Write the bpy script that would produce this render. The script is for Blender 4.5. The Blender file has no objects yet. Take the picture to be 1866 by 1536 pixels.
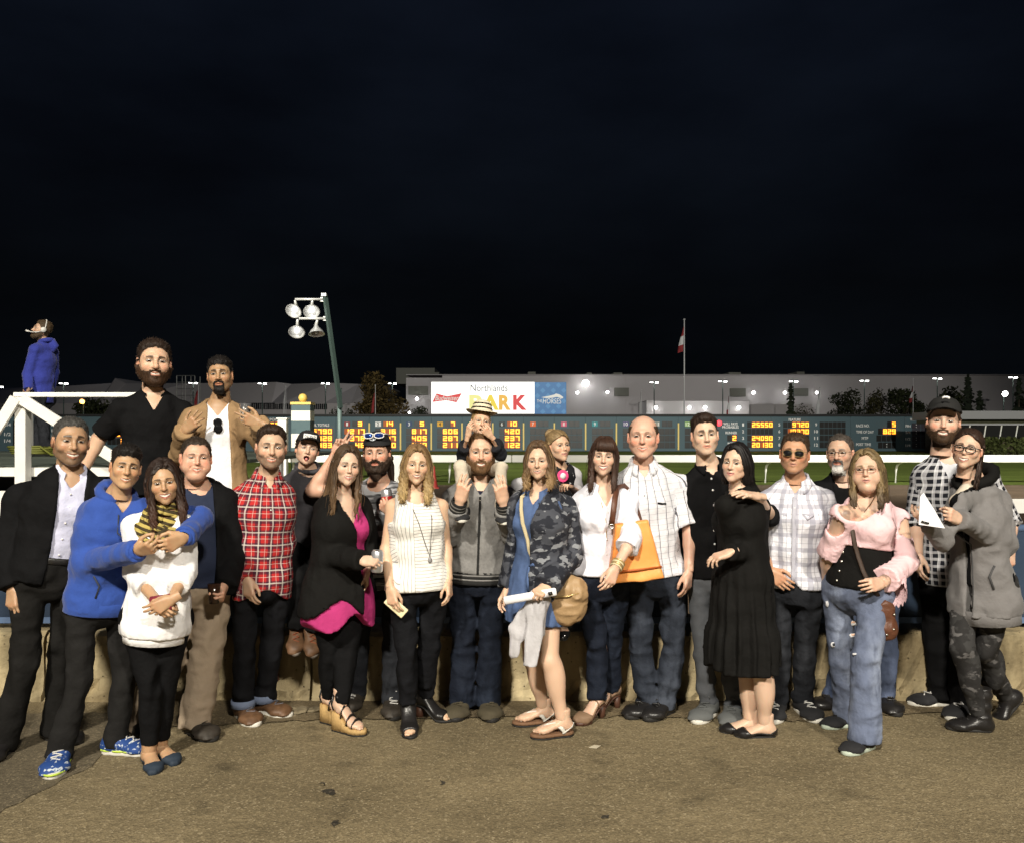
import bpy, math, random
import numpy as np
from mathutils import Vector, Matrix

sc = bpy.context.scene
COL = sc.collection
FL, CZ, HY, CX = 1600.0, 1.7, 795.0, 933.0      # focal length in source pixels, eye height, horizon row, centre column

# ---------------------------------------------------------------- camera
cam_d = bpy.data.cameras.new('camera')
cam = bpy.data.objects.new('camera', cam_d)
COL.objects.link(cam)
cam.location = (0, 0, CZ)
cam.rotation_euler = (math.radians(90), 0, 0)
cam_d.sensor_width = 36.0
cam_d.lens = 36.0 * FL / 1866.0
cam_d.shift_y = (HY - 768.0) / 1866.0
cam_d.clip_start, cam_d.clip_end = 0.05, 3000.0
sc.camera = cam

# ---------------------------------------------------------------- view and night sky
sc.view_settings.view_transform = 'Standard'
sc.view_settings.look = 'None'
sc.view_settings.exposure = 0.0
sc.view_settings.gamma = 1.0
sc.view_settings.use_curve_mapping = False
try:
 sc.cycles.use_denoising = True
 sc.cycles.max_bounces = 5
 sc.cycles.sample_clamp_indirect = 4.0
 sc.cycles.sample_clamp_direct = 0.0
except Exception:
 pass

world = bpy.data.worlds.new('World')
sc.world = world
world.use_nodes = True
wn, wl = world.node_tree.nodes, world.node_tree.links
wn.clear()
w_out = wn.new('ShaderNodeOutputWorld')
w_bg = wn.new('ShaderNodeBackground')
w_tc = wn.new('ShaderNodeTexCoord')
w_sep = wn.new('ShaderNodeSeparateXYZ')
w_ramp = wn.new('ShaderNodeValToRGB')
w_ramp.color_ramp.elements[0].position = 0.0
w_ramp.color_ramp.elements[0].color = (0.0016, 0.0022, 0.0031, 1)
w_ramp.color_ramp.elements[1].position = 0.62
w_ramp.color_ramp.elements[1].color = (0.0044, 0.0066, 0.0130, 1)
e_ = w_ramp.color_ramp.elements.new(0.16)
e_.color = (0.0018, 0.0024, 0.0034, 1)
w_map = wn.new('ShaderNodeMapping')
w_map.inputs['Scale'].default_value = (1.0, 1.0, 2.6)
w_no = wn.new('ShaderNodeTexNoise')
w_no.inputs['Scale'].default_value = 2.3
w_no.inputs['Detail'].default_value = 6.0
w_mr = wn.new('ShaderNodeMapRange')
w_mr.inputs[1].default_value, w_mr.inputs[2].default_value = 0.3, 0.72
w_mr.inputs[3].default_value, w_mr.inputs[4].default_value = 0.35, 1.55
w_mul = wn.new('ShaderNodeVectorMath')
w_mul.operation = 'SCALE'
wl.new(w_tc.outputs['Generated'], w_sep.inputs[0])
wl.new(w_sep.outputs['Z'], w_ramp.inputs[0])
wl.new(w_tc.outputs['Generated'], w_map.inputs[0])
wl.new(w_map.outputs[0], w_no.inputs['Vector'])
wl.new(w_no.outputs[0], w_mr.inputs[0])
wl.new(w_ramp.outputs[0], w_mul.inputs[0])
wl.new(w_mr.outputs[0], w_mul.inputs['Scale'])
wl.new(w_mul.outputs[0], w_bg.inputs[0])
w_bg.inputs[1].default_value = 1.0
wl.new(w_bg.outputs[0], w_out.inputs[0])

def aim(o, target):
 d = Vector(target) - o.location
 o.rotation_euler = d.to_track_quat('-Z', 'Y').to_euler()

def area_light(name, loc, target, power, size, col):
 l = bpy.data.lights.new(name, 'AREA')
 l.energy, l.color, l.shape, l.size, l.size_y = power, col, 'RECTANGLE', size[0], size[1]
 o = bpy.data.objects.new(name, l)
 COL.objects.link(o)
 o.location = loc
 aim(o, target)
 return o

def spot_light(name, loc, target, power, angle, blend, radius, col):
 l = bpy.data.lights.new(name, 'SPOT')
 l.energy, l.color, l.spot_size, l.spot_blend, l.shadow_soft_size = power, col, math.radians(angle), blend, radius
 o = bpy.data.objects.new(name, l)
 COL.objects.link(o)
 o.location = loc
 aim(o, target)
 return o

WARM = (1.0, 0.93, 0.80)
# apron floodlights on the stand behind the camera, and the high track floods that light the infield and the board
area_light('stand_floodlight', (-4.5, -11.5, 13.0), (0, 5.2, 0.9), 5600, (1.3, 0.7), WARM)
area_light('stand_floodlight', (6.5, -12.0, 12.0), (0.5, 5.2, 0.9), 3500, (1.3, 0.7), WARM)
spot_light('track_floodlight', (-25, -20, 30), (-22, 85, 0), 260000, 54, 0.45, 1.0, (1.0, 0.97, 0.86))
spot_light('track_floodlight', (25, -20, 30), (25, 85, 0), 260000, 52, 0.45, 1.0, (1.0, 0.97, 0.86))

# ---------------------------------------------------------------- helpers

def lin(h):
 h = h.lstrip('#')
 v = [int(h[i:i + 2], 16) / 255 for i in (0, 2, 4)]
 return tuple(x / 12.92 if x <= 0.04045 else ((x + 0.055) / 1.055) ** 2.4 for x in v)

def P3(x, y, d):
 return np.array([(x - CX) / FL * d, d, CZ + (HY - y) / FL * d])

_M = {}

def mat(name, col=(0.5, 0.5, 0.5), rough=0.6, metal=0.0, emit=None, estr=1.0, var=0.0, vscale=8.0, bump=0.0, bscale=60.0,
  spec=0.4, attr=False, sheen=0.0, sss=0.0, alpha=None, trans=0.0, bstretch=(1, 1, 1), vstretch=(1, 1, 1), layers=None, bump2=None):
 """Principled material: base colour (or the Col attribute), noise variation, bump and stripe layers in cloth coordinates."""
 if name in _M:
  return _M[name]
 m = bpy.data.materials.new(name)
 m.use_nodes = True
 nt = m.node_tree
 n, l = nt.nodes, nt.links
 b = n['Principled BSDF']
 b.inputs['Roughness'].default_value = rough
 b.inputs['Metallic'].default_value = metal
 b.inputs['Specular IOR Level'].default_value = spec
 if sheen:
  b.inputs['Sheen Weight'].default_value = sheen
  b.inputs['Sheen Roughness'].default_value = 0.5
 if sss:
  b.inputs['Subsurface Weight'].default_value = sss
  b.inputs['Subsurface Radius'].default_value = (1.0, 0.35, 0.2)
  b.inputs['Subsurface Scale'].default_value = 0.008
 if trans:
  b.inputs['Transmission Weight'].default_value = trans
 if alpha is not None:
  b.inputs['Alpha'].default_value = alpha
 b.inputs['Base Color'].default_value = (*col, 1)
 cur = None
 tc = n.new('ShaderNodeTexCoord')
 if attr:
  a = n.new('ShaderNodeAttribute')
  a.attribute_name = 'Col'
  cur = a.outputs['Color']
 if layers:
  at = n.new('ShaderNodeAttribute')
  at.attribute_name = 'fuv'
  sp = n.new('ShaderNodeSeparateXYZ')
  wob = n.new('ShaderNodeTexNoise')
  wob.inputs['Scale'].default_value = 9.0
  ws = n.new('ShaderNodeVectorMath')
  ws.operation = 'MULTIPLY_ADD'
  ws.inputs[1].default_value = (0.012, 0.012, 0)
  l.new(tc.outputs['Object'], wob.inputs['Vector'])
  l.new(wob.outputs['Color'], ws.inputs[0])
  l.new(at.outputs['Vector'], ws.inputs[2])
  l.new(ws.outputs[0], sp.inputs[0])
  for (ax, per, off, wid, c, al, *lim) in layers:
   mt = n.new('ShaderNodeMath')
   mt.operation = 'MULTIPLY_ADD'
   l.new(sp.outputs[ax], mt.inputs[0])
   mt.inputs[1].default_value = 1.0 / per
   mt.inputs[2].default_value = 100.0 + off
   fr = n.new('ShaderNodeMath')
   fr.operation = 'FRACT'
   l.new(mt.outputs[0], fr.inputs[0])
   ls = n.new('ShaderNodeMath')
   ls.operation = 'LESS_THAN'
   l.new(fr.outputs[0], ls.inputs[0])
   ls.inputs[1].default_value = wid
   ml = n.new('ShaderNodeMath')
   ml.operation = 'MULTIPLY'
   l.new(ls.outputs[0], ml.inputs[0])
   ml.inputs[1].default_value = al
   fac = ml.outputs[0]
   if lim:
    lax, lop, lval = lim[0]
    g = n.new('ShaderNodeMath')
    g.operation = lop
    l.new(sp.outputs[lax], g.inputs[0])
    g.inputs[1].default_value = lval
    g2 = n.new('ShaderNodeMath')
    g2.operation = 'MULTIPLY'
    l.new(g.outputs[0], g2.inputs[0])
    l.new(fac, g2.inputs[1])
    fac = g2.outputs[0]
   mx = n.new('ShaderNodeMix')
   mx.data_type = 'RGBA'
   l.new(fac, mx.inputs['Factor'])
   if cur is None:
    mx.inputs['A'].default_value = (*col, 1)
   else:
    l.new(cur, mx.inputs['A'])
   mx.inputs['B'].default_value = (*c, 1)
   cur = mx.outputs['Result']
 if var:
  mp = n.new('ShaderNodeMapping')
  mp.inputs['Scale'].default_value = vstretch
  l.new(tc.outputs['Object'], mp.inputs[0])
  no = n.new('ShaderNodeTexNoise')
  no.inputs['Scale'].default_value = vscale
  no.inputs['Detail'].default_value = 5.0
  l.new(mp.outputs[0], no.inputs['Vector'])
  mr = n.new('ShaderNodeMapRange')
  mr.inputs[1].default_value, mr.inputs[2].default_value = 0.25, 0.75
  mr.inputs[3].default_value, mr.inputs[4].default_value = 1 - var, 1 + var
  l.new(no.outputs[0], mr.inputs[0])
  vm = n.new('ShaderNodeVectorMath')
  vm.operation = 'SCALE'
  if cur is None:
   vm.inputs[0].default_value = col
  else:
   l.new(cur, vm.inputs[0])
  l.new(mr.outputs[0], vm.inputs['Scale'])
  cur = vm.outputs[0]
 if cur is not None:
  l.new(cur, b.inputs['Base Color'])
 prev = None
 for bb in ([(bump, bscale, bstretch)] if bump else []) + ([bump2] if bump2 else []):
  mp = n.new('ShaderNodeMapping')
  mp.inputs['Scale'].default_value = bb[2]
  l.new(tc.outputs['Object'], mp.inputs[0])
  no = n.new('ShaderNodeTexNoise')
  no.inputs['Scale'].default_value = bb[1]
  no.inputs['Detail'].default_value = 4.0
  if len(bb) > 3:
   no.noise_type = 'RIDGED_MULTIFRACTAL'
   no.inputs['Detail'].default_value = 2.0
   no.inputs['Distortion'].default_value = 0.7
   no.inputs['Gain'].default_value = 1.6
  l.new(mp.outputs[0], no.inputs['Vector'])
  bp = n.new('ShaderNodeBump')
  bp.inputs['Strength'].default_value = 1.0
  bp.inputs['Distance'].default_value = bb[0]
  l.new(no.outputs[0], bp.inputs['Height'])
  if prev is not None:
   l.new(prev, bp.inputs['Normal'])
  prev = bp.outputs[0]
 if prev is not None:
  l.new(prev, b.inputs['Normal'])
 if emit is not None:
  b.inputs['Emission Color'].default_value = (*emit, 1)
  b.inputs['Emission Strength'].default_value = estr
 _M[name] = m
 return m

def noise_mask_mat(name, base, layers, rough=0.8, bump=0.0, bscale=50, stretch=(1, 1, 1), coord='Object', var=0.0):
 """Base colour with thresholded noise patches (camouflage, brush strokes, stains): layers = (scale, lo, hi, colour, stretch)."""
 m = mat(name, base, rough, bump=bump, bscale=bscale, spec=.2, bump2=(.040, 4.5, (1, 1, .6), 1) if bump else None)
 n, l = m.node_tree.nodes, m.node_tree.links
 b = n['Principled BSDF']
 tc = n.new('ShaderNodeTexCoord')
 cur = None
 for i, (scale, lo, hi, c, st) in enumerate(layers):
  mp = n.new('ShaderNodeMapping')
  mp.inputs['Scale'].default_value = st
  mp.inputs['Location'].default_value = (i * 3.7, i * 1.9, i * 5.3)
  l.new(tc.outputs[coord], mp.inputs[0])
  no = n.new('ShaderNodeTexNoise')
  no.inputs['Scale'].default_value = scale
  no.inputs['Detail'].default_value = 3.0
  l.new(mp.outputs[0], no.inputs['Vector'])
  mr = n.new('ShaderNodeMapRange')
  mr.inputs[1].default_value, mr.inputs[2].default_value = lo, hi
  l.new(no.outputs[0], mr.inputs[0])
  mx = n.new('ShaderNodeMix')
  mx.data_type = 'RGBA'
  l.new(mr.outputs[0], mx.inputs['Factor'])
  if cur is None:
   mx.inputs['A'].default_value = (*base, 1)
  else:
   l.new(cur, mx.inputs['A'])
  mx.inputs['B'].default_value = (*c, 1)
  cur = mx.outputs['Result']
 l.new(cur, b.inputs['Base Color'])
 return m

def tag(o, label=None, cat=None, group=None, kind=None):
 if label:
  o['label'] = label
 if cat:
  o['category'] = cat
 if group:
  o['group'] = group
 if kind:
  o['kind'] = kind
 return o

def empty(name, loc, label, cat, group=None, rz=0.0):
 o = bpy.data.objects.new(name, None)
 COL.objects.link(o)
 o.location = loc
 o.rotation_euler = (0, 0, rz)
 o.empty_display_size = 0.1
 return tag(o, label, cat, group)

def link_mesh(name, me, parent=None, loc=None):
 o = bpy.data.objects.new(name, me)
 COL.objects.link(o)
 if parent is not None:
  o.parent = parent
 if loc is not None:
  o.location = loc
 return o

def raw_mesh(name, V, Q, m=None, col=None, fuv=None, smooth=True):
 """Mesh from numpy verts and quads/tris arrays (fast)."""
 me = bpy.data.meshes.new(name)
 V = np.asarray(V, dtype=np.float32)
 Qs = Q if isinstance(Q, list) else [Q]
 Qs = [np.asarray(q, dtype=np.int32) for q in Qs if len(q)]
 nl = sum(q.size for q in Qs)
 nf = sum(len(q) for q in Qs)
 me.vertices.add(len(V))
 me.vertices.foreach_set('co', V.ravel())
 me.loops.add(nl)
 me.loops.foreach_set('vertex_index', np.concatenate([q.ravel() for q in Qs]))
 me.polygons.add(nf)
 tot = np.concatenate([np.full(len(q), q.shape[1], np.int32) for q in Qs])
 st = np.concatenate([[0], np.cumsum(tot)[:-1]]).astype(np.int32)
 me.polygons.foreach_set('loop_start', st)
 me.polygons.foreach_set('loop_total', tot)
 me.polygons.foreach_set('use_smooth', np.full(nf, smooth, bool))
 if col is not None:
  a = me.attributes.new('Col', 'FLOAT_COLOR', 'POINT')
  c4 = np.ones((len(V), 4), np.float32)
  c4[:, :3] = col
  a.data.foreach_set('color', c4.ravel())
 if fuv is not None:
  a = me.attributes.new('fuv', 'FLOAT_VECTOR', 'POINT')
  a.data.foreach_set('vector', np.asarray(fuv, np.float32).ravel())
 me.update(calc_edges=True)
 if m is not None:
  me.materials.append(m)
 return me

def offset_of(o):
 x = y = z = 0.0
 while o is not None:
  x, y, z = x + o.location[0], y + o.location[1], z + o.location[2]
  o = o.parent
 return x, y, z

class MB:
 """Collects simple solids and links them as ONE mesh object."""

 def __init__(s):
  s.v, s.f = [], []

 def add(s, v, f):
  o = len(s.v)
  s.v += [tuple(p) for p in v]
  s.f += [tuple(i + o for i in q) for q in f]
  return s

 def box(s, lo, hi, rz=0.0, about=None):
  (x0, y0, z0), (x1, y1, z1) = lo, hi
  v = [(x0, y0, z0), (x1, y0, z0), (x1, y1, z0), (x0, y1, z0), (x0, y0, z1), (x1, y0, z1), (x1, y1, z1), (x0, y1, z1)]
  if rz:
   cx, cy = about if about else ((x0 + x1) / 2, (y0 + y1) / 2)
   c, sn = math.cos(rz), math.sin(rz)
   v = [(cx + (a - cx) * c - (b - cy) * sn, cy + (a - cx) * sn + (b - cy) * c, z) for a, b, z in v]
  return s.add(v, [(0, 3, 2, 1), (4, 5, 6, 7), (0, 1, 5, 4), (1, 2, 6, 5), (2, 3, 7, 6), (3, 0, 4, 7)])

 def tube(s, pts, r, n=8, cap=True):
  pts = [Vector(p) for p in pts]
  rs = r if isinstance(r, (list, tuple)) else [r] * len(pts)
  base = len(s.v)
  up = Vector((0, 0, 1))
  for i, p in enumerate(pts):
   t = (pts[min(i + 1, len(pts) - 1)] - pts[max(i - 1, 0)]).normalized()
   a = t.cross(up)
   if a.length < 0.05:
    a = t.cross(Vector((1, 0, 0)))
   a.normalize()
   b = a.cross(t)
   for k in range(n):
    q = 2 * math.pi * k / n
    s.v.append(tuple(p + (a * math.cos(q) + b * math.sin(q)) * rs[i]))
  for i in range(len(pts) - 1):
   for k in range(n):
    a0, a1 = base + i * n + k, base + i * n + (k + 1) % n
    s.f.append((a0, a0 + n, a1 + n, a1))
  if cap:
   s.f.append(tuple(base + k for k in range(n)))
   e = base + (len(pts) - 1) * n
   s.f.append(tuple(e + k for k in reversed(range(n))))
  return s

 def bar(s, a, b, w, h):
  """Rectangular bar from a to b; w across (horizontal), h the other way."""
  a, b = Vector(a), Vector(b)
  t = (b - a).normalized()
  x = t.cross(Vector((0, 0, 1)))
  if x.length < 0.05:
   x = Vector((1, 0, 0))
  x.normalize()
  y = x.cross(t)
  v = []
  for p in (a, b):
   for i, j in ((-1, -1), (1, -1), (1, 1), (-1, 1)):
    v.append(p + x * (w / 2 * i) + y * (h / 2 * j))
  return s.add(v, [(0, 1, 2, 3), (7, 6, 5, 4), (0, 4, 5, 1), (1, 5, 6, 2), (2, 6, 7, 3), (3, 7, 4, 0)])

 def lathe(s, c, axis, prof, n=16):
  """prof: (distance along axis, radius)."""
  c, axis = Vector(c), Vector(axis).normalized()
  a = axis.cross(Vector((0, 0, 1)))
  if a.length < 0.05:
   a = Vector((1, 0, 0))
  a.normalize()
  b = axis.cross(a)
  base = len(s.v)
  for t, r in prof:
   for k in range(n):
    q = 2 * math.pi * k / n
    s.v.append(tuple(c + axis * t + (a * math.cos(q) + b * math.sin(q)) * r))
  for i in range(len(prof) - 1):
   for k in range(n):
    a0, a1 = base + i * n + k, base + i * n + (k + 1) % n
    s.f.append((a0, a1, a1 + n, a0 + n))
  return s

 def prism(s, poly, y0, y1):
  """poly: (x, z) outline facing -y, extruded from y0 to y1."""
  n = len(poly)
  v = [(x, y0, z) for x, z in poly] + [(x, y1, z) for x, z in poly]
  f = [tuple(range(n)), tuple(range(2 * n - 1, n - 1, -1))] + [(i, i + n, (i + 1) % n + n, (i + 1) % n) for i in range(n)]
  return s.add(v, f)

 def build(s, name, m, parent=None, smooth=False, loc=None, bevel=0.0):
  me = bpy.data.meshes.new(name)
  v = s.v
  ox, oy, oz = offset_of(parent)
  if loc is not None:
   ox, oy, oz = ox + loc[0], oy + loc[1], oz + loc[2]
  if ox or oy or oz:
   v = [(a - ox, b - oy, c - oz) for a, b, c in v]
  me.from_pydata(v, [], s.f)
  if smooth:
   me.polygons.foreach_set('use_smooth', [True] * len(me.polygons))
  me.materials.append(m)
  o = link_mesh(name, me, parent, loc)
  if bevel:
   md = o.modifiers.new('edge', 'BEVEL')
   md.width, md.segments, md.limit_method = bevel, 2, 'ANGLE'
  return o

_TX = {}

def text_mesh(s, bold=0.0, shear=0.0, m=None):
 key = (s, bold, shear, m.name if m else '')
 if key in _TX:
  return _TX[key]
 cu = bpy.data.curves.new('lettering', 'FONT')
 cu.body, cu.offset, cu.shear, cu.extrude, cu.resolution_u = s, bold, shear, 0.02, 3
 o = bpy.data.objects.new('lettering', cu)
 COL.objects.link(o)
 dg = bpy.context.evaluated_depsgraph_get()
 dg.update()
 me = bpy.data.meshes.new_from_object(o.evaluated_get(dg))
 bpy.data.objects.remove(o)
 bpy.data.curves.remove(cu)
 n = len(me.vertices)
 co = np.zeros(n * 3, np.float32)
 me.vertices.foreach_get('co', co)
 co = co.reshape(-1, 3)
 lo, hi = co.min(0), co.max(0)
 me.materials.clear()
 if m:
  me.materials.append(m)
 _TX[key] = (me, co, lo, hi)
 return _TX[key]

def text(s, x0, x1, z0, z1, y, m, parent, bold=0.0, shear=0.0, depth=0.02, name='lettering'):
 """Lettering that fills the box x0..x1, z0..z1 on the plane y (facing the camera side)."""
 me0, co, lo, hi = text_mesh(s, bold, shear, m)
 me = me0.copy()
 c = np.empty_like(co)
 c[:, 0] = x0 + (co[:, 0] - lo[0]) / (hi[0] - lo[0]) * (x1 - x0)
 c[:, 2] = z0 + (co[:, 1] - lo[1]) / (hi[1] - lo[1]) * (z1 - z0)
 c[:, 1] = y - (co[:, 2] - lo[2]) / max(hi[2] - lo[2], 1e-6) * depth
 if parent is not None:
  c -= np.array(offset_of(parent), np.float32)
 me.vertices.foreach_set('co', c.ravel())
 me.update()
 return link_mesh(name, me, parent)
# ================================================================ SETTING
rnd = random.Random(7)

def sheet(name, x0, x1, y0, y1, z, m, nx=1, ny=1):
 xs, ys = np.linspace(x0, x1, nx + 1), np.linspace(y0, y1, ny + 1)
 V = np.array([(x, y, z) for y in ys for x in xs])
 Q = np.array([(j * (nx + 1) + i, j * (nx + 1) + i + 1, (j + 1) * (nx + 1) + i + 1, (j + 1) * (nx + 1) + i) for j in range(ny) for i in range(nx)])
 o = link_mesh(name, raw_mesh(name, V, Q, m, smooth=False))
 return tag(o, kind='structure')

def asphalt_mat(name, base, dark, light):
 """Worn chip-seal: patches, aggregate cells of several tones, fine grain and relief."""
 m = mat(name, base, 0.85, spec=0.25)
 n, l = m.node_tree.nodes, m.node_tree.links
 b = n['Principled BSDF']
 tc = n.new('ShaderNodeTexCoord')
 patch = n.new('ShaderNodeTexNoise')
 patch.inputs['Scale'].default_value, patch.inputs['Detail'].default_value = 1.1, 7.0
 l.new(tc.outputs['Object'], patch.inputs['Vector'])
 r1 = n.new('ShaderNodeValToRGB')
 r1.color_ramp.elements[0].position, r1.color_ramp.elements[0].color = 0.33, (*dark, 1)
 r1.color_ramp.elements[1].position, r1.color_ramp.elements[1].color = 0.60, (*base, 1)
 l.new(patch.outputs[0], r1.inputs[0])
 vo = n.new('ShaderNodeTexVoronoi')
 vo.inputs['Scale'].default_value = 110.0
 l.new(tc.outputs['Object'], vo.inputs['Vector'])
 sv = n.new('ShaderNodeSeparateColor')
 l.new(vo.outputs['Color'], sv.inputs[0])
 mr = n.new('ShaderNodeMapRange')
 mr.inputs[1].default_value, mr.inputs[2].default_value = 0.0, 1.0
 mr.inputs[3].default_value, mr.inputs[4].default_value = 0.70, 1.22
 l.new(sv.outputs[0], mr.inputs[0])
 sc1 = n.new('ShaderNodeVectorMath')
 sc1.operation = 'SCALE'
 l.new(r1.outputs[0], sc1.inputs[0])
 l.new(mr.outputs[0], sc1.inputs['Scale'])
 gt = n.new('ShaderNodeMath')
 gt.operation = 'GREATER_THAN'
 gt.inputs[1].default_value = 0.93
 l.new(sv.outputs[1], gt.inputs[0])
 ml = n.new('ShaderNodeMath')
 ml.operation = 'MULTIPLY'
 ml.inputs[1].default_value = 0.75
 l.new(gt.outputs[0], ml.inputs[0])
 mx = n.new('ShaderNodeMix')
 mx.data_type = 'RGBA'
 l.new(ml.outputs[0], mx.inputs['Factor'])
 l.new(sc1.outputs[0], mx.inputs['A'])
 mx.inputs['B'].default_value = (*light, 1)
 stn = n.new('ShaderNodeTexNoise')
 stn.inputs['Scale'].default_value, stn.inputs['Detail'].default_value = 3.2, 5.0
 l.new(tc.outputs['Object'], stn.inputs['Vector'])
 smr = n.new('ShaderNodeMapRange')
 smr.inputs[1].default_value, smr.inputs[2].default_value = 0.24, 0.42
 smr.inputs[3].default_value, smr.inputs[4].default_value = 0.5, 1.0
 l.new(stn.outputs[0], smr.inputs[0])
 sc2 = n.new('ShaderNodeVectorMath')
 sc2.operation = 'SCALE'
 l.new(mx.outputs['Result'], sc2.inputs[0])
 l.new(smr.outputs[0], sc2.inputs['Scale'])
 l.new(sc2.outputs[0], b.inputs['Base Color'])
 bp = n.new('ShaderNodeBump')
 bp.inputs['Distance'].default_value = 0.004
 bp.inputs['Strength'].default_value = 0.7
 l.new(vo.outputs['Distance'], bp.inputs['Height'])
 no2 = n.new('ShaderNodeTexNoise')
 no2.inputs['Scale'].default_value, no2.inputs['Detail'].default_value = 14.0, 8.0
 l.new(tc.outputs['Object'], no2.inputs['Vector'])
 bp2 = n.new('ShaderNodeBump')
 bp2.inputs['Distance'].default_value = 0.010
 l.new(no2.outputs[0], bp2.inputs['Height'])
 l.new(bp.outputs[0], bp2.inputs['Normal'])
 l.new(bp2.outputs[0], b.inputs['Normal'])
 return m

m_asphalt = asphalt_mat('asphalt', (0.205, 0.163, 0.094), (0.142, 0.112, 0.064), (0.31, 0.255, 0.16))
m_asphalt2 = asphalt_mat('old_asphalt', (0.125, 0.102, 0.066), (0.088, 0.072, 0.047), (0.22, 0.18, 0.115))
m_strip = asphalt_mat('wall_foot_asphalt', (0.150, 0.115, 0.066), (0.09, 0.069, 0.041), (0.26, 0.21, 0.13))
m_dirt = mat('track_dirt', (0.16, 0.11, 0.07), 0.9, var=0.25, vscale=0.8, bump=0.03, bscale=9)
m_grass = mat('turf', (0.125, 0.165, 0.035), 0.9, var=0.35, vscale=0.35, bump=0.06, bscale=14, vstretch=(0.25, 1, 1), spec=0.1)
m_field = mat('ground', (0.05, 0.05, 0.035), 0.9, var=0.3, vscale=0.05)

sheet('ground', -900, 900, -60, 1500, -0.02, m_field)
sheet('apron', -30, 30, -30, 6.4, 0.0, m_asphalt)
sheet('track', -250, 250, 6.2, 31.0, -0.008, m_dirt)
sheet('turf', -250, 250, 31.0, 118.0, -0.004, m_grass)

def ground_patch(name, px, z, m, jitter=0.02):
 """Irregular patch of other surfacing, its outline ragged."""
 pts = []
 w = [(lambda d: np.array([(x - CX) / FL * d, d]))(FL * CZ / (y - HY)) for x, y in px]
 for i in range(len(w)):
  a, b = w[i], w[(i + 1) % len(w)]
  n = max(2, int(np.linalg.norm(b - a) / 0.06))
  for k in range(n):
   p = a + (b - a) * k / n
   pts.append((p[0] + rnd.uniform(-jitter, jitter), p[1] + rnd.uniform(-jitter, jitter), z))
 me = bpy.data.meshes.new(name)
 me.from_pydata(pts, [], [tuple(range(len(pts)))])
 me.materials.append(m)
 return tag(link_mesh(name, me), kind='structure')

ground_patch('asphalt_patch', [(-400, 1490), (-20, 1492), (55, 1452), (150, 1404), (235, 1345), (262, 1299), (-400, 1299)], 0.004, m_asphalt2)
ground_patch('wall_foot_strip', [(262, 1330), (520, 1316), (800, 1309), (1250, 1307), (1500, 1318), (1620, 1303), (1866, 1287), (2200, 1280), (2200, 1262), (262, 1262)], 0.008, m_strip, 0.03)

m_tar = asphalt_mat('oil_stain', (0.05, 0.043, 0.032), (0.035, 0.03, 0.022), (0.12, 0.10, 0.07))
for q in ([(588, 1440), (600, 1437), (611, 1443), (604, 1449), (592, 1447)], [(584, 1427), (592, 1426), (596, 1431), (588, 1433)], [(800, 1424), (808, 1423), (812, 1428), (803, 1430)], [(600, 1499), (616, 1495), (622, 1502), (606, 1506)], [(1094, 1486), (1106, 1484), (1110, 1491), (1098, 1493)]):
 ground_patch('oil_stain', q, 0.0045, m_tar, 0.012)
lp_ = P3(1083, 1362, FL * CZ / (1362 - HY))
MB().add([(lp_[0] - .03, lp_[1], .004), (lp_[0] + .01, lp_[1] - .02, .006), (lp_[0] + .035, lp_[1] + .005, .012), (lp_[0], lp_[1] + .018, .010), (lp_[0] - .03, lp_[1], .001), (lp_[0] + .01, lp_[1] - .02, .003), (lp_[0] + .035, lp_[1] + .005, .009), (lp_[0], lp_[1] + .018, .007)], [(0, 1, 2, 3), (7, 6, 5, 4), (0, 4, 5, 1), (1, 5, 6, 2), (2, 6, 7, 3), (3, 7, 4, 0)]).build('paper_scrap', mat('pale_scrap', (.45, .40, .30), .8), loc=(lp_[0], lp_[1], 0))
tag(bpy.data.objects['paper_scrap'], 'tiny pale scrap of torn paper on the asphalt before the heeled shoes', 'litter')

# loose stones and cracked lumps at the foot of the wall
stone_labels = ['flat stone right beside the brown sneakers of the tartan shirt man', 'widest flat stone, second from the brown sneakers', 'flat stone, third from the brown sneakers', 'smaller flat stone nearest the cork wedge sandals',
  'pebble beside the black sneakers of the man in sunglasses', 'tiniest pebble just in front of the man in sunglasses', 'small stone beside the black open-toe boots', 'small stone beside the olive shoes of the child carrier', 'small stone between the black shoes behind the ripped jeans']
m_stone = mat('rubble_stone', (0.16, 0.13, 0.08), 0.9, var=0.3, vscale=30, bump=0.004, bscale=40)
for (px, py, r) in ((527, 1297, .05), (548, 1299, .055), (572, 1297, .05), (598, 1298, .04), (1392, 1302, .018), (1395, 1306, .012), (780, 1296, .014), (905, 1310, .012), (1600, 1299, .02)):
 p = P3(px, py, FL * CZ / (py - HY))
 mb = MB()
 prof = [(0, r * 0.7), (r * 0.25, r), (r * 0.42, r * 0.8), (r * 0.5, r * 0.01)]
 mb.lathe((p[0], p[1], 0.004), (rnd.uniform(-.2, .2), rnd.uniform(-.2, .2), 1), prof, 9)
 mb.v = [(x + rnd.uniform(-.15, .15) * r, y + rnd.uniform(-.15, .15) * r, z) for x, y, z in mb.v]
 o = mb.build('stone', m_stone, loc=(p[0], p[1], 0))
 tag(o, stone_labels.pop(0), 'stone', 'stones at the foot of the wall')

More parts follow.
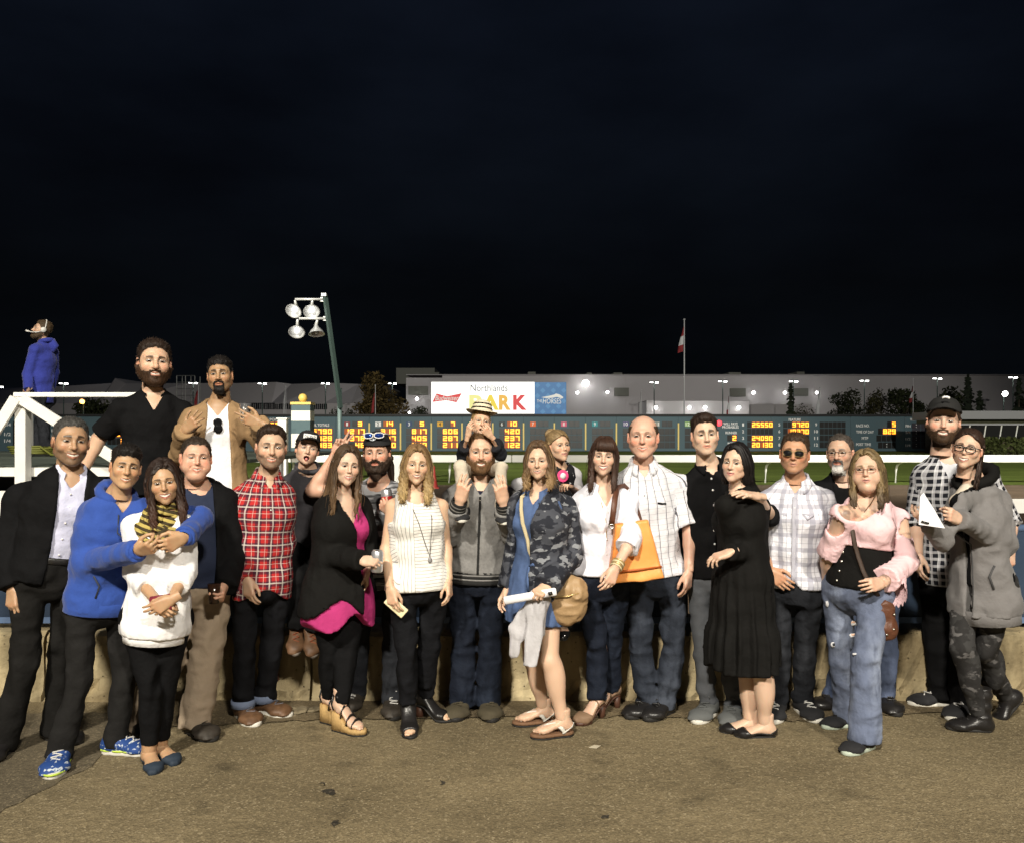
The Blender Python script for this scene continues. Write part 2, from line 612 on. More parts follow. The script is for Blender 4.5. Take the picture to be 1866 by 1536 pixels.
# ---------------------------------------------------------------- low concrete wall
def concrete_mat():
 m = mat('weathered_concrete', (0.36, 0.29, 0.165), 0.9, spec=0.2)
 n, l = m.node_tree.nodes, m.node_tree.links
 b = n['Principled BSDF']
 tc = n.new('ShaderNodeTexCoord')
 a = n.new('ShaderNodeTexNoise')
 a.inputs['Scale'].default_value, a.inputs['Detail'].default_value = 2.2, 8.0
 l.new(tc.outputs['Object'], a.inputs['Vector'])
 r = n.new('ShaderNodeValToRGB')
 r.color_ramp.elements[0].position, r.color_ramp.elements[0].color = 0.30, (0.20, 0.15, 0.08, 1)
 r.color_ramp.elements[1].position, r.color_ramp.elements[1].color = 0.66, (0.52, 0.43, 0.26, 1)
 l.new(a.outputs[0], r.inputs[0])
 mp = n.new('ShaderNodeMapping')
 mp.inputs['Scale'].default_value = (5, 5, 0.8)
 l.new(tc.outputs['Object'], mp.inputs[0])
 st = n.new('ShaderNodeTexNoise')
 st.inputs['Scale'].default_value, st.inputs['Detail'].default_value = 1.6, 4.0
 l.new(mp.outputs[0], st.inputs['Vector'])
 mr = n.new('ShaderNodeMapRange')
 mr.inputs[1].default_value, mr.inputs[2].default_value = 0.35, 0.6
 mr.inputs[3].default_value, mr.inputs[4].default_value = 0.55, 1.05
 l.new(st.outputs[0], mr.inputs[0])
 s1 = n.new('ShaderNodeVectorMath')
 s1.operation = 'SCALE'
 l.new(r.outputs[0], s1.inputs[0])
 l.new(mr.outputs[0], s1.inputs['Scale'])
 vo = n.new('ShaderNodeTexVoronoi')
 vo.inputs['Scale'].default_value = 26.0
 l.new(tc.outputs['Object'], vo.inputs['Vector'])
 pit = n.new('ShaderNodeMapRange')
 pit.inputs[1].default_value, pit.inputs[2].default_value = 0.06, 0.16
 pit.inputs[3].default_value, pit.inputs[4].default_value = 0.45, 1.0
 l.new(vo.outputs['Distance'], pit.inputs[0])
 s2 = n.new('ShaderNodeVectorMath')
 s2.operation = 'SCALE'
 l.new(s1.outputs[0], s2.inputs[0])
 l.new(pit.outputs[0], s2.inputs['Scale'])
 l.new(s2.outputs[0], b.inputs['Base Color'])
 bp = n.new('ShaderNodeBump')
 bp.inputs['Distance'].default_value = 0.012
 l.new(pit.outputs[0], bp.inputs['Height'])
 g = n.new('ShaderNodeTexNoise')
 g.inputs['Scale'].default_value, g.inputs['Detail'].default_value = 30.0, 6.0
 l.new(tc.outputs['Object'], g.inputs['Vector'])
 bp2 = n.new('ShaderNodeBump')
 bp2.inputs['Distance'].default_value = 0.01
 l.new(g.outputs[0], bp2.inputs['Height'])
 l.new(bp.outputs[0], bp2.inputs['Normal'])
 l.new(bp2.outputs[0], b.inputs['Normal'])
 return m

m_conc = concrete_mat()
wall = empty('concrete_wall', (0, 5.9, 0), 'low weathered tan concrete wall running behind the group of people', 'wall')
WALL_Y = 5.66
for i, (xa, xb) in enumerate(((-9.0, -3.02), (-3.005, -1.30), (-1.285, 0.62), (0.635, 2.42), (2.435, 9.0))):
 prof = [(WALL_Y - .035, -0.01), (WALL_Y - .03, 0.03), (WALL_Y - .012, .07), (WALL_Y, .14), (WALL_Y + .002, .25), (WALL_Y + .004, .36), (WALL_Y + .012, .41), (WALL_Y + .045, .435), (WALL_Y + .3, .44), (WALL_Y + .62, .435), (WALL_Y + .64, -.01)]
 nx = int((xb - xa) / 0.05)
 V, Q = [], []
 for a in range(nx + 1):
  x = xa + (xb - xa) * a / nx
  for k, (y, z) in enumerate(prof):
   w = 0.008 if 0 < k < 9 else 0
   chip = 0.03 if (k in (1, 2) and rnd.random() < .15) or (k in (6, 7) and rnd.random() < .04) else 0
   V.append((x - 0, y + rnd.uniform(-w, w) + chip - 5.9, z + rnd.uniform(-w, w) * (k < 9)))
 m_ = len(prof)
 for a in range(nx):
  for k in range(m_ - 1):
   Q.append((a * m_ + k, (a + 1) * m_ + k, (a + 1) * m_ + k + 1, a * m_ + k + 1))
 me = bpy.data.meshes.new('wall_section')
 me.from_pydata(V, [], Q + [tuple(range(m_)), tuple(range(nx * m_ + m_ - 1, nx * m_ - 1, -1))])
 me.materials.append(m_conc)
 link_mesh('wall_section', me, wall)
m_rust = mat('rusty_iron', (0.09, 0.035, 0.015), 0.8, var=0.4, vscale=20)
MB().box((-1.545, WALL_Y - .022, .13), (-1.500, WALL_Y + .03, .43)).build('iron_strap', m_rust, wall, bevel=.004)

# ---------------------------------------------------------------- banner fence on the wall
m_banner = mat('blue_banner_vinyl', (0.024, 0.040, 0.070), 0.5, var=0.3, vscale=2.5, bump=0.01, bscale=5, spec=0.3)
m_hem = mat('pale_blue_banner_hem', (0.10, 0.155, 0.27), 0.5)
m_steel = mat('galvanised_steel', (0.35, 0.35, 0.34), 0.45, 0.8)
fence = empty('banner_fence', (0, 5.8, .44), 'waist-high fence wrapped in dark blue banners along the top of the concrete wall', 'fence')
x = -3.6
FY = 5.80
while x < 7.5:
 xb = x + 2.36
 nx, nz = 24, 6
 V = [(x + (xb - x) * a / nx, FY - .02 + .012 * math.sin(a * 0.9 + x) * math.sin(math.pi * k / nz) + rnd.uniform(-.002, .002), .475 + (.60) * k / nz) for k in range(nz + 1) for a in range(nx + 1)]
 V = np.array(V) - np.array((0, 5.8, .44))
 Q = np.array([(k * (nx + 1) + a, k * (nx + 1) + a + 1, (k + 1) * (nx + 1) + a + 1, (k + 1) * (nx + 1) + a) for k in range(nz) for a in range(nx)])
 bo = link_mesh('banner', raw_mesh('banner', V, Q, m_banner), fence)
 MB().box((x, FY - .034, .475), (xb, FY - .030, .515)).build('hem', m_hem, bo)  # hem in paler blue, the lit lower edge put into its colour
 MB().tube([(x, FY, 1.095), (xb, FY, 1.095)], 0.027, 10).build('top_rail', m_hem, fence, smooth=True)
 MB().tube([(x + .02, FY + .03, .42), (x + .02, FY + .03, 1.09)], 0.024, 8).build('post', m_steel, fence, smooth=True)
 x += 2.4

# ---------------------------------------------------------------- white timber platform with railing, upper left
m_white = mat('white_painted_timber', (0.8, 0.79, 0.75), 0.5, var=0.06, vscale=9, bump=0.002, bscale=30)
m_deck = mat('grey_green_deck_board', (0.085, 0.105, 0.085), 0.8, var=0.25, vscale=6, vstretch=(0.3, 4, 1))
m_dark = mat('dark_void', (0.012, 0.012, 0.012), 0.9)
DZ = 1.46
plat = empty('timber_platform', (-6.0, 10.5, 0), 'raised timber platform with grey deck and white edge boards behind the wall', 'platform')
for k in range(22):
 y0 = 7.0 + k * 0.34
 MB().box((-11.0, y0, DZ - .04), (-2.80, y0 + .325, DZ + rnd.uniform(-.004, .004))).build('deck_board', m_deck, plat)
MB().box((-11.0, 6.955, DZ - .075), (-2.80, 6.995, DZ - .005)).build('edge_board', m_white, plat)
MB().box((-11.0, 6.945, 1.06), (-2.80, 6.985, 1.27)).build('edge_board', m_white, plat)
for xx in (-10.6, -8.0, -5.4, -2.9):
 for yy in (7.02, 10.8, 14.2):
  MB().box((xx - .06, yy, -.01), (xx + .06, yy + .12, DZ - .045)).build('leg', m_white, plat)
MB().box((-10.9, 7.2, -.01), (-2.95, 7.22, DZ - .05)).build('underdeck_dark_sheet', m_dark, plat)  # near-black sheet standing in for the shade under the open deck

PX, PY = (42 - CX) / FL * 6.88, 6.88
RZ = CZ + (HY - 720) / FL * PY
rail = empty('platform_railing', (PX, PY, 0), 'white wooden railing with slanting boards on the raised platform', 'railing')
MB().box((PX - .042, PY - .045, -.01), (PX + .042, PY + .045, RZ - .02)).build('post', m_white, rail, bevel=.004)
MB().box((-2.95 - .048, PY - .05, -.01), (-2.95 + .048, PY + .05, RZ - .025)).build('post', m_white, rail, bevel=.004)
MB().bar((PX - .05, PY, RZ), (-2.90, PY, RZ), .10, .036).build('top_rail', m_white, rail, bevel=.004)
MB().bar((PX - .02, PY + .04, RZ - .005), (PX - 2.0, PY + 3.6, RZ - .005), .10, .05).build('top_rail', m_white, rail, bevel=.004)
MB().bar((PX + .03, PY - .075, RZ - .035), (PX + .86, PY - .075, RZ - .56), .03, .085).build('slant_board', m_white, rail, bevel=.003)
MB().bar((PX - .01, PY - .085, RZ - .03), (PX - .44, PY - .085, RZ - .72), .03, .085).build('slant_board', m_white, rail, bevel=.003)
MB().box((PX - 1.98, PY + 3.5, DZ), (PX - 1.88, PY + 3.6, RZ - .03)).build('post', m_white, rail, bevel=.004)

# a coiled hose lying on the deck and a dark ladder-back stand by the post
m_hose = mat('yellow_green_hose', (0.16, 0.17, 0.03), 0.5)
hp = [(-5.75 + .24 * math.cos(a * .35) * (1 + .004 * a), 10.6 + .26 * math.sin(a * .35), DZ + .025 + .0014 * a) for a in range(70)] + [(-5.4 + .09 * k, 10.3 - .04 * k, DZ + .025) for k in range(14)]
hs = MB().tube(hp, .014, 6).build('garden_hose', m_hose, smooth=True, loc=(-5.75, 10.6, DZ))
tag(hs, 'coil of yellow green hose lying on the platform deck', 'hose')

# ---------------------------------------------------------------- track rail, pillar and posts
m_rail = mat('white_rail', (0.85, 0.84, 0.78), 0.4)
RY = 32.0
tr = empty('track_rail', (0, RY, 0), 'long white inner rail of the racetrack on curved supports', 'rail')

def bx(x, d):
 return (x - CX) / FL * d

def bz(y, d):
 return CZ + (HY - y) / FL * d

for k in range(-9, 10):
 xa = k * 8.0
 MB().box((xa, RY - .16, bz(842, RY)), (xa + 7.985, RY + .10, bz(828.5, RY))).build('rail_board', m_rail, tr, bevel=.03)
for px in (-340, -50, 240, 530, 818, 1110, 1400, 1640, 1930, 2220):
 xx = bx(px, RY)
 pts = [(xx, RY + .35, -.01), (xx, RY + .36, .45), (xx + .02, RY + .30, .62), (xx + .05, RY + .18, .72), (xx + .08, RY + .02, .765)]
 MB().tube(pts, .045, 8).build('support', m_rail, tr, smooth=True)

pil = empty('striped_pillar', (bx(552, 33), 33, 0), 'square pillar striped white and slate green with a yellow ball on top', 'pillar')
m_slate = mat('slate_green_paint', (0.055, 0.10, 0.11), 0.5)
m_yel = mat('pale_yellow_paint', (0.75, 0.52, 0.13), 0.45)
m_cream = mat('cream_white_paint', (0.8, 0.76, 0.66), 0.45)
w_ = 34 / FL * 33 / 2
bands = [(870, 826, m_slate), (826, 806, m_cream), (806, 782, m_slate), (782, 768, m_cream), (768, 752, m_slate)]
bands = [(876, 815, m_slate), (815, 790, m_cream), (790, 767, m_slate), (767, 749, m_cream), (749, 738, m_slate)]
for i, (ya, yb, mm) in enumerate(bands):
 MB().box((bx(552, 33) - w_, 33 - w_, bz(ya, 33)), (bx(552, 33) + w_, 33 + w_, bz(yb, 33))).build('band', mm, pil)
MB().box((bx(552, 33) - w_ * 1.08, 33 - w_ * 1.08, bz(738, 33)), (bx(552, 33) + w_ * 1.08, 33 + w_ * 1.08, bz(733.5, 33))).build('cap', m_yel, pil)
r_ = 8 / FL * 33
MB().lathe((bx(552, 33), 33, bz(733.5, 33)), (0, 0, 1), [(r_ * (1 - math.cos(a * math.pi / 12)), max(.001, r_ * math.sin(a * math.pi / 12))) for a in range(13)], 20).build('ball', m_yel, pil, smooth=True)

fp = empty('finish_post', (bx(514, 31), 31, 0), 'bright white square post standing beside the striped pillar', 'post')
MB().box((bx(507, 31), 30.9, -.01), (bx(523, 31), 31.2, bz(764, 31))).build('post_board', m_rail, fp, bevel=.02)
MB().box((bx(505, 31), 30.85, bz(764, 31)), (bx(525, 31), 31.25, bz(761.5, 31))).build('cap', m_rail, fp, bevel=.01)
wb = empty('white_board', (bx(722, 30), 30, 0), 'white low board standing on the turf behind the man in the black cap', 'board')
MB().box((bx(700, 30), 29.97, .05), (bx(742, 30), 30.03, bz(834, 30))).build('panel', m_rail, wb, bevel=.01)
for q in (704, 738):
 MB().box((bx(q, 30) - .04, 30.04, -.01), (bx(q, 30) + .04, 30.12, .9)).build('leg', m_rail, wb)
m_red = mat('red_plastic', (0.55, 0.06, 0.05), 0.5)
for px, lab in ((791, 'red marker cone on the turf beside the blonde woman'), (571, 'red marker cone on the turf behind the boy')):
 rc = empty('marker_cone', (bx(px, 29), 29, 0), lab, 'cone', 'marker cones on the turf')
 MB().lathe((bx(px, 29), 29, .02), (0, 0, 1), [(0, .13), (.45, .05), (.7, .03), (.71, .001)], 14).build('cone_body', m_red, rc, smooth=True)
 MB().box((bx(px, 29) - .17, 28.83, -.005), (bx(px, 29) + .17, 29.17, .03)).build('base', m_red, rc)

ob = empty('outer_track_fence', (4.6, 8.2, 0), 'white board fence of the outer track edge beyond the blue banner fence', 'fence')
for k in range(3):
 xa = bx(1800, 8.2) + k * 2.4
 MB().box((xa, 8.15, bz(934, 8.2)), (xa + 2.39, 8.2, bz(908, 8.2))).build('board', m_white, ob, bevel=.006)
 MB().box((xa + .05, 8.205, -.01), (xa + .15, 8.3, bz(906, 8.2))).build('post', m_white, ob, bevel=.006)

# ---------------------------------------------------------------- tote board
TD = 100.0
tote = empty('tote_board', (bx(850, TD), TD + .6, 0), 'long slate blue tote board with amber digits standing on the infield', 'scoreboard')
m_tote = mat('slate_blue_board', (0.060, 0.105, 0.128), 0.6, var=0.08, vscale=0.15)
m_cell = mat('dark_lamp_window', (0.014, 0.013, 0.013), 0.35)
m_grid = mat('window_grid', (0.045, 0.065, 0.078), 0.6)
m_black = mat('matt_black', (0.008, 0.008, 0.009), 0.6)
m_lamp = mat('amber_lamps', (0.8, 0.35, 0.05), 0.5, emit=(1.0, 0.36, 0.03), estr=3.4)
m_glow = mat('digit_halo_glow', (0.10, 0.02, 0.004), 0.5, emit=(0.8, 0.16, 0.005), estr=0.40)  # faint red-orange emission imitating the halo of the lit digits
m_wlet = mat('white_lettering', (0.8, 0.8, 0.8), 0.5)
m_ydiv = mat('yellow_divider', (0.8, 0.6, 0.18), 0.5)
edges = [-330, -130, 60, 205, 350, 480, 612, 673, 730, 786, 842, 898, 954, 1010, 1067, 1123, 1180, 1236, 1300, 1405, 1550, 1648, 1706]
for a, b in zip(edges[:-1], edges[1:]):
 MB().box((bx(a, TD) + .01, TD, bz(821.5, TD)), (bx(b, TD) - .01, TD + 1.2, bz(759, TD))).build('board_panel', m_tote, tote)
MB().box((bx(-335, TD), TD - .25, bz(758.6, TD)), (bx(1708, TD), TD + 1.4, bz(755, TD))).build('top_cap', m_black, tote)
MB().box((bx(-330, TD), TD + .1, -.05), (bx(1706, TD), TD + 1.1, bz(821.6, TD))).build('plinth', m_black, tote)
for x_ in (673, 730, 786, 842, 898, 954, 1010, 1067, 1123, 1180, 1236):
 MB().box((bx(x_ - 1.3, TD), TD - .14, bz(819.5, TD)), (bx(x_ + 1.3, TD), TD - .003, bz(771, TD))).build('divider', m_ydiv, tote)

SEG = {'0': 'abcdef', '1': 'bc', '2': 'abged', '3': 'abgcd', '4': 'fgbc', '5': 'afgcd', '6': 'afgedc', '7': 'abc', '8': 'abcdefg', '9': 'abcdfg', '.': '.', ':': ':'}
_dig = {}

def digit(ch, x, ytop, w, h):
 """One lamp digit, its lower-left corner at x (pixels), sharing mesh data between like digits."""
 key = (ch, w, h)
 W, H = w / FL * TD, h / FL * TD
 if key not in _dig:
  t = 0.23 * W
  s = {'a': (0, H - t, W, H), 'd': (0, 0, W, t), 'g': (0, H / 2 - t / 2, W, H / 2 + t / 2), 'f': (0, H / 2, t, H), 'e': (0, 0, t, H / 2),
  'b': (W - t, H / 2, W, H), 'c': (W - t, 0, W, H / 2), '.': (W * .35, 0, W * .35 + t, t), ':': (W * .35, H * .25, W * .35 + t, H * .25 + t)}
  mb = MB()
  for q in SEG[ch]:
   x0, z0, x1, z1 = s[q]
   mb.box((x0, -.10 - .001 * 'abcdefg.:'.index(q), z0), (x1, -.05, z1))
  if ch == ':':
   mb.box((W * .35, -.10, H * .65), (W * .35 + t, -.05, H * .65 + t))
  me = bpy.data.meshes.new('digit')
  me.from_pydata(mb.v, [], mb.f)
  me.materials.append(m_lamp)
  _dig[key] = me
 ox, oy, oz = offset_of(tote)
 return link_mesh('digit', _dig[key], tote, (bx(x, TD) - ox, TD - .05 - oy, bz(ytop + h, TD) - oz))

def cell_row(x0, x1, y0, y1, n, val='', glow=True):
 """A row of n lamp windows with mullions; VAL is written right-aligned in lit digits."""
 wd = MB().box((bx(x0, TD), TD - .05, bz(y1, TD)), (bx(x1, TD), TD + .02, bz(y0, TD))).build('display_window', m_cell, tote)
 g = MB()
 cw = (x1 - x0) / n
 for i in range(1, n):
  xx = x0 + cw * i
  g.box((bx(xx - .45, TD), TD - .075, bz(y1, TD)), (bx(xx + .45, TD), TD - .051, bz(y0, TD)))
 if n > 1 and g.v:
  tag(g.build('mullion', m_grid, wd), kind='stuff')
 k = n
 for ch in reversed(val):
  if ch in '.:':
   digit(ch, x0 + cw * k - cw * .32, y0 + 1.2, 2.6, y1 - y0 - 2.4)
   continue
  k -= 1
  if ch == ' ':
   continue
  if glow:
   MB().box((bx(x0 + cw * k + .2, TD), TD - .062, bz(y1 - .3, TD)), (bx(x0 + cw * (k + 1) - .2, TD), TD - .052, bz(y0 + .3, TD))).build('halo_pane', m_glow, wd)  # glowing pane added behind the digit as its halo
  digit(ch, x0 + cw * k + cw * .14, y0 + 1.2, cw * .72, y1 - y0 - 2.4)

def T_(s, x0, x1, y0, y1, m=None, bold=.02, dy=.02):
 return text(s, bx(x0, TD), bx(x1, TD), bz(y1, TD), bz(y0, TD), TD - dy, m or m_wlet, tote, bold=bold, depth=.015)

plate = {'1': '#8c1a22', '2': '#e8e8e8', '3': '#1f3a66', '4': '#e0a818', '5': '#1f6b3a', '6': '#151515', '7': '#e8641c', '8': '#d85a78', '9': '#2a8f96', '10': '#4a3a78', '11': '#9a9a92', '12': '#8fb860'}
colv = {1: ('3', '1217', '378', ' 46'), 2: ('14', '316', '417', '20'), 3: ('5', '817', '405', '219'), 4: ('7', '606', '287', '211'), 5: ('8', '512', '190', '98'), 6: ('10', '420', '237', '122')}
for c_ in range(1, 13):
 x0 = 617 + (c_ - 1) * 56.4
 xl = x0 + 15.5
 MB().box((bx(xl - 5, TD), TD - .05, bz(777.3, TD)), (bx(xl + 5.5, TD), TD + .01, bz(768.6, TD))).build('number_plate', mat('plate_%d' % c_, lin(plate[str(c_)]), .5), tote)
 T_(str(c_), xl - (1.6 if c_ < 10 else 3.6), xl + (1.8 if c_ < 10 else 3.8), 769.8, 776.2, m_black if c_ in (2, 4) else m_wlet, dy=.051)
 v = colv.get(c_, ('', '', '', ''))
 cell_row(x0 + 25, x0 + 44, 767.5, 777.8, 2, v[0])
 for r in range(3):
  cell_row(x0 + 10.5, x0 + 49, 780.5 + r * 12.4, 791.6 + r * 12.4, 4, v[1 + r])
T_('POOL TOTALS', 562, 600, 772, 777)
for r, v in enumerate(('45790', '2128', ' 383')):
 cell_row(560, 606, 780.5 + r * 12.4, 791.6 + r * 12.4, 5, v)
T_('TRIFECTA', 420, 470, 762, 767)
T_('FIRE POOL', 476, 511, 762, 767)
for r, v in enumerate((' 100', ' 215', '')):
 cell_row(468, 512, 769 + r * 12.4, 780 + r * 12.4, 4, v)
for r, v in enumerate(('21', '08', '3')):
 cell_row(196, 228, 770 + r * 14, 782 + r * 14, 4, v)
 cell_row(318, 350, 782 + r * 12.4, 793 + r * 12.4, 4, ('17', '', '')[r])
for s_, yy in (('3/4', 771), ('1/2', 788), ('1/4', 800)):
 T_(s_, 8, 20, yy, yy + 6)
for s_, yy, x1 in (('NO', 771, 104), ('F O', 782, 107), ('W', 794, 100), ('TIME', 806, 112)):
 T_(s_, 94, x1, yy, yy + 5.4)
MB().box((bx(24, TD), TD - .05, bz(817, TD)), (bx(58, TD), TD + .01, bz(768, TD))).build('display_window', m_cell, tote)

T_('WILL PAYS', 1318, 1344, 770, 775)
T_('PROBABLES', 1316, 1346, 775.8, 780.5)
T_('RUNNER', 1322, 1343, 786, 790.6)
cell_row(1325, 1342, 792.5, 803.5, 2, '2')
T_('MTP', 1326, 1340, 805.5, 810)
T_('FEATURE', 1437, 1459, 762.4, 767.2)
m_redl = mat('red_signal_lamp', (0.6, .02, .02), .4, emit=(1, .03, .04), estr=5)
MB().lathe((bx(1310, TD), TD - .02, bz(771, TD)), (0, -1, 0), [(0, .30), (.12, .30), (.2, .2), (.24, .001)], 16).build('signal_lamp', m_redl, tote)
fv = {0: ('255.50', '97.20', ''), 1: ('', '103.70', ''), 2: ('240.90', '', ''), 3: ('201.30', '', '')}
for r in range(4):
 y0 = 768.8 + r * 12.1
 for j, (xl, xa, xb) in enumerate(((1354, 1361.5, 1408), (1420, 1427, 1474), (1487, 1493.5, 1540.5))):
  nn = str(r + 1 + 4 * j)
  w2 = 1.7 * len(nn)
  T_(nn, xl - w2, xl + w2, y0 + 2.4, y0 + 8)
  cell_row(xa, xb, y0, y0 + 10.6, 6, fv[r][j])
for s_, r, x1 in (('RACE NO.', 0, 1584), ('TIME OF DAY', 1, 1592), ('MTP', 2, 1582), ('POST TIME', 3, 1587)):
 y0 = 773 + r * 11.3
 T_(s_, 1560 if s_ != 'MTP' else 1570, x1, y0, y0 + 5.2)
cell_row(1616.5, 1632, 768, 779, 2, '5')
cell_row(1600, 1632, 780.5, 791.5, 4, '829')
cell_row(1597, 1632, 793, 804, 4, '')
cell_row(1600, 1632, 805.5, 816.5, 4, '')
for zz in (808.5, 813):
 MB().box((bx(1614.5, TD), TD - .09, bz(zz + 1.4, TD)), (bx(1616, TD), TD - .052, bz(zz, TD))).build('colon_dot', m_wlet, tote)
T_('TELEVIEW', 1658, 1677, 762.4, 766.6)
T_('TIMING', 1682, 1698, 762.4, 766.6)
for s_, r in (('FIN', 0), ('3/4', 1), ('1/2', 2), ('1/4', 3)):
 y0 = 774 + r * 11.6
 T_(s_, 1650, 1659, y0, y0 + 4.6)
 for xa in (1661.5, 1678.5):
  wd = MB().box((bx(xa, TD), TD - .05, bz(y0 + 8, TD)), (bx(xa + 15.5, TD), TD + .01, bz(y0 - 3, TD))).build('display_window', mat('violet_dark_window', (.04, .035, .045), .4), tote)
  for zz in (-.5, 3.5):
   MB().box((bx(xa + 7.2, TD), TD - .08, bz(y0 + zz + 1.3, TD)), (bx(xa + 8.4, TD), TD - .051, bz(y0 + zz, TD))).build('colon_dot', m_wlet, wd)
for i, ch in enumerate('RUNOFF'):
 T_(ch, 1699, 1702.5, 780 + i * 6, 784.4 + i * 6)

# ---------------------------------------------------------------- big sign above the board
SD = 101.0
sign = empty('billboard', (bx(909, SD), SD + .4, bz(756, SD)), 'wide lit white sign with park lettering and a blue end panel above the board', 'sign')
m_sw = mat('lit_white_sign_face', (0.8, 0.8, 0.8), .5, emit=(1, 1, .97), estr=.75)
m_sb = mat('blue_sign_face', (0.035, .13, .30), .5, emit=(.03, .12, .30), estr=.35)
m_sb2 = mat('light_blue_diamond', (0.06, .19, .38), .5, emit=(.05, .17, .36), estr=.35)
MB().box((bx(786, SD), SD, bz(754, SD)), (bx(974, SD), SD + .5, bz(696.5, SD))).build('white_panel', m_sw, sign)
MB().box((bx(974.2, SD), SD, bz(754.5, SD)), (bx(1032, SD), SD + .5, bz(697, SD))).build('blue_panel', m_sb, sign)
for x_ in (800, 870, 940, 1010):
 MB().box((bx(x_ - 2, SD), SD + .52, bz(758, SD)), (bx(x_ + 2, SD), SD + .8, bz(700, SD))).build('support', m_steel, sign)
for i in range(6):
 for j in range(6):
  if (i + j) % 2:
   continue
  cx_, cy_ = 979.5 + i * 9.6, 702.5 + j * 9.6
  if cx_ > 1029:
   continue
  MB().prism([(bx(cx_ + a, SD), bz(cy_ + b, SD)) for a, b in ((0, 4.9), (4.9, 0), (0, -4.9), (-4.9, 0))][::-1] if False else [(bx(cx_ + a, SD), bz(cy_ + b, SD)) for a, b in ((-4.9, 0), (0, 4.9), (4.9, 0), (0, -4.9))], SD - .012, SD - .002).build('diamond', m_sb2, sign)

def S_(s, x0, x1, y0, y1, m, bold=0.0, shear=0.0, dy=.02):
 return text(s, bx(x0, SD), bx(x1, SD), bz(y1, SD), bz(y0, SD), SD - dy, m, sign, bold=bold, shear=shear, depth=.02)

m_tx = mat('charcoal_lettering', (.07, .08, .10), .5)
m_r = mat('red_lettering', (.62, .035, .045), .5, emit=(.6, .03, .04), estr=.25)
m_g = mat('gold_lettering', (.78, .44, .07), .5, emit=(.8, .45, .06), estr=.2)
m_y = mat('yellow_lettering', (.80, .62, .05), .5, emit=(.8, .65, .05), estr=.2)
m_ly = mat('lime_yellow_lettering', (.78, .76, .30), .5, emit=(.8, .78, .3), estr=.25)
S_('Northlands', 857.5, 925, 701, 713.5, m_tx)
S_('P', 855, 878, 720, 747.5, m_ly, bold=.05)
S_('A', 879, 909, 720, 747.5, m_y, bold=.05)
S_('R', 909, 931, 720, 747.5, m_g, bold=.05)
S_('K', 935, 960, 720, 747.5, m_r, bold=.05)
bow = [(788, 733), (795.5, 717.5), (815, 722.5), (841.5, 717), (832, 733.5), (813, 730)]
MB().prism([(bx(a, SD), bz(b, SD)) for a, b in bow], SD - .03, SD - .002).build('bow_tie_emblem', m_r, sign)
S_('Budweiser', 793, 836, 721, 730.5, m_wlet, bold=.01, shear=.3, dy=.055)
S_('THE', 978.5, 987.5, 728.5, 733.5, m_wlet)
S_('HORSES', 989, 1023, 726.5, 736, m_wlet, shear=.15)
head = [(986, 724.5), (1000, 722), (1010, 719.5), (1013, 717.5), (1015.5, 718.2), (1020, 719.5), (1026.5, 724), (1025.5, 726.5), (1022, 726), (1019, 725.3), (1016, 724), (1013, 724.2), (1006, 725.5), (996, 726)]
MB().prism([(bx(a, SD), bz(b, SD)) for a, b in head[::-1]], SD - .03, SD - .002).build('horse_head_emblem', m_wlet, sign)

# ---------------------------------------------------------------- floodlight mast by the track
FD = 28.0
m_mast = mat('green_steel', (.055, .085, .075), .5, .2, var=.1, vscale=3)
m_mast2 = mat('pale_green_steel', (.17, .23, .22), .5, .2)
m_alu = mat('spun_aluminium', (.62, .62, .62), .35, .6)
m_refl = mat('reflector_inside', (.40, .40, .39), .45, .2)
m_bulb = mat('glowing_bulb', (1, 1, 1), .3, emit=(1, .98, .92), estr=4)
m_bulb_off = mat('unlit_bulb', (.5, .5, .48), .2)
mast = empty('floodlight_mast', (bx(619, FD), FD, 0), 'green steel floodlight mast leaning above the track with four bell lamps', 'floodlight')

def pf(x, y, d=FD):
 return tuple(P3(x, y, d))

MB().tube([(bx(619, FD), FD, -.01), pf(619, 708)], .075, 12).build('lower_pole', m_mast2, mast, smooth=True)
MB().tube([(bx(622, FD), FD - .14, bz(744, FD)), pf(592.5, 541, FD - .14)], .082, 4).build('upper_pole', m_mast, mast)
MB().box((bx(588.5, FD), FD - .25, bz(542, FD)), (bx(597, FD), FD - .02, bz(537, FD))).build('pole_cap', m_alu, mast)
m_arm = mat('white_steel', (.62, .62, .6), .4, .3)
for (xa, xb, y) in ((538, 589, 546), (545, 594, 581)):
 MB().tube([pf(xa, y), pf(xb, y)], .04, 8).build('cross_arm', m_arm, mast, smooth=True)
 MB().box(pf(xb - 5, y + 4), tuple(np.array(pf(xb, y - 4)) + np.array((0, .12, 0)))).build('clamp', m_arm, mast)
for (x, y, tx, ty, tz, lit, ya) in ((536, 566, -.12, -.75, -.62, 1, 546), (568, 567, .18, -.75, -.62, 1, 546), (541, 604, .10, -.68, -.72, 1, 581), (577, 606, .12, -.25, -.95, 0, 581)):
 c = np.array(pf(x, y))
 ax = Vector((tx, ty, tz)).normalized()
 R = .25
 prof = [(-.27, .055), (-.20, .07), (-.15, .10), (-.05, .19), (.03, .24), (.06, R), (.065, R + .012), (.058, R - .012), (-.05, .178), (-.15, .085), (-.18, .001)]
 sh = MB().lathe(c, ax, prof, 24).build('bell_lamp', m_alu if not lit else m_refl, mast, smooth=True)
 MB().tube([tuple(c - np.array(ax) * .24), (c[0] + .02, c[1] + .02, bz(ya, FD) - .03)], [.06, .035], 8).build('lamp_neck', m_arm, mast, smooth=True)
 MB().lathe(c - np.array(ax) * .13, ax, [(0, .03), (.03, .06), (.09, .085), (.15, .07), (.18, .03), (.19, .001)], 12).build('bulb', m_bulb if lit else m_bulb_off, sh, smooth=True)

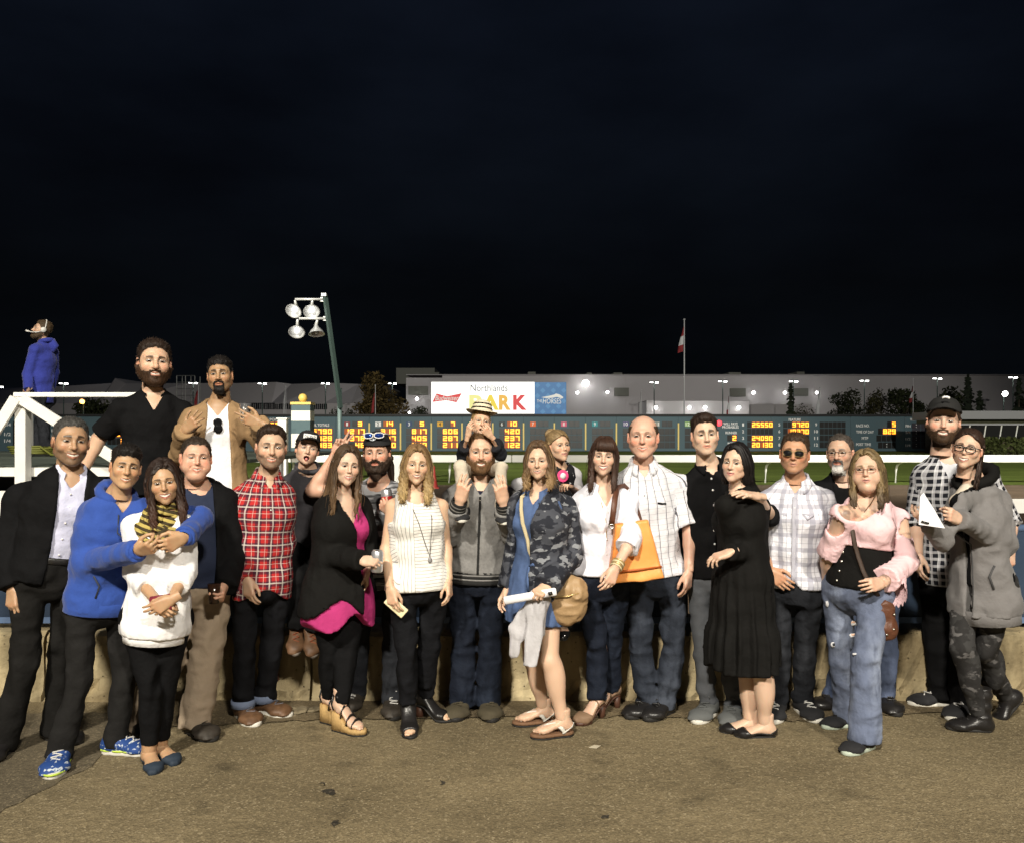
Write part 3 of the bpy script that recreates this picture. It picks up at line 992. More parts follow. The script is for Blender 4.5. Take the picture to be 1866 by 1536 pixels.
# ---------------------------------------------------------------- flags behind the board
m_fred = mat('red_flag_cloth', (.16, .012, .014), .8, var=.2, vscale=2)
m_fwht = mat('white_flag_cloth', (.36, .36, .37), .8)
GD = 108.0

def flag(px, ybot, ytop, cloth, lab, pr=.07, d=GD, fy=None, fdir=-1):
 t = empty('flagpole', (bx(px, d), d, 0), lab, 'flag', 'flagpoles behind the tote board')
 MB().tube([(bx(px, d), d, -.02), (bx(px + (fdir * -.0), d), d, bz(ytop, d))], [pr, pr * .6], 8).build('pole', m_fwht, t, smooth=True)
 MB().lathe((bx(px, d), d, bz(ytop, d)), (0, 0, 1), [(0, .01), (.05, pr * 1.3), (.12, pr * 1.4), (.2, .001)], 8).build('finial', m_fwht, t)
 y0, y1, w = fy
 n, k_ = 14, 6
 rows = []
 for i in range(n + 1):
  f = i / n
  zz = bz(y0 + (y1 - y0) * f, d)
  ww = w / FL * d * (0.35 + .65 * math.sin(min(1, f * 1.15) * math.pi * .62))
  rows.append([(bx(px, d) + fdir * (.05 + ww * j / k_ * (.5 + .5 * f) + (.12 * f)), d - .1 + .22 * math.sin(j * 1.7 + f * 5) * (j / k_), zz - ww * .3 * j / k_) for j in range(k_ + 1)])
 for (a, b), mm in zip((((0, 5), (4, 10), (9, n)) if cloth == 'rwr' else ((0, n),)), ((m_fred, m_fwht, m_fred) if cloth == 'rwr' else ((m_fred,) if cloth == 'r' else (m_fwht,)))):
  a = a if a == 0 else a + 1
  mb = MB()
  b = min(b, n)
  for i in range(a, b + 1):
   mb.v += rows[i]
  for i in range(b - a):
   for j in range(k_):
    q = i * (k_ + 1) + j
    mb.f.append((q, q + 1, q + k_ + 2, q + k_ + 1))
  if cloth == 'rwr' and a > 0:
   st = len(mb.v)
  mb.build('flag_cloth', mm, t, smooth=True)

flag(1247, 755, 584, 'rwr', 'very tall flagpole with a drooping red and white flag', .11, GD, (596, 641, 10))
flag(362, 755, 700, 'r', 'short pole with a limp red flag between the two men standing high', .07, GD, (712, 740, 7), -1)
flag(521, 757, 706, 'w', 'thin short pole with a furled white flag beside the striped pillar', .05, GD, (708, 755, 2.2))
flag(684, 757, 704, 'r', 'short pole with a limp dark red flag in front of the big tree', .06, GD, (716, 752, 6))
flag(1169, 757, 713, 'w', 'short pole with a furled white flag above the bald man', .05, GD, (715, 756, 2.4))
flag(1329, 757, 708, 'rwr', 'short pole with a furled red and white flag near the young man', .05, GD, (722, 756, 3))
flag(1494, 757, 708, 'w', 'short pole with a white flag hanging beside the conifer', .05, GD, (712, 756, 6))
flag(1664, 757, 692, 'rwr', 'short pole with a red and white flag before the dark tree row', .06, GD, (704, 733, 5))

# ---------------------------------------------------------------- buildings far behind
BD = 190.0

def wall_mat(name, c):
 return mat(name, c, .85, var=.06, vscale=.05)

m_b1, m_b2, m_b3 = wall_mat('grey_cladding', (.50, .47, .49)), wall_mat('dark_grey_cladding', (.40, .375, .385)), wall_mat('pale_cladding', (.70, .66, .68))
m_vent = mat('grey_louvre', (.17, .17, .15), .8)

def blk(mb, x0, x1, y0, y1, d0, d1):
 return mb.box((bx(x0, d0), d0, bz(y1, d0)), (bx(x1, d0), d1, bz(y0, d0)))

hall = empty('exhibition_hall', (bx(1350, BD), BD, 0), 'huge flat-roofed pale grey hall across the far side of the track', 'building')
blk(MB(), 806, 1140, 684, 812, BD, BD + 40).build('wall', m_b1, hall)
blk(MB(), 1140.1, 1480, 684.5, 812, BD, BD + 40).build('wall', m_b1, hall)
blk(MB(), 1480.1, 2150, 685, 812, BD, BD + 40).build('wall', m_b1, hall)
blk(MB(), 740, 805.9, 689, 812, BD - .4, BD + 40).build('wall', m_b1, hall)
blk(MB(), 740, 2150, 682.6, 684, BD - .8, BD + 41).build('parapet', m_b2, hall)
for (x0, x1, y0, y1) in ((744, 780, 704, 720), (1120, 1146, 707, 722), (1331, 1359, 708, 723), (1447, 1473, 708, 722)):
 blk(MB(), x0, x1, y0, y1, BD - .9, BD - .2).build('louvre', m_vent, hall)
for (x0, x1, y0) in ((962, 976, 678), (1328, 1350, 679), (1070, 1078, 679.5), (1118, 1134, 679.5), (1452, 1466, 678)):
 blk(MB(), x0, x1, y0, 682.4, BD + 2, BD + 8).build('roof_unit', m_vent, hall)
annex = empty('low_annex', (bx(1270, BD - 12), BD - 12, 0), 'lower lighter annex in front of the grey hall', 'building')
blk(MB(), 1178, 1365, 731, 812, BD - 12, BD - 1.5).build('wall', m_b3, annex)
blk(MB(), 1177, 1366, 730, 731, BD - 12.3, BD - 1.5).build('parapet', m_b2, annex)
blk(MB(), 1365.5, 1480, 737, 812, BD - 8, BD - 1.5).build('side_wing', m_b2, annex)

arena = empty('arena_building', (bx(300, BD), BD, 0), 'long dark grey arena with angled facets and a strip of windows', 'building')
mb = MB()
fac = [(-300, 712), (60, 705), (176, 696), (183, 688), (196, 697), (330, 699), (420, 699), (495, 697), (512, 698), (590, 697.5), (640, 698), (690, 700)]
dep = [0, -3, 0, -2, 0, 5, 5, 5, 0, 3, 0, 2]
for i in range(len(fac) - 1):
 (xa, ya), (xb, yb) = fac[i], fac[i + 1]
 da, db = BD + dep[i], BD + dep[i + 1]
 a0, a1 = (bx(xa, da), da, bz(735, da)), (bx(xb, db), db, bz(735, db))
 b0, b1 = (bx(xa, da), da + 9 - abs(dep[i]), bz(ya, da) * 1.02), (bx(xb, db), db + 9 - abs(dep[i + 1]), bz(yb, db) * 1.02)
 MB().add([a0, a1, b1, b0, (a0[0], a0[1] + 30, a0[2]), (a1[0], a1[1] + 30, a1[2]), (b1[0], b1[1] + 30, b1[2]), (b0[0], b0[1] + 30, b0[2])],
  [(0, 1, 2, 3), (3, 2, 6, 7), (0, 4, 5, 1), (1, 5, 6, 2), (4, 0, 3, 7)]).build('roof_facet', (m_b2, m_b1)[i % 2] if i not in (5, 6) else m_b2, arena)
blk(MB(), -300, 739, 735.2, 812, BD - 3, BD + 20).build('wall', m_b2, arena)
m_wind = mat('dark_window_glass', (.01, .012, .015), .15)
for i in range(15):
 x0 = 438 + i * 10.6
 f_ = blk(MB(), x0, x0 + 9, 734.5 if i < 6 else 736, 746, BD - 3.5, BD - 2.8).build('window', m_wind, arena)
 for q in (3, 6):
  blk(MB(), x0 + q - .3, x0 + q + .3, 736.2, 745.8, BD - 3.65, BD - 3.51).build('glazing_bar', m_b2, f_)
blk(MB(), 722, 792, 671, 700, BD + 30, BD + 60).build('upper_block', m_vent, arena)
blk(MB(), 752, 800, 679, 700, BD + 28, BD + 29.9).build('upper_block', m_vent, arena)

twr = empty('lattice_tower', (bx(338, 150), 150, 0), 'open steel lattice frame rising between the two men standing high', 'tower')
for x_ in (322, 338, 355):
 for dd in (150, 152.5):
  MB().tube([(bx(x_, 150), dd, 0), (bx(x_, 150), dd, bz(685, 150))], .09, 6).build('upright', m_steel, twr)
for y_ in (685, 697, 709, 721, 733, 745):
 MB().tube([(bx(322, 150), 150, bz(y_, 150)), (bx(355, 150), 150, bz(y_, 150))], .08, 6).build('cross_bar', m_steel, twr)

# low covered stand, rail and clipped hedge at the board's far end
st_ = empty('low_grandstand', (bx(1850, 85), 85, 0), 'low pale covered stand with a long roof beyond the end of the tote board', 'stand')
m_pale = mat('pale_roof_sheet', (.30, .30, .31), .6)
MB().box((bx(1722, 85), 85, bz(764, 85)), (bx(2100, 85), 92, bz(749, 85))).build('roof', m_pale, st_)
MB().box((bx(1722, 85), 86, bz(771, 85)), (bx(2100, 85), 91, bz(764.3, 85))).build('fascia', mat('olive_panel', (.10, .10, .06), .7), st_)
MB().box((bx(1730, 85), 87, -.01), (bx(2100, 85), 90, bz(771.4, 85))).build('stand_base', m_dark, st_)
hr = empty('inner_rail', (bx(1840, 70), 70, 0), 'thin pale inner rail on slanted legs in front of the low stand', 'rail')
MB().box((bx(1716, 70), 70, bz(774.8, 70)), (bx(2080, 70), 70.15, bz(771.8, 70))).build('rail_board', m_pale, hr)
for x_ in range(1740, 2080, 29):
 MB().tube([(bx(x_, 70), 70.1, bz(774, 70)), (bx(x_ - 5, 70), 70.5, 0)], .05, 6).build('support', m_rail, hr)

# ---------------------------------------------------------------- trees
m_bark = mat('bark', (.06, .045, .03), .9)

def leaf_mat(name, c):
 return mat(name, c, .8, attr=True, spec=.15)

m_leaf = leaf_mat('leaves', (1, 1, 1))

def tree(px, d, ytop, ybase, wpx, col, lab, name='leafy_tree', cat='tree', grp='trees behind the tote board', n=2600, lobes=9, seed=1, low=.15):
 rg = np.random.RandomState(seed)
 X, H, W = bx(px, d), bz(ytop, d), wpx / FL * d
 t = empty(name, (X, d, 0), lab, cat, grp)
 tk = MB().tube([(X, d, -.02), (X + .1, d, H * .3), (X - .05, d, H * .6), (X, d, H * .85)], [H * .03, H * .024, H * .014, H * .004], 8)
 for k in range(7):
  a = rg.uniform(0, 6.28)
  z0 = H * rg.uniform(.25, .6)
  r = W * .4 * rg.uniform(.6, 1)
  tk.tube([(X, d, z0), (X + r * .5 * math.cos(a), d + r * .5 * math.sin(a), z0 + H * .12), (X + r * math.cos(a), d + r * math.sin(a), z0 + H * .2)], [H * .012, H * .008, H * .003], 5)
 tk.build('trunk', m_bark, t, smooth=True)
 zc, rz = H * (.5 + low * .5), H * (.5 - low * .5)
 cs = []
 for k in range(lobes):
  a, e = rg.uniform(0, 6.28), rg.uniform(-.8, 1)
  q = rg.uniform(.35, .72)
  cs.append((X + W / 2 * q * math.cos(a) * math.sqrt(1 - e * e * .6), d + W / 2 * q * math.sin(a), zc + rz * .7 * e, W * rg.uniform(.16, .27), rz * rg.uniform(.25, .42)))
 cs.append((X, d, zc, W * .3, rz * .6))
 ids = rg.randint(0, len(cs), n)
 C = np.array(cs)[ids]
 u = rg.normal(size=(n, 3))
 u /= np.linalg.norm(u, axis=1)[:, None]
 rad = rg.uniform(.55, 1.08, n)[:, None]
 P = C[:, :3] + u * rad * np.stack([C[:, 3], C[:, 3], C[:, 4]], 1)
 s = W * .030 * rg.uniform(.6, 1.5, n)[:, None]
 n1 = rg.normal(size=(n, 3))
 n1 /= np.linalg.norm(n1, axis=1)[:, None]
 n2 = np.cross(n1, rg.normal(size=(n, 3)))
 n2 /= np.linalg.norm(n2, axis=1)[:, None]
 V = np.stack([P - n1 * s, P + n2 * s * .55, P + n1 * s, P - n2 * s * .55], 1).reshape(-1, 3)
 V[:, 2] = np.maximum(V[:, 2], .05)
 Q = np.arange(4 * n).reshape(n, 4)
 cl = np.array(col)[None] * rg.uniform(.5, 1.5, (n, 1)) * (0.75 + .5 * rg.rand(len(cs))[ids][:, None])
 tg = np.repeat(cl, 4, axis=0)
 link_mesh('crown', raw_mesh('crown', V - np.array((X, d, 0)), Q, m_leaf, tg, smooth=False), t)

def conifer(px, d, ytop, wpx, col, lab, seed=1, n_layers=17):
 rg = np.random.RandomState(seed)
 X, H, W = bx(px, d), bz(ytop, d), wpx / FL * d
 t = empty('conifer_tree', (X, d, 0), lab, 'tree', 'conifers behind the tote board')
 MB().tube([(X, d, -.02), (X, d, H * .98)], [H * .022, H * .002], 7).build('trunk', m_bark, t, smooth=True)
 V, cl = [], []
 for k in range(n_layers):
  f = k / (n_layers - 1)
  z = H * (.08 + .9 * f)
  r = W / 2 * (1 - f) ** .85 * rg.uniform(.75, 1.15) + .05
  nb = int(7 + 9 * (1 - f))
  for j in range(nb):
   a = rg.uniform(0, 6.28)
   rr = r * rg.uniform(.55, 1.15)
   zj = H * rg.uniform(-.03, .03)
   ca, sa = math.cos(a), math.sin(a)
   for q in range(9):
    s = (q + 1) / 9
    cx_, cy_, cz_ = X + rr * s * ca, d + rr * s * sa, z + zj - rr * .34 * s * s
    w = H * .022 * rg.uniform(.7, 1.5) * (1.25 - s * .6)
    dx, dz = rg.uniform(-1, 1), rg.uniform(-1, .3)
    V += [(cx_ - w * sa - w * ca, cy_ + w * ca, cz_), (cx_, cy_, cz_ + w * .45), (cx_ + w * sa + w * ca * .6, cy_ - w * ca, cz_ - w * .2), (cx_ + dx * w * .4, cy_, cz_ - w * 1.1 + dz * w * .3)]
    cl += [np.array(col) * rg.uniform(.5, 1.5)] * 4
 V = np.array(V)
 Q = np.arange(len(V)).reshape(-1, 4)
 link_mesh('crown', raw_mesh('crown', V - np.array((X, d, 0)), Q, m_leaf, np.array(cl), smooth=False), t)

G1, G2, G3 = (.036, .034, .013), (.018, .022, .009), (.055, .038, .013)
tree(695, 125, 668, 757, 96, G3, 'big round brownish tree standing beside the white sign', seed=3, n=4200, lobes=14)
tree(623, 122, 733, 757, 62, G2, 'low dark bush beyond the floodlight mast', seed=4, n=1500, name='bush', cat='bush', low=0)
tree(760, 121, 737, 757, 60, G2, 'low dark bush at the foot of the sign', seed=5, n=1500, name='bush', cat='bush', low=0)
conifer(1441, 122, 700, 38, (.013, .018, .009), 'slim dark conifer above the man in sunglasses', 6)
tree(1470, 118, 732, 757, 52, G1, 'small yellowish bush right next to the slim conifer', seed=7, n=1300, name='bush', cat='bush', low=0)
tree(1545, 124, 708, 757, 72, G2, 'dark rounded tree above the grey bearded man', seed=8, n=2600)
tree(1592, 126, 711, 757, 62, G1, 'olive rounded tree in the middle of the tree row', seed=9, n=2600)
tree(1645, 122, 702, 757, 82, G2, 'broad dark tree behind the red and white flag', seed=10, n=3200)
tree(1715, 124, 704, 757, 88, G2, 'broad dark tree behind the capped tall man', seed=11, n=3200)
conifer(1764, 112, 684, 64, (.010, .014, .008), 'tall spruce behind the woman in glasses', 12)
conifer(1785, 110, 712, 70, (.010, .014, .008), 'shorter spruce leaning into its tall neighbour', 13)
conifer(1857, 112, 690, 62, (.010, .014, .008), 'dark spruce at the end of the tree row', 14)
tree(1735, 84, 772, 800, 60, (.02, .026, .014), 'dark shrub at the end of the tote board', seed=15, n=1500, name='bush', cat='bush', low=0)
tree(190, 123, 712, 757, 120, G2, 'dark tree beyond the white platform railing', seed=16, n=2200)

hedge = empty('hedge', (bx(1850, 60), 60, 0), 'clipped dark green hedge on the infield beyond the tall man', 'hedge')
rg = np.random.RandomState(5)
n = 5200
P = np.stack([rg.uniform(bx(1725, 60), bx(2100, 60), n), 60 + rg.uniform(0, 1.6, n), rg.uniform(0, bz(797, 60), n)], 1)
face = rg.rand(n) < .8
P[face, 1] = 60 + np.abs(rg.normal(0, .06, face.sum()))
s = .10 * rg.uniform(.6, 1.4, (n, 1))
n1 = rg.normal(size=(n, 3)); n1 /= np.linalg.norm(n1, axis=1)[:, None]
n2 = np.cross(n1, rg.normal(size=(n, 3))); n2 /= np.linalg.norm(n2, axis=1)[:, None]
V = np.stack([P - n1 * s, P + n2 * s, P + n1 * s, P - n2 * s], 1).reshape(-1, 3) - np.array(hedge.location)
link_mesh('foliage', raw_mesh('foliage', V, np.arange(4 * n).reshape(n, 4), m_leaf, np.repeat(np.array((.05, .06, .018))[None] * rg.uniform(.4, 1.5, (n, 1)), 4, 0), smooth=False), hedge)
MB().box((bx(1727, 60), 60.25, -.01), (bx(2100, 60), 61.5, bz(799, 60))).build('branches', m_bark, hedge)

# ---------------------------------------------------------------- car-park lamps and wall lamps
m_led = mat('white_lamp_glow', (1, 1, 1), .4, emit=(1.0, .98, .93), estr=14)
m_sod = mat('orange_lamp_glow', (1, .6, .2), .4, emit=(1, .42, .08), estr=9)
LD = 160.0
lab_l = ['tall twin-headed car park lamp, first from the platform side', 'twin-headed car park lamp above the white platform railing', 'twin-headed car park lamp beside the lattice tower',
  'twin-headed car park lamp near the striped pillar', 'twin-headed car park lamp by the leaning floodlight mast', 'twin-headed car park lamp in front of the big brownish tree',
  'twin-headed car park lamp above the bald man in the checked shirt', 'twin-headed car park lamp right of the very tall flagpole', 'twin-headed car park lamp over the slim conifer',
  'twin-headed car park lamp over the dark rounded tree', 'twin-headed car park lamp over the broad dark trees', 'twin-headed car park lamp by the tall spruce']
for (px, py), lab in zip(((-2, 705), (116, 699), (352, 698), (478, 699), (593, 699), (715, 699), (1192, 697), (1317, 695), (1446, 695), (1575, 694), (1708, 690), (1846, 688)), lab_l):
 X, Z = bx(px, LD), bz(py, LD)
 t = empty('car_park_lamp', (X, LD, 0), lab, 'street lamp', 'car park lamps beyond the track')
 MB().tube([(X, LD, -.02), (X, LD, Z)], [.12, .08], 8).build('pole', m_mast, t, smooth=True)
 MB().tube([(X - .45, LD, Z), (X + .45, LD, Z)], .05, 6).build('arm', m_mast, t)
 for sg in (-1, 1):
  hd = MB().box((X + sg * .2 if sg > 0 else X - .75, LD - .2, Z + .02), (X + .75 if sg > 0 else X - .2, LD + .2, Z + .22)).build('lamp_head', m_mast, t)
  MB().box((X + sg * .24 if sg > 0 else X - .72, LD - .215, Z - .13 - .05 * sg), (X + .72 if sg > 0 else X - .24, LD + .18, Z + .015)).build('lens', m_led, hd)

WD = BD - 1.3
for (px, py, dd, big, mm, lab) in ((1067, 699, WD, 2.0, m_led, 'large bright flood lamp high on the grey hall wall'), (1052, 716, WD, .8, m_led, 'small wall lamp just below the large bright flood lamp'),
  (1107, 715, WD, .8, m_led, 'small wall lamp beside a louvre on the grey hall'), (1195, 743, BD - 12.8, .9, m_led, 'first wall lamp on the low annex near the bald man'),
  (1256, 743, BD - 12.8, .9, m_led, 'wall lamp on the annex beside the tall flagpole foot'), (1285, 743, BD - 12.8, .9, m_led, 'wall lamp on the annex above the young man in black'),
  (1346, 743, BD - 12.8, .9, m_led, 'last wall lamp at the far end of the annex'), (1373, 716, WD, .9, m_led, 'wall lamp on the grey hall next to a louvre panel'),
  (1430, 716, WD, .9, m_led, 'wall lamp on the grey hall beside the slim conifer'), (1488, 716, WD, .8, m_led, 'wall lamp on the grey hall above the white hanging flag'),
  (760, 727, WD - .6, .9, m_led, 'wall lamp on the pale hall end beside the big tree'), (1831, 718, 130, 1.1, m_led, 'bright lamp in front of the last dark spruce'),
  (150, 732, 110, .8, m_sod, 'small orange lamp glowing beyond the platform railing'), (746, 752, 112, .4, m_led, 'tiny white lamp low beside the billboard foot')):
 X, Z = bx(px, dd), bz(py, dd)
 s = .38 * big
 t = empty('wall_lamp', (X, dd, Z), lab, 'lamp', 'lamps on the far buildings')
 MB().box((X - s * .7, dd - .02, Z - s * .3), (X + s * .7, dd + .5, Z + s * .75)).build('housing', m_vent, t)
 MB().lathe((X, dd - .03, Z), (0, -1, -.35), [(0, s), (s * .35, s * .9), (s * .6, s * .5), (s * .7, .001)], 12).build('lens', mm, t, smooth=True)
 if dd > 150:
  pl = bpy.data.lights.new('wall_lamp_light', 'POINT')
  pl.energy, pl.color, pl.shadow_soft_size = 55 * big, (.93, 1, .97), .1
  po = bpy.data.objects.new('wall_lamp_light', pl)
  COL.objects.link(po)
  po.location = (X, dd - 1.6, Z - .9)
for (px, lab) in ((1831, 'slim lamp post carrying the bright lamp before the spruce'),):
 t = MB().tube([(bx(1831, 130), 130.3, -.02), (bx(1831, 130), 130.3, bz(718, 130))], [.1, .07], 8).build('lamp_post', m_mast, smooth=True, loc=(bx(1831, 130), 130.3, 0))
 tag(t, lab, 'lamp post')
t = MB().tube([(bx(150, 110), 110.3, -.02), (bx(150, 110), 110.3, bz(732, 110))], [.1, .07], 8).build('lamp_post', m_mast, smooth=True, loc=(bx(150, 110), 110.3, 0))
tag(t, 'slim lamp post carrying the small orange lamp', 'lamp post')
# ================================================================ SIGNED-DISTANCE MODELLING (people, clothes, soft things)
def A(*v):
 return np.array(v, dtype=np.float64)

def nrm(v):
 v = np.asarray(v, float)
 return v / (np.linalg.norm(v) + 1e-12)

_lat = np.random.RandomState(11).uniform(-1, 1, (32, 32, 32)).astype(np.float32)

def vnoise(p):
 """Smooth value noise, p (n,3) -> (n,) in -1..1."""
 p = np.asarray(p, np.float32)
 i = np.floor(p).astype(np.int32)
 f = p - i
 f = f * f * (3 - 2 * f)
 i0, i1 = i & 31, (i + 1) & 31
 r = 0
 for a in (0, 1):
  for b in (0, 1):
   for c in (0, 1):
    w = (f[:, 0] if a else 1 - f[:, 0]) * (f[:, 1] if b else 1 - f[:, 1]) * (f[:, 2] if c else 1 - f[:, 2])
    r = r + w * _lat[(i1 if a else i0)[:, 0], (i1 if b else i0)[:, 1], (i1 if c else i0)[:, 2]]
 return r

def smin(a, b, k):
 if k <= 0:
  return np.minimum(a, b)
 h = np.maximum(k - np.abs(a - b), 0) / k
 return np.minimum(a, b) - h * h * (k * 0.25)

def smax(a, b, k):
 return -smin(-a, -b, k)

def cone(a, b, ra, rb, W=None, cap0=False, cap1=False):
 """Tapered capsule a-b; ra/rb a radius, or (width, depth) radii with W the width direction."""
 a, b = np.asarray(a, float), np.asarray(b, float)
 ba = b - a
 L2 = float(ba @ ba) + 1e-12
 L = math.sqrt(L2)
 t_ = ba / L
 ell = not np.isscalar(ra)
 rm = max(max(ra) if ell else ra, max(rb) if ell else rb)
 lo, hi = np.minimum(a, b) - rm, np.maximum(a, b) + rm
 if ell:
  w = np.asarray(W, float)
  w = nrm(w - t_ * (w @ t_))
  n = np.cross(t_, w)

 def fn(X, Y, Z):
  px, py, pz = X - a[0], Y - a[1], Z - a[2]
  s = px * t_[0] + py * t_[1] + pz * t_[2]
  t = np.clip(s / L, 0, 1)
  if ell:
   rw, rn = ra[0] + (rb[0] - ra[0]) * t, ra[1] + (rb[1] - ra[1]) * t
   mn = np.minimum(rw, rn)
   qa = (s - t * L) / mn
   qw = (px * w[0] + py * w[1] + pz * w[2]) / rw
   qn = (px * n[0] + py * n[1] + pz * n[2]) / rn
   d = (np.sqrt(qa * qa + qw * qw + qn * qn) - 1) * mn
  else:
   qx, qy, qz = px - t * ba[0], py - t * ba[1], pz - t * ba[2]
   d = np.sqrt(qx * qx + qy * qy + qz * qz) - (ra + (rb - ra) * t)
  if cap0:
   d = np.maximum(d, -s)
  if cap1:
   d = np.maximum(d, s - L)
  return d
 return fn, lo, hi

def ell(c, r, R=None):
 c, r = np.asarray(c, float), np.asarray(r, float)
 m = float(r.max())

 def fn(X, Y, Z):
  x, y, z = X - c[0], Y - c[1], Z - c[2]
  if R is not None:
   x, y, z = (x * R[0][0] + y * R[0][1] + z * R[0][2], x * R[1][0] + y * R[1][1] + z * R[1][2], x * R[2][0] + y * R[2][1] + z * R[2][2])
  k0 = np.sqrt((x / r[0]) ** 2 + (y / r[1]) ** 2 + (z / r[2]) ** 2)
  k1 = np.sqrt((x / r[0] ** 2) ** 2 + (y / r[1] ** 2) ** 2 + (z / r[2] ** 2) ** 2) + 1e-9
  return k0 * (k0 - 1) / k1
 ext = r if R is None else np.full(3, m)
 return fn, c - ext, c + ext

def rbox(c, h, r, R=None):
 c, h = np.asarray(c, float), np.asarray(h, float)

 def fn(X, Y, Z):
  x, y, z = X - c[0], Y - c[1], Z - c[2]
  if R is not None:
   x, y, z = (x * R[0][0] + y * R[0][1] + z * R[0][2], x * R[1][0] + y * R[1][1] + z * R[1][2], x * R[2][0] + y * R[2][1] + z * R[2][2])
  x, y, z = np.abs(x) - h[0] + r, np.abs(y) - h[1] + r, np.abs(z) - h[2] + r
  return np.sqrt(np.maximum(x, 0) ** 2 + np.maximum(y, 0) ** 2 + np.maximum(z, 0) ** 2) + np.minimum(np.maximum(x, np.maximum(y, z)), 0) - r
 e = np.full(3, np.linalg.norm(h)) if R is not None else h
 return fn, c - e, c + e

class Fld:
 """Dense distance field on a grid."""

 def __init__(s, lo, hi, h, m=0.03):
  s.h, s.m = h, m
  s.lo = np.asarray(lo, float)
  s.n = np.ceil((np.asarray(hi, float) - s.lo) / h).astype(int) + 1
  s.ax = [(s.lo[i] + h * np.arange(s.n[i])).astype(np.float32) for i in range(3)]
  s.d = np.full(tuple(s.n), 0.5, np.float32)

 def rng(s, lo, hi):
  a = np.clip(np.floor((np.asarray(lo) - s.lo) / s.h).astype(int), 0, s.n)
  b = np.clip(np.ceil((np.asarray(hi) - s.lo) / s.h).astype(int) + 1, 0, s.n)
  if (b <= a).any():
   return None
  sl = tuple(slice(x, y) for x, y in zip(a, b))
  return sl, s.ax[0][sl[0]][:, None, None], s.ax[1][sl[1]][None, :, None], s.ax[2][sl[2]][None, None, :]

 def grid(s):
  return s.ax[0][:, None, None], s.ax[1][None, :, None], s.ax[2][None, None, :]

 def add(s, pr, k=0.0):
  fn, lo, hi = pr
  q = s.rng(lo - k - s.m, hi + k + s.m)
  if q:
   sl, X, Y, Z = q
   s.d[sl] = smin(s.d[sl], fn(X, Y, Z).astype(np.float32), k)
  return s

 def sub(s, pr, k=0.0):
  fn, lo, hi = pr
  q = s.rng(lo - k - s.h, hi + k + s.h)
  if q:
   sl, X, Y, Z = q
   s.d[sl] = smax(s.d[sl], -fn(X, Y, Z).astype(np.float32), k)
  return s

 def cut(s, expr, k=0.0):
  """Remove where expr > 0 (expr an array over the grid)."""
  s.d = smax(s.d, expr.astype(np.float32), k)
  return s

 def displace(s, fn, band=0.03):
  idx = np.nonzero(np.abs(s.d) < band)
  P = np.stack([s.ax[i][idx[i]] for i in range(3)], 1)
  s.d[idx] += fn(P).astype(np.float32)
  return s

 def at(s, p):
  i = np.clip(np.round((np.asarray(p) - s.lo) / s.h).astype(int), 0, s.n - 1)
  return s.d[tuple(i)]

 def march(s, o, dr, t1):
  """Distance along dr from o (starting outside at t1, going inward) to the first surface point."""
  t = t1
  while t > -0.3:
   if s.at(o + dr * t) < 0:
    return t
   t -= s.h * 0.25
  return None

 def mesh(s):
  return nets(s.d, s.lo, s.h)

def nets(d, lo, h):
 S = d < 0
 c = np.zeros(tuple(np.array(d.shape) - 1), np.uint8)
 for a in (0, 1):
  for b in (0, 1):
   for e in (0, 1):
    c += S[a:d.shape[0] - 1 + a, b:d.shape[1] - 1 + b, e:d.shape[2] - 1 + e]
 act = (c > 0) & (c < 8)
 I = np.argwhere(act)
 n = len(I)
 if n == 0:
  return np.zeros((0, 3)), np.zeros((0, 4), int)
 vid = np.full(act.shape, -1, np.int32)
 vid[act] = np.arange(n)
 acc, cnt = np.zeros((n, 3)), np.zeros(n)
 i, j, k = I.T
 cs = [(a, b, e) for a in (0, 1) for b in (0, 1) for e in (0, 1)]
 for p in cs:
  for ax in range(3):
   if p[ax]:
    continue
   q = list(p)
   q[ax] = 1
   da, db = d[i + p[0], j + p[1], k + p[2]], d[i + q[0], j + q[1], k + q[2]]
   m = (da < 0) != (db < 0)
   t = da[m] / (da[m] - db[m])
   pt = np.tile(np.array(p, float), (m.sum(), 1))
   pt[:, ax] += t
   acc[m] += pt
   cnt[m] += 1
 V = lo + h * (I + acc / cnt[:, None])
 Q = []
 for ax in range(3):
  o1, o2 = (ax + 1) % 3, (ax + 2) % 3
  sl0, sl1 = [slice(None)] * 3, [slice(None)] * 3
  sl0[ax], sl1[ax] = slice(0, -1), slice(1, None)
  for o in (o1, o2):
   sl0[o] = sl1[o] = slice(1, -1)
  a, b = S[tuple(sl0)], S[tuple(sl1)]
  E = np.argwhere(a != b)
  if not len(E):
   continue
  ins = a[tuple(E.T)]
  base = E.copy()
  base[:, o1] += 1
  base[:, o2] += 1
  def cell(u, v):
   q = base.copy()
   q[:, o1] += u
   q[:, o2] += v
   return vid[tuple(q.T)]
  q = np.stack([cell(-1, -1), cell(0, -1), cell(0, 0), cell(-1, 0)], 1)
  q[~ins] = q[~ins][:, ::-1]
  Q.append(q)
 Q = np.concatenate(Q)
 return V, Q[(Q >= 0).all(1)]

def place(V, Q, M, o):
 """Local points -> world: columns of M are the local axes; flips faces where M mirrors."""
 W = V @ np.asarray(M).T + np.asarray(o)
 if np.linalg.det(M) < 0:
  Q = [q[:, ::-1] for q in Q] if isinstance(Q, list) else Q[:, ::-1]
 return W, Q

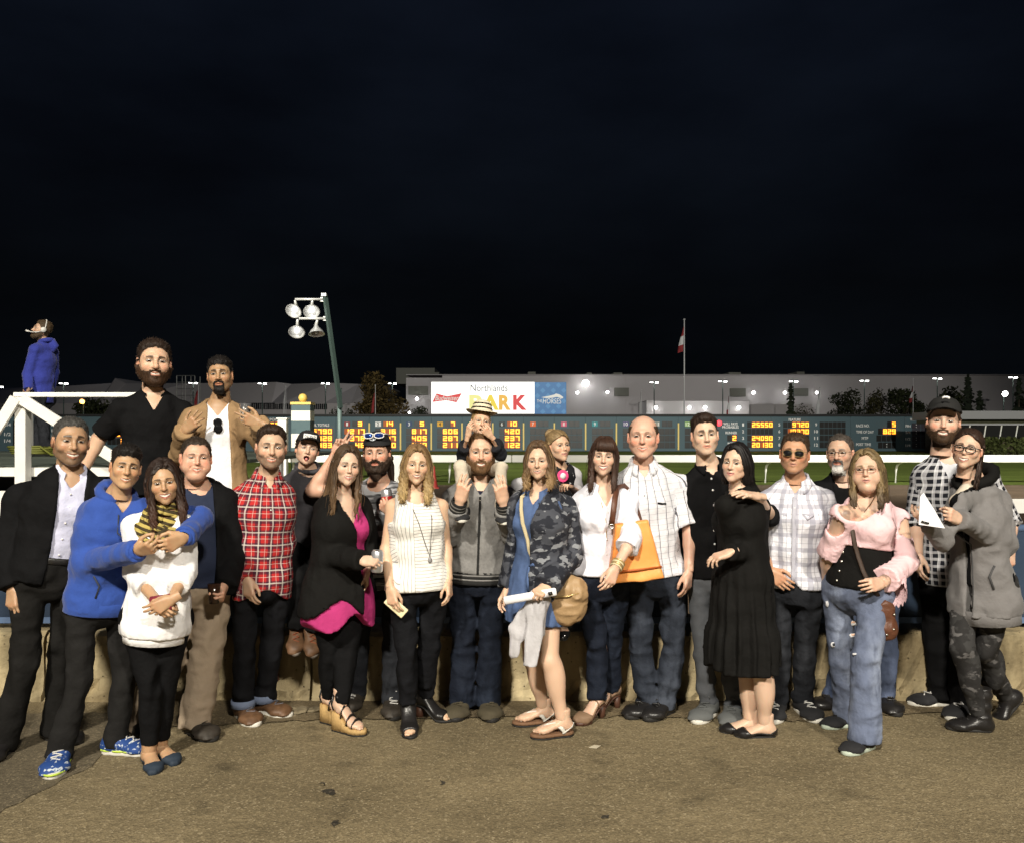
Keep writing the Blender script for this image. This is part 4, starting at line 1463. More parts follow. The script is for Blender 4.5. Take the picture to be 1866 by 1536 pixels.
def merge(parts):
 """[(V, Q, col)] -> one."""
 Vs, Qs, Cs, o = [], [], [], 0
 for V, Q, C in parts:
  for q in (Q if isinstance(Q, list) else [Q]):
   Qs.append(np.asarray(q) + o)
  Vs.append(V)
  Cs.append(np.broadcast_to(np.asarray(C, float), (len(V), 3)))
  o += len(V)
 by = {}
 for q in Qs:
  if len(q):
   by.setdefault(q.shape[1], []).append(q)
 return np.concatenate(Vs), [np.concatenate(v) for v in by.values()], np.concatenate(Cs)

def tube_np(P, r, n=6, flat=None):
 """Tube along points P with radii r (array); flat squeezes one cross axis."""
 P = np.asarray(P, float)
 m = len(P)
 T = np.gradient(P, axis=0)
 T /= np.linalg.norm(T, axis=1)[:, None] + 1e-9
 ref = np.array((0.0, 1.0, 0.0)) if abs(T[:, 1]).mean() < .8 else np.array((1.0, 0, 0))
 a = np.cross(T, ref)
 a /= np.linalg.norm(a, axis=1)[:, None] + 1e-9
 b = np.cross(a, T)
 r = np.broadcast_to(np.asarray(r, float), (m,))
 th = np.linspace(0, 2 * np.pi, n, endpoint=False)
 f = 1.0 if flat is None else flat
 V = P[:, None] + (a[:, None] * np.cos(th)[None, :, None] + b[:, None] * np.sin(th)[None, :, None] * f) * r[:, None, None]
 V = V.reshape(-1, 3)
 i, k = np.meshgrid(np.arange(m - 1), np.arange(n), indexing='ij')
 Q = np.stack([i * n + k, i * n + (k + 1) % n, (i + 1) * n + (k + 1) % n, (i + 1) * n + k], -1).reshape(-1, 4)
 c0, c1 = len(V), len(V) + 1
 V = np.concatenate([V, P[:1], P[-1:]])
 kk = np.arange(n)
 Tq = np.concatenate([np.stack([np.full(n, c0), (kk + 1) % n, kk], 1), np.stack([np.full(n, c1), (m - 1) * n + kk, (m - 1) * n + (kk + 1) % n], 1)])
 return V, [Q, Tq]

# ================================================================ HEAD (local: x across, y forward, z up; about 0.238 m chin to crown)
def head_field(h):
 f = Fld((-.125, -.15, -.19), (.125, .165, .175), .0040, .06)
 fw, jw, cl = h.get('fw', 1.0), h.get('jw', 1.0), h.get('chin', 0.0)
 fem = h.get('fem', False)
 ch = h.get('child', False)
 fat = h.get('fat', 0.0)
 f.add(ell((0, -.018, .035), (.0775 * fw, .096, .086)))
 f.add(ell((0, .022, -.02), (.0685 * fw, .066, .09)), .03)
 for s in (-1, 1):
  f.add(cone((s * (.0575 if not fem else .0535) * fw * jw, -.005, -.055), (s * (.018 if not fem else .010), .064, -.101 - cl), .022 + fat * .5, .018 if not fem else .015), .03)
  f.add(ell((s * .040 * fw, .052, -.024), (.026, .026, .024)), .02)
  if fat:
   f.add(ell((s * .045 * fw, .045, -.055), (.028 + fat, .03 + fat, .032)), .03)
  f.add(cone((s * .012, .082, .024), (s * .044 * fw, .066, .022), .011 if not fem else .008, .009), .018)
 f.add(ell((0, .066, -.062), (.031, .026, .03)), .02)
 f.add(ell((0, .072, -.105 - cl), (.019 if not fem else .015, .018, .016)), .018)
 f.add(cone((0, -.03, -.06), (0, -.052, -.19), .052 if not fem else .043, .056 if not fem else .046), .02)
 if fat:
  f.add(ell((0, .035, -.115), (.05, .045, .03)), .03)
 # eye sockets
 ex, ez = .0315 * fw, .004
 for s in (-1, 1):
  f.sub(ell((s * ex, .095, ez), (.022, .017, .014)), .012)
  f.add(ell((s * ex, .0695, ez), (.0145, .0145, .0125)), .004)
 # nose
 nl = h.get('nose', 1.0)
 f.add(cone((0, .084, .010), (0, .084 + .023 * nl, -.030), .0075, .0115 * nl), .012)
 for s in (-1, 1):
  f.add(ell((s * .0115 * nl, .092, -.034), (.0085 * nl, .011, .0075)), .007)
  f.sub(ell((s * .006, .099, -.0425), (.0035, .005, .004)), .003)
 # mouth
 sm = h.get('smile', 0.5)
 tw = .0225 + .007 * sm
 up = .006 * sm
 for s in (-1, 1):
  f.add(cone((0, .0905, -.0605), (s * tw, .079 - .003 * sm, -.065 + up), .0056, .0036), .006)
  f.add(cone((0, .0895, -.0740 - .004 * sm - .0035 * h.get('teeth', 0)), (s * tw * .93, .078 - .003 * sm, -.0665 + up), .0068, .0034), .006)
 op = h.get('open', 0.0)
 if op:
  f.sub(ell((0, .088, -.0685 - op * .35), (.021, .03, .004 + op)), .004)
  if h.get('tongue'):
   f.add(ell((0, .094, -.082), (.0115, .019, .012)), .003)
 else:
  f.sub(ell((0, .096, -.0668), (tw * .9, .010, .0016)), .004)
 if sm > .4:
  for s in (-1, 1):
   f.sub(cone((s * .019, .095, -.037), (s * (tw + .009), .079, -.064 + up), .0022, .0026), .009)
   f.add(ell((s * .041 * fw, .056, -.030), (.019, .018, .017)), .018)
 # ears
 for s in (-1, 1):
  f.add(ell((s * .0815 * fw, -.006, -.006), (.0095, .019, .032), [nrm((1, s * -.35, 0)), nrm((s * .35, 1, 0)), (0, 0, 1)]), .006)
  f.sub(ell((s * .0905 * fw, .001, -.003), (.006, .010, .018)), .005)
 return f

def mixc(c, t, a):
 a = np.clip(a, 0, 1)[:, None]
 return c * (1 - a) + np.asarray(t)[None] * a

def paint_head(V, h):
 """Complexion: base skin, blush, lips, teeth, brows, lash lines, stubble; lids, lip gap and open mouth darkened."""
 sk = np.asarray(h['skin'], float)
 x, y, z = V.T
 n = len(V)
 c = np.tile(sk, (n, 1))
 nz = vnoise(V * 60) * .5 + vnoise(V * 160) * .5
 c = c * (1 + .05 * nz[:, None])
 fr = (y > .02)
 fw = h.get('fw', 1.0)
 red = sk * A(1.12, .74, .68)
 bl = h.get('blush', .5)
 for s in (-1, 1):
  c = mixc(c, red, bl * np.exp(-((x - s * .043 * fw) ** 2 + (z + .028) ** 2) / .018 ** 2) * fr)
 c = mixc(c, red, .6 * bl * np.exp(-(x ** 2 + (z + .033) ** 2) / .011 ** 2) * (y > .09))
 c = mixc(c, red * .95, .5 * (np.abs(x) > .074 * fw) * (z < .03))
 hc = np.asarray(h.get('browcol', h.get('hair', (.03, .02, .012))))
 st = h.get('stubble', 0)
 if st:
  lim = -.036 + .036 * np.clip((.05 - y) / .05, 0, 1)
  jm = np.clip((lim - z) / .014, 0, 1) * (y > -.005) * np.clip((z + .150) / .02, 0, 1)
  mo = ((x / .026) ** 2 + ((z + .066) / .011) ** 2) > 1
  mus = (np.abs(x) < .03) & (z > -.058) & (z < -.046) & (y > .07)
  jm = np.maximum(jm * ~((np.abs(x) < .040) & (z > -.054)), mus) * mo
  c = mixc(c, hc, st * jm * (.75 + .25 * nz))
 if h.get('hs', 'short') in ('short', 'bald'):
  fl = h.get('hairline', .080)
  ln = hairline_z(y, fl) + h.get('recede', 0) * np.exp(-((np.abs(x) - .042) / .018) ** 2) * (y > .02)
  a = np.clip((z - ln + .010 + .008 * nz) / .016, 0, 1) * ~((np.abs(x) > .07) & (z < .02) & (y > -.02))
  if h.get('hs') == 'bald':
   a = a * np.clip((.062 - z) / .02, .12, 1)
  c = mixc(c, np.asarray(h.get('hair', hc)) * 1.3, a * h.get('scalp', .75))
 # brows
 bt = h.get('brow', 1.0)
 for s in (-1, 1):
  u = (s * x - .031 * fw) / (.0195)
  zz = .0225 + h.get('browup', 0) + .0035 * (1 - u * u) - .001 * u
  w = .0040 * bt * (1 - .35 * np.clip(u, -1, 1))
  a = np.clip(1.6 - np.abs(z - zz) / w, 0, 1) * np.clip((1.0 - np.abs(u)) * 6, 0, 1) * (y > .04)
  c = mixc(c, hc, .88 * a)
 # eyes: lash line, lids
 ex, ez = .0315 * fw, .004
 eo = h.get('eyeopen', 1.0)
 mk = h.get('makeup', .35 if h.get('fem') else .15)
 for s in (-1, 1):
  q = np.sqrt(((x - s * ex) / .0165) ** 2 + ((z - ez) / (.0085 * eo + .002)) ** 2)
  c = mixc(c, sk * .16, (.70 + mk * .3) * np.exp(-((q - .92) / .22) ** 2) * (y > .05) * (z > ez - .001))
  c = mixc(c, sk * .62, .5 * np.exp(-((q - 1.25) / .3) ** 2) * (y > .05) * (z > ez))
  c = mixc(c, sk * .62, (.45) * np.exp(-((q - 1.0) / .30) ** 2) * (y > .05) * (z <= ez - .004))
 # lips, mouth, teeth
 sm = h.get('smile', .5)
 lip = np.asarray(h.get('lip', sk * A(.86, .50, .48)))
 tw = .0225 + .007 * sm
 zc = -.0665 + .006 * sm * (np.abs(x) / tw) ** 1.6
 th = h.get('teeth', 0.0)
 lw = 1 - (np.abs(x) / (tw + .002)) ** 2
 up_ = (z > zc) & (z < zc + .0085 * np.sqrt(np.maximum(lw, 0)) + .0006)
 dn_ = (z <= zc) & (z > zc - (.0105 + .004 * sm + .0035 * th) * np.sqrt(np.maximum(lw, 0)) - .0006)
 inn = (lw > 0) & (y > .055)
 c = mixc(c, lip, .85 * (inn & (up_ | dn_)))
 gap = (.0018 + .0062 * th) * np.sqrt(np.maximum(lw, 0))
 g = np.clip(1.4 - np.abs(z - zc + .002 * th) / np.maximum(gap, 1e-5), 0, 1) * inn
 g = g * (0.0 if h.get('open', 0.0) else 1.0)
 c = mixc(c, (0.055, .018, .014), .9 * g)
 if th:
  sl = np.sqrt(np.maximum(lw, 0))
  gt = np.clip((zc + .0018 - z) / .0012, 0, 1) * np.clip((z - zc + (.0022 + .0058 * th) * sl) / .0012, 0, 1) * inn * (np.abs(x) < tw * .94)
  c = mixc(c, (.66, .62, .54), 1.0 * gt)
 op = h.get('open', 0.0)
 if op:
  q = ((x / .021) ** 2 + ((z + .0685 + op * .35) / (.004 + op)) ** 2)
  deep = (q < .9) & (y > .02) & (y < .083)
  c = mixc(c, (.06, .012, .012), 1.0 * deep)
  if h.get('tongue'):
   tg = ((x / .0135) ** 2 + ((z + .083) / .0145) ** 2 < 1) & (y > .072)
   c = mixc(c, (.55, .20, .18), 1.0 * tg)
  elif th:
   tt = (np.abs(x) < .017) & (np.abs(z + .0645) < .0035) & (y > .055)
   c = mixc(c, (.70, .66, .56), 1.0 * tt)
 return c

def level(f, off):
 """Mesh of the surface lying OFF (array) outside the field."""
 V, Q = nets((f.d - off).astype(np.float32), f.lo, f.h)
 i = np.clip(np.round((V - f.lo) / f.h).astype(int), 0, f.n - 1)
 hid = f.d[i[:, 0], i[:, 1], i[:, 2]] < -.0055
 Q = Q[~hid[Q].all(1)]
 u, inv = np.unique(Q, return_inverse=True)
 return V[u], inv.reshape(-1, 4)

def strands(P, s=1.0, stretch=(1, 1, .25)):
 return vnoise(P * np.array(stretch) * 170 * s) * .6 + vnoise(P * np.array(stretch) * 330 * s + 7) * .4

def grid_pts(f):
 X, Y, Z = np.broadcast_arrays(*f.grid())
 return X, Y, Z

def hairline_z(y, fl):
 return np.interp(y, [-.12, -.04, -.022, -.018, .010, .020, .032, .046, .062, .09], [-.080, -.072, -.05, -.012, -.016, -.014, .022, .052, fl - .012, fl])

def hair_short(f, h):
 X, Y, Z = f.grid()
 k = h.get('hs', 'short')
 top, side = h.get('top', .012), h.get('side', .004)
 fl = h.get('hairline', .080)
 line = hairline_z(Y, fl) + h.get('recede', 0) * np.exp(-((np.abs(X) - .042) / .018) ** 2) * (Y > .02) + 0 * X
 line = line + .007 * np.sin(X * 210 + 3 * np.sin(Y * 90)) * np.sin(Y * 170 + X * 60)
 m = np.clip((Z - line) / .034, -1.5, 1)
 wt = np.clip((Z - .045) / .05, 0, 1)
 off = (side + (top - side) * wt)
 if h.get('quiff'):
  off = off + h['quiff'] * np.exp(-((Y - .055) / .03) ** 2) * np.exp(-(X / .05) ** 2) * (Z > .06)
 mm = np.clip(m, 0, 1)
 off = off * mm * (2 - mm) * (m > 0) - .012 * (m <= 0) + 0 * X
 if k == 'bald':
  crown = (Z - (.045 + .0 * Y)) > 0
  rim = (Z - (.058 - .35 * np.clip(-Y - .02, 0, .1)))
  off = off - .02 * np.clip(rim / .02, 0, 1)
  off = np.where((np.abs(X) < .05) & (Y > .0), -.012, off)
 ear = (np.abs(X) > .070) & (Z < .026) & (Y > -.030) & (Y < .014)
 off = np.where(ear, -.006, off)
 sidef = np.clip((Y - .0) / .03, 0, 1) * np.clip((.06 - Z) / .03, 0, 1)
 off = np.where(off > 0, off * (1 - .6 * sidef), off)
 off = off.astype(np.float32)
 f.cover = off.copy()
 idx = np.nonzero(np.abs(f.d - off) < .02)
 P = np.stack([f.ax[i][idx[i]] for i in range(3)], 1)
 rough = h.get('rough', .0055)
 off[idx] += ((strands(P, .55, (1, .4, .5)) * rough) * (off[idx] > .001)).astype(np.float32)
 return level(f, off)

def beard_mesh(f, h):
 X, Y, Z = f.grid()
 kind, ln = h['beard'], h.get('beardlen', .010)
 side = -.050 + .044 * np.clip((.060 - Y) / .062, 0, 1) ** 1.2 + .004 * np.sin(X * 130) * np.sin(Y * 170)
 m = np.clip((side - Z) / .016, 0, 1)
 low = np.clip((Z + .150) / .02, 0, 1)
 off = ln * m * low * (1 + .7 * np.exp(-((Z + .115) / .025) ** 2) * (Y > .03)) + 0 * X
 mus = (np.exp(-((Z + .051 + .10 * np.abs(X) ** 1.3) / .0065) ** 2) * np.clip((.034 - np.abs(X)) / .008, 0, 1) * (Y > .06)) * ln * .8
 off = np.maximum(off, mus)
 mouth = (X / .026) ** 2 + ((Z + .067) / .0105) ** 2 < 1
 off = np.where(mouth & (Y > .04), -.01, off)
 off = np.where((Y < -.012) | (Z < -.152), -.01, off)
 if kind == 'goatee':
  keep = (np.abs(X) < .034) & (Z < -.044)
  off = np.where(keep, off, -.01)
 off = np.where(off < .0012, -.01, off).astype(np.float32)
 idx = np.nonzero(np.abs(f.d - off) < .02)
 P = np.stack([f.ax[i][idx[i]] for i in range(3)], 1)
 off[idx] += (strands(P, .6, (1, 1, .5)) * .4 * ln * (off[idx] > 0)).astype(np.float32)
 V, Q = level(f, off)
 return V, Q

def hair_cols(V, base, amt=.35, stretch=(1, 1, .2), tip=None, zr=(-.1, -.4)):
 n = vnoise(V * np.array(stretch) * 150) * .6 + vnoise(V * np.array(stretch) * 60 + 5) * .4
 c = np.asarray(base)[None] * (1 + amt * n[:, None] * 1.6)
 if tip is not None:
  a = np.clip((zr[0] - V[:, 2]) / (zr[0] - zr[1]), 0, 1) * .9
  c = mixc(c, tip, a * (1 + .4 * n))
 return np.clip(c, .002, 1)

def long_hair(f, h, seed=1):
 """Scalp shell plus a few hundred hanging locks."""
 rg = np.random.RandomState(seed)
 base, tip = h['hair'], h.get('tip')
 X, Y, Z = f.grid()
 fl = h.get('hairline', .070)
 line = -.11 + (fl + .11) * np.clip((Y + .10) / .178, 0, 1.2)
 off = np.where(Z > line, .013, -.012) + 0 * X
 face = (Y > .015) & ((((X - h.get('part', 0) * .4) / .062) ** 2 + ((Z + .02) / (fl + .035)) ** 2) < 1)
 off = np.where(face, -.012, off)
 edge = np.clip((np.sqrt((X / .062) ** 2 + ((Z + .02) / (fl + .035)) ** 2) - 1) / .22, 0, 1)
 off = np.where((Y > .015) & ~face, np.minimum(off, .002 + .011 * edge), off).astype(np.float32)
 idx = np.nonzero(np.abs(f.d - off) < .02)
 P = np.stack([f.ax[i][idx[i]] for i in range(3)], 1)
 f.cover = off.copy()
 off[idx] += (strands(P, .5, (1, .5, .4)) * .003 * (off[idx] > 0)).astype(np.float32)
 parts = []
 V, Q = level(f, off)
 parts.append((V, Q, hair_cols(V, base, .3)))
 L, wave, vol = h['len'], h.get('wave', .004), h.get('vol', 1.0)
 part, front = h.get('part', 0.0), h.get('frontside', 0)
 pmin = h.get('pmin', 40)
 N = h.get('locks', 165)
 for i in range(N):
  s = 1 if rg.rand() < h.get('bias', .5) else -1
  phi = math.radians(pmin + (180 - pmin) * rg.rand() ** (1.5))
  lay = rg.uniform(.0, 1.0)
  cx, sy = math.sin(phi) * s, math.cos(phi)
  py = .060 - .095 * (math.degrees(phi) - pmin) / (180 - pmin) + rg.uniform(-.01, .01)
  p0 = A(part + s * rg.uniform(0, .012), py, 0)
  a_, b_, c_ = .0755 + .010 + .006 * lay * vol, .096 + .010 + .005 * lay, .086 + .008 + .006 * lay
  q = 1 - (p0[0] / a_) ** 2 - ((p0[1] + .018) / b_) ** 2
  p0[2] = .035 + c_ * math.sqrt(max(q, .04))
  ra = (.084 + .013 * vol * lay) * h.get('fw', 1.0)
  rb = .092 + .010 * lay
  p2 = A(cx * ra, -.018 + sy * rb * .86, .0)
  if phi < math.radians(75):
   p2[0] = s * max(abs(p2[0]), .066 * h.get('fw', 1.0) + .008 * lay)
   p2[1] = min(p2[1], .050)
  p1 = A((p0[0] + p2[0]) * .5, (p0[1] + p2[1]) * .5, 0)
  u1 = A(p1[0] / a_, (p1[1] + .018) / b_, .72)
  u1 = u1 / np.linalg.norm(u1)
  p1 = A(u1[0] * a_, u1[1] * b_ - .018, .035 + u1[2] * c_)
  pts = []
  for t in np.linspace(0, 1, 6):
   pts.append((1 - t) ** 2 * p0 + 2 * t * (1 - t) * (p1 * 2 - (p0 + p2) * .5) + t * t * p2)
  fwd = h.get('fwd', .5)
  isf = (math.degrees(phi) < 100 and rg.rand() < fwd * 1.4)
  Li = L * rg.uniform(.82, 1.04)
  ph = rg.uniform(0, 6.28)
  wv = wave * rg.uniform(.7, 1.3)
  nn = 10
  for t in np.linspace(.1, 1, nn):
   z = -t * Li
   g = min(1.0, t * Li / .16)
   if isf:
    tx, ty = s * (.062 + .030 * rg.rand() * vol), .046 + .012 * lay + .045 * max(0, (t * Li - .12)) / .2
   else:
    tx, ty = cx * (.085 + .02 * lay) * (1 + .25 * max(0, t * Li - .16) / .2), -.045 + min(0, sy) * .045 - .025 * lay
   x = p2[0] + (tx - p2[0]) * g
   y = p2[1] + (ty - p2[1]) * g
   w1 = wv * math.sin(ph + t * Li * h.get('wfreq', 60)) * min(1, t * 2.2)
   w2 = wv * math.cos(ph + t * Li * h.get('wfreq', 60)) * min(1, t * 2.2)
   pts.append(A(x + w1, y + w2, z))
  pts = np.array(pts)
  m = len(pts)
  r0 = h.get('lr', .0108) * rg.uniform(.7, 1.3)
  r = r0 * np.concatenate([np.linspace(.45, 1, 4), np.ones(m - 8), np.linspace(1, .25, 4)])
  V, Q = tube_np(pts, r, 5)
  cc = hair_cols(V, np.asarray(base) * rg.uniform(.7, 1.35), .25, tip=None if tip is None else np.asarray(tip) * rg.uniform(.75, 1.25), zr=h.get('tipz', (-.06, -.26)))
  parts.append((V, Q, cc))
 for i in range(110):
  V0, Q0, c0 = parts[rg.randint(1, len(parts))]
  m = (len(V0) - 2) // 5
  P = V0[:m * 5].reshape(m, 5, 3).mean(1)
  P = P + rg.normal(0, .006, 3) * np.linspace(.2, 1.6, m)[:, None] + .003 * np.stack([np.sin(np.arange(m) * .8 + i), np.cos(np.arange(m) * .7 + 2 * i), 0 * np.arange(m)], 1)
  P[:, 0] += np.sign(P[:, 0]) * .006
  V, Q = tube_np(P, .0012, 3)
  parts.append((V, Q, np.asarray(base) * rg.uniform(.9, 1.9) if tip is None else np.asarray(tip) * rg.uniform(.6, 1.3)))
 if h.get('bangs'):
  for i in range(46):
   x = rg.uniform(-.062, .062)
   t = np.linspace(0, 1, 8)
   xe = x * 1.0 + h.get('bangdir', .0) + rg.uniform(-.004, .004)
   P = np.stack([x * .6 + (xe - x * .6) * t, .045 + .052 * np.sin(t * 1.9) * np.sqrt(max(.1, 1 - (x / .085) ** 2)) / .95, .122 - .02 * t - .078 * t ** 2 * h.get('banglen', 1.0) + .0 * t], 1)
   V, Q = tube_np(P, .0075 * np.concatenate([np.ones(5), np.linspace(1, .3, 3)]), 5)
   parts.append((V, Q, hair_cols(V, np.asarray(base) * rg.uniform(.8, 1.3), .25)))
 return merge(parts)

def tied_hair(f, h, seed=1):
 """Hair combed back and gathered; a bun or a side tail."""
 rg = np.random.RandomState(seed)
 X, Y, Z = f.grid()
 fl = h.get('hairline', .070)
 line = -.085 + (fl + .085) * np.clip((Y + .10) / .178, 0, 1.2)
 off = np.where(Z > line, .010 + .006 * np.clip(Z / .1, 0, 1), -.012) + 0 * X
 off = np.where((Y > .015) & (((X / .062) ** 2 + ((Z + .02) / (fl + .035)) ** 2) < 1), -.012, off)
 off = np.where((np.abs(X) > .066) & (Z < .018) & (Y > -.02), -.008, off).astype(np.float32)
 idx = np.nonzero(np.abs(f.d - off) < .02)
 P = np.stack([f.ax[i][idx[i]] for i in range(3)], 1)
 f.cover = off.copy()
 off[idx] += (strands(P, .5, (1, .15, .5)) * .004 * (off[idx] > 0)).astype(np.float32)
 V, Q = level(f, off)
 parts = [(V, Q, hair_cols(V, h['hair'], .4, (1, .2, .6)))]
 for i in range(h.get('locks', 40)):
  s = rg.choice((-1, 1))
  if h.get('tail'):
   s = h['tail']
   st = A(s * rg.uniform(.03, .08), rg.uniform(-.09, -.01), rg.uniform(-.05, .03))
   en = A(s * rg.uniform(.07, .10), rg.uniform(-.05, .04), -.17 - rg.uniform(0, .09))
   mid = A(s * .085, -.05, -.07)
  else:
   a = rg.uniform(0, 6.28)
   st = A(.05 * math.cos(a), -.075 + .02 * rg.randn(), .085 + .03 * math.sin(a))
   en = A(.06 * math.cos(a + 2), -.10, .10 + .045 * math.sin(a + 2))
   mid = A(.065 * math.cos(a + 1), -.12, .10 + .05 * math.sin(a + 1))
  t = np.linspace(0, 1, 9)[:, None]
  P = (1 - t) ** 2 * st + 2 * t * (1 - t) * mid + t * t * en + rg.normal(0, .0012, (9, 3))
  V, Q = tube_np(P, .009 * np.concatenate([np.linspace(.5, 1, 3), np.ones(3), np.linspace(1, .3, 3)]), 5)
  parts.append((V, Q, hair_cols(V, np.asarray(h['hair']) * rg.uniform(.75, 1.3), .25)))
 return merge(parts)

def fuzz(V, Q, C, n, ln, rg, dirn=(0, -.4, .5), w=.0011, drop=.0):
 """Short loose hairs standing out of a hair surface: slim triangles with their own colour."""
 if isinstance(Q, list):
  Q = Q[0]
 if len(Q) == 0:
  return V, [Q], C
 C = np.asarray(C)
 a, b, c_, d = V[Q[:, 0]], V[Q[:, 1]], V[Q[:, 2]], V[Q[:, 3]]
 nn = np.cross(c_ - a, d - b)
 nn /= np.linalg.norm(nn, axis=1)[:, None] + 1e-9
 ce = (a + b + c_ + d) / 4
 i = rg.randint(0, len(Q), n)
 N, P = nn[i], ce[i]
 D = N * .55 + np.asarray(dirn) + rg.normal(0, .35, (n, 3))
 D /= np.linalg.norm(D, axis=1)[:, None]
 sd = np.cross(D, rg.normal(size=(n, 3)))
 sd /= np.linalg.norm(sd, axis=1)[:, None]
 L = ln * rg.uniform(.4, 1.25, (n, 1))
 W = w * rg.uniform(.6, 1.4, (n, 1))
 T = np.stack([P - sd * W - N * .001, P + sd * W - N * .001, P + D * L + A(0, 0, -drop)], 1).reshape(-1, 3)
 ct = np.repeat(C[Q[i, 0]] * rg.uniform(.6, 1.5, (n, 1)), 3, 0)
 return np.concatenate([V, T]), [Q, len(V) + np.arange(3 * n).reshape(n, 3)], np.concatenate([C, ct])

# ================================================================ HAND (local: x thumb side, y fingers, z back of the hand)
_HANDS = {}
POSES = {'relax': [(20, 24, 16), (22, 28, 18), (26, 32, 20), (28, 34, 22)], 'flat': [(10, 12, 8)] * 4, 'hold': [(52, 62, 38)] * 4, 'fist': [(72, 88, 50)] * 4, 'grip': [(38, 52, 32)] * 4, 'pinch': [(48, 60, 34), (58, 70, 40), (66, 78, 44), (70, 80, 44)],
  'peace': [(2, 4, 2), (2, 4, 2), (78, 92, 50), (80, 92, 50)], 'spread': [(4, 8, 5), (0, 6, 4), (22, 30, 20), (34, 40, 24)], 'pocket': [(20, 20, 10)] * 4}

def hand_mesh(pose):
 if pose in _HANDS:
  return _HANDS[pose]
 f = Fld((-.075, -.055, -.115), (.105, .215, .06), .0044, .012)
 wrist = cone((0, -.05, 0), (0, .012, 0), (.027, .020), (.030, .019), (1, 0, 0))
 f.add(wrist)
 mx = (.030, .0095, -.011, -.030)
 my = (.090, .095, .090, .081)
 ln = (.072, .080, .075, .058)
 spread = {'spread': 8, 'peace': 9}.get(pose, 4.2)
 curls = POSES[pose]
 for i in range(4):
  f.add(cone((mx[i] * .55, .01, 0), (mx[i], my[i], .001), .0135, .0125), .012)
  a0 = math.radians((1.5 - i) * spread * (1.0 if pose != 'hold' else .5))
  dx, dy = math.sin(a0), math.cos(a0)
  p = A(mx[i], my[i], .001)
  ang = 0
  r = (.0084, .0087, .0083, .0074)[i]
  cu = [c + (i - 1.5) * 3 * (c > 20) for c in curls[i]]
  for j, fr in enumerate((.45, .30, .25)):
   ang += math.radians(cu[j])
   v = A(dx * math.cos(ang), dy * math.cos(ang), -math.sin(ang))
   q = p + v * ln[i] * fr
   f.add(cone(p, q, r * (1 - .07 * j), r * (.93 - .07 * j)), .004 if j else .008)
   p = q
 f.add(ell((.018, .035, -.010), (.024, .036, .016)), .014)
 f.add(ell((-.024, .035, -.007), (.015, .036, .013)), .012)
 tc = {'hold': .8, 'fist': .95, 'pinch': .8, 'grip': .7, 'relax': .35, 'flat': .15, 'spread': -.25, 'peace': .9, 'pocket': .2}[pose]
 t0 = A(.024, .022, -.010)
 t1 = t0 + A((.030 if pose not in ('relax', 'flat') else .016) - .012 * max(tc, 0) + .012 * max(-tc, 0), .030, -.012 - .016 * tc)
 t2 = t1 + A(.010 - .018 * tc, .030, -.006 - .016 * tc)
 t3 = t2 + A(-.002 - .018 * tc, .024, -.004 - .010 * tc)
 f.add(cone(t0, t1, .0145, .0115), .012)
 f.add(cone(t1, t2, .0108, .0098), .004)
 f.add(cone(t2, t3, .0098, .0078), .003)
 V, Q = f.mesh()
 # nails: paint later by position; store tip mask via distance to finger ends
 _HANDS[pose] = (V, Q)
 return _HANDS[pose]
# ================================================================ SHOES AND FEET (local: x across, y to the toe, z up, ground at 0)
_SHOES = {}

def foot_field(h=.0066, zt=.30):
 f = Fld((-.075, -.105, -.012), (.075, .235, zt), h, .03)
 f.add(ell((0, -.034, .036), (.031, .038, .036)))
 f.add(cone((0, -.012, .055), (0, -.018, .30), .038, .040), .03)
 f.add(cone((0, .0, .056), (.002, .105, .030), (.035, .032), (.042, .020), (1, 0, 0)), .03)
 f.add(ell((.003, .115, .022), (.044, .052, .021)), .02)
 for i in range(5):
  x = -.033 + .0155 * i
  y = .176 - .010 * abs(i - 3.2) ** 1.3
  f.add(cone((x * .9, .12, .018), (x, y, .012), .0095, .0085 + .0025 * (i == 4)), .006)
 return f

def footprint(f, e):
 X, Y, Z = f.grid()
 y = np.clip((Y + .03) / .15, 0, 1)
 cx = .004 * y
 r = .036 + .010 * y
 a = np.sqrt((X - cx) ** 2 + (Y - np.clip(Y, -.03, .12)) ** 2) - r
 b = (np.sqrt(((X - .002) / .043) ** 2 + ((Y - .125) / .066) ** 2) - 1) * .043
 return smin(a, b, .02) - e

def ramp(y, hh):
 t = np.clip((.105 - y) / .13, 0, 1)
 return hh * t * t * (3 - 2 * t)

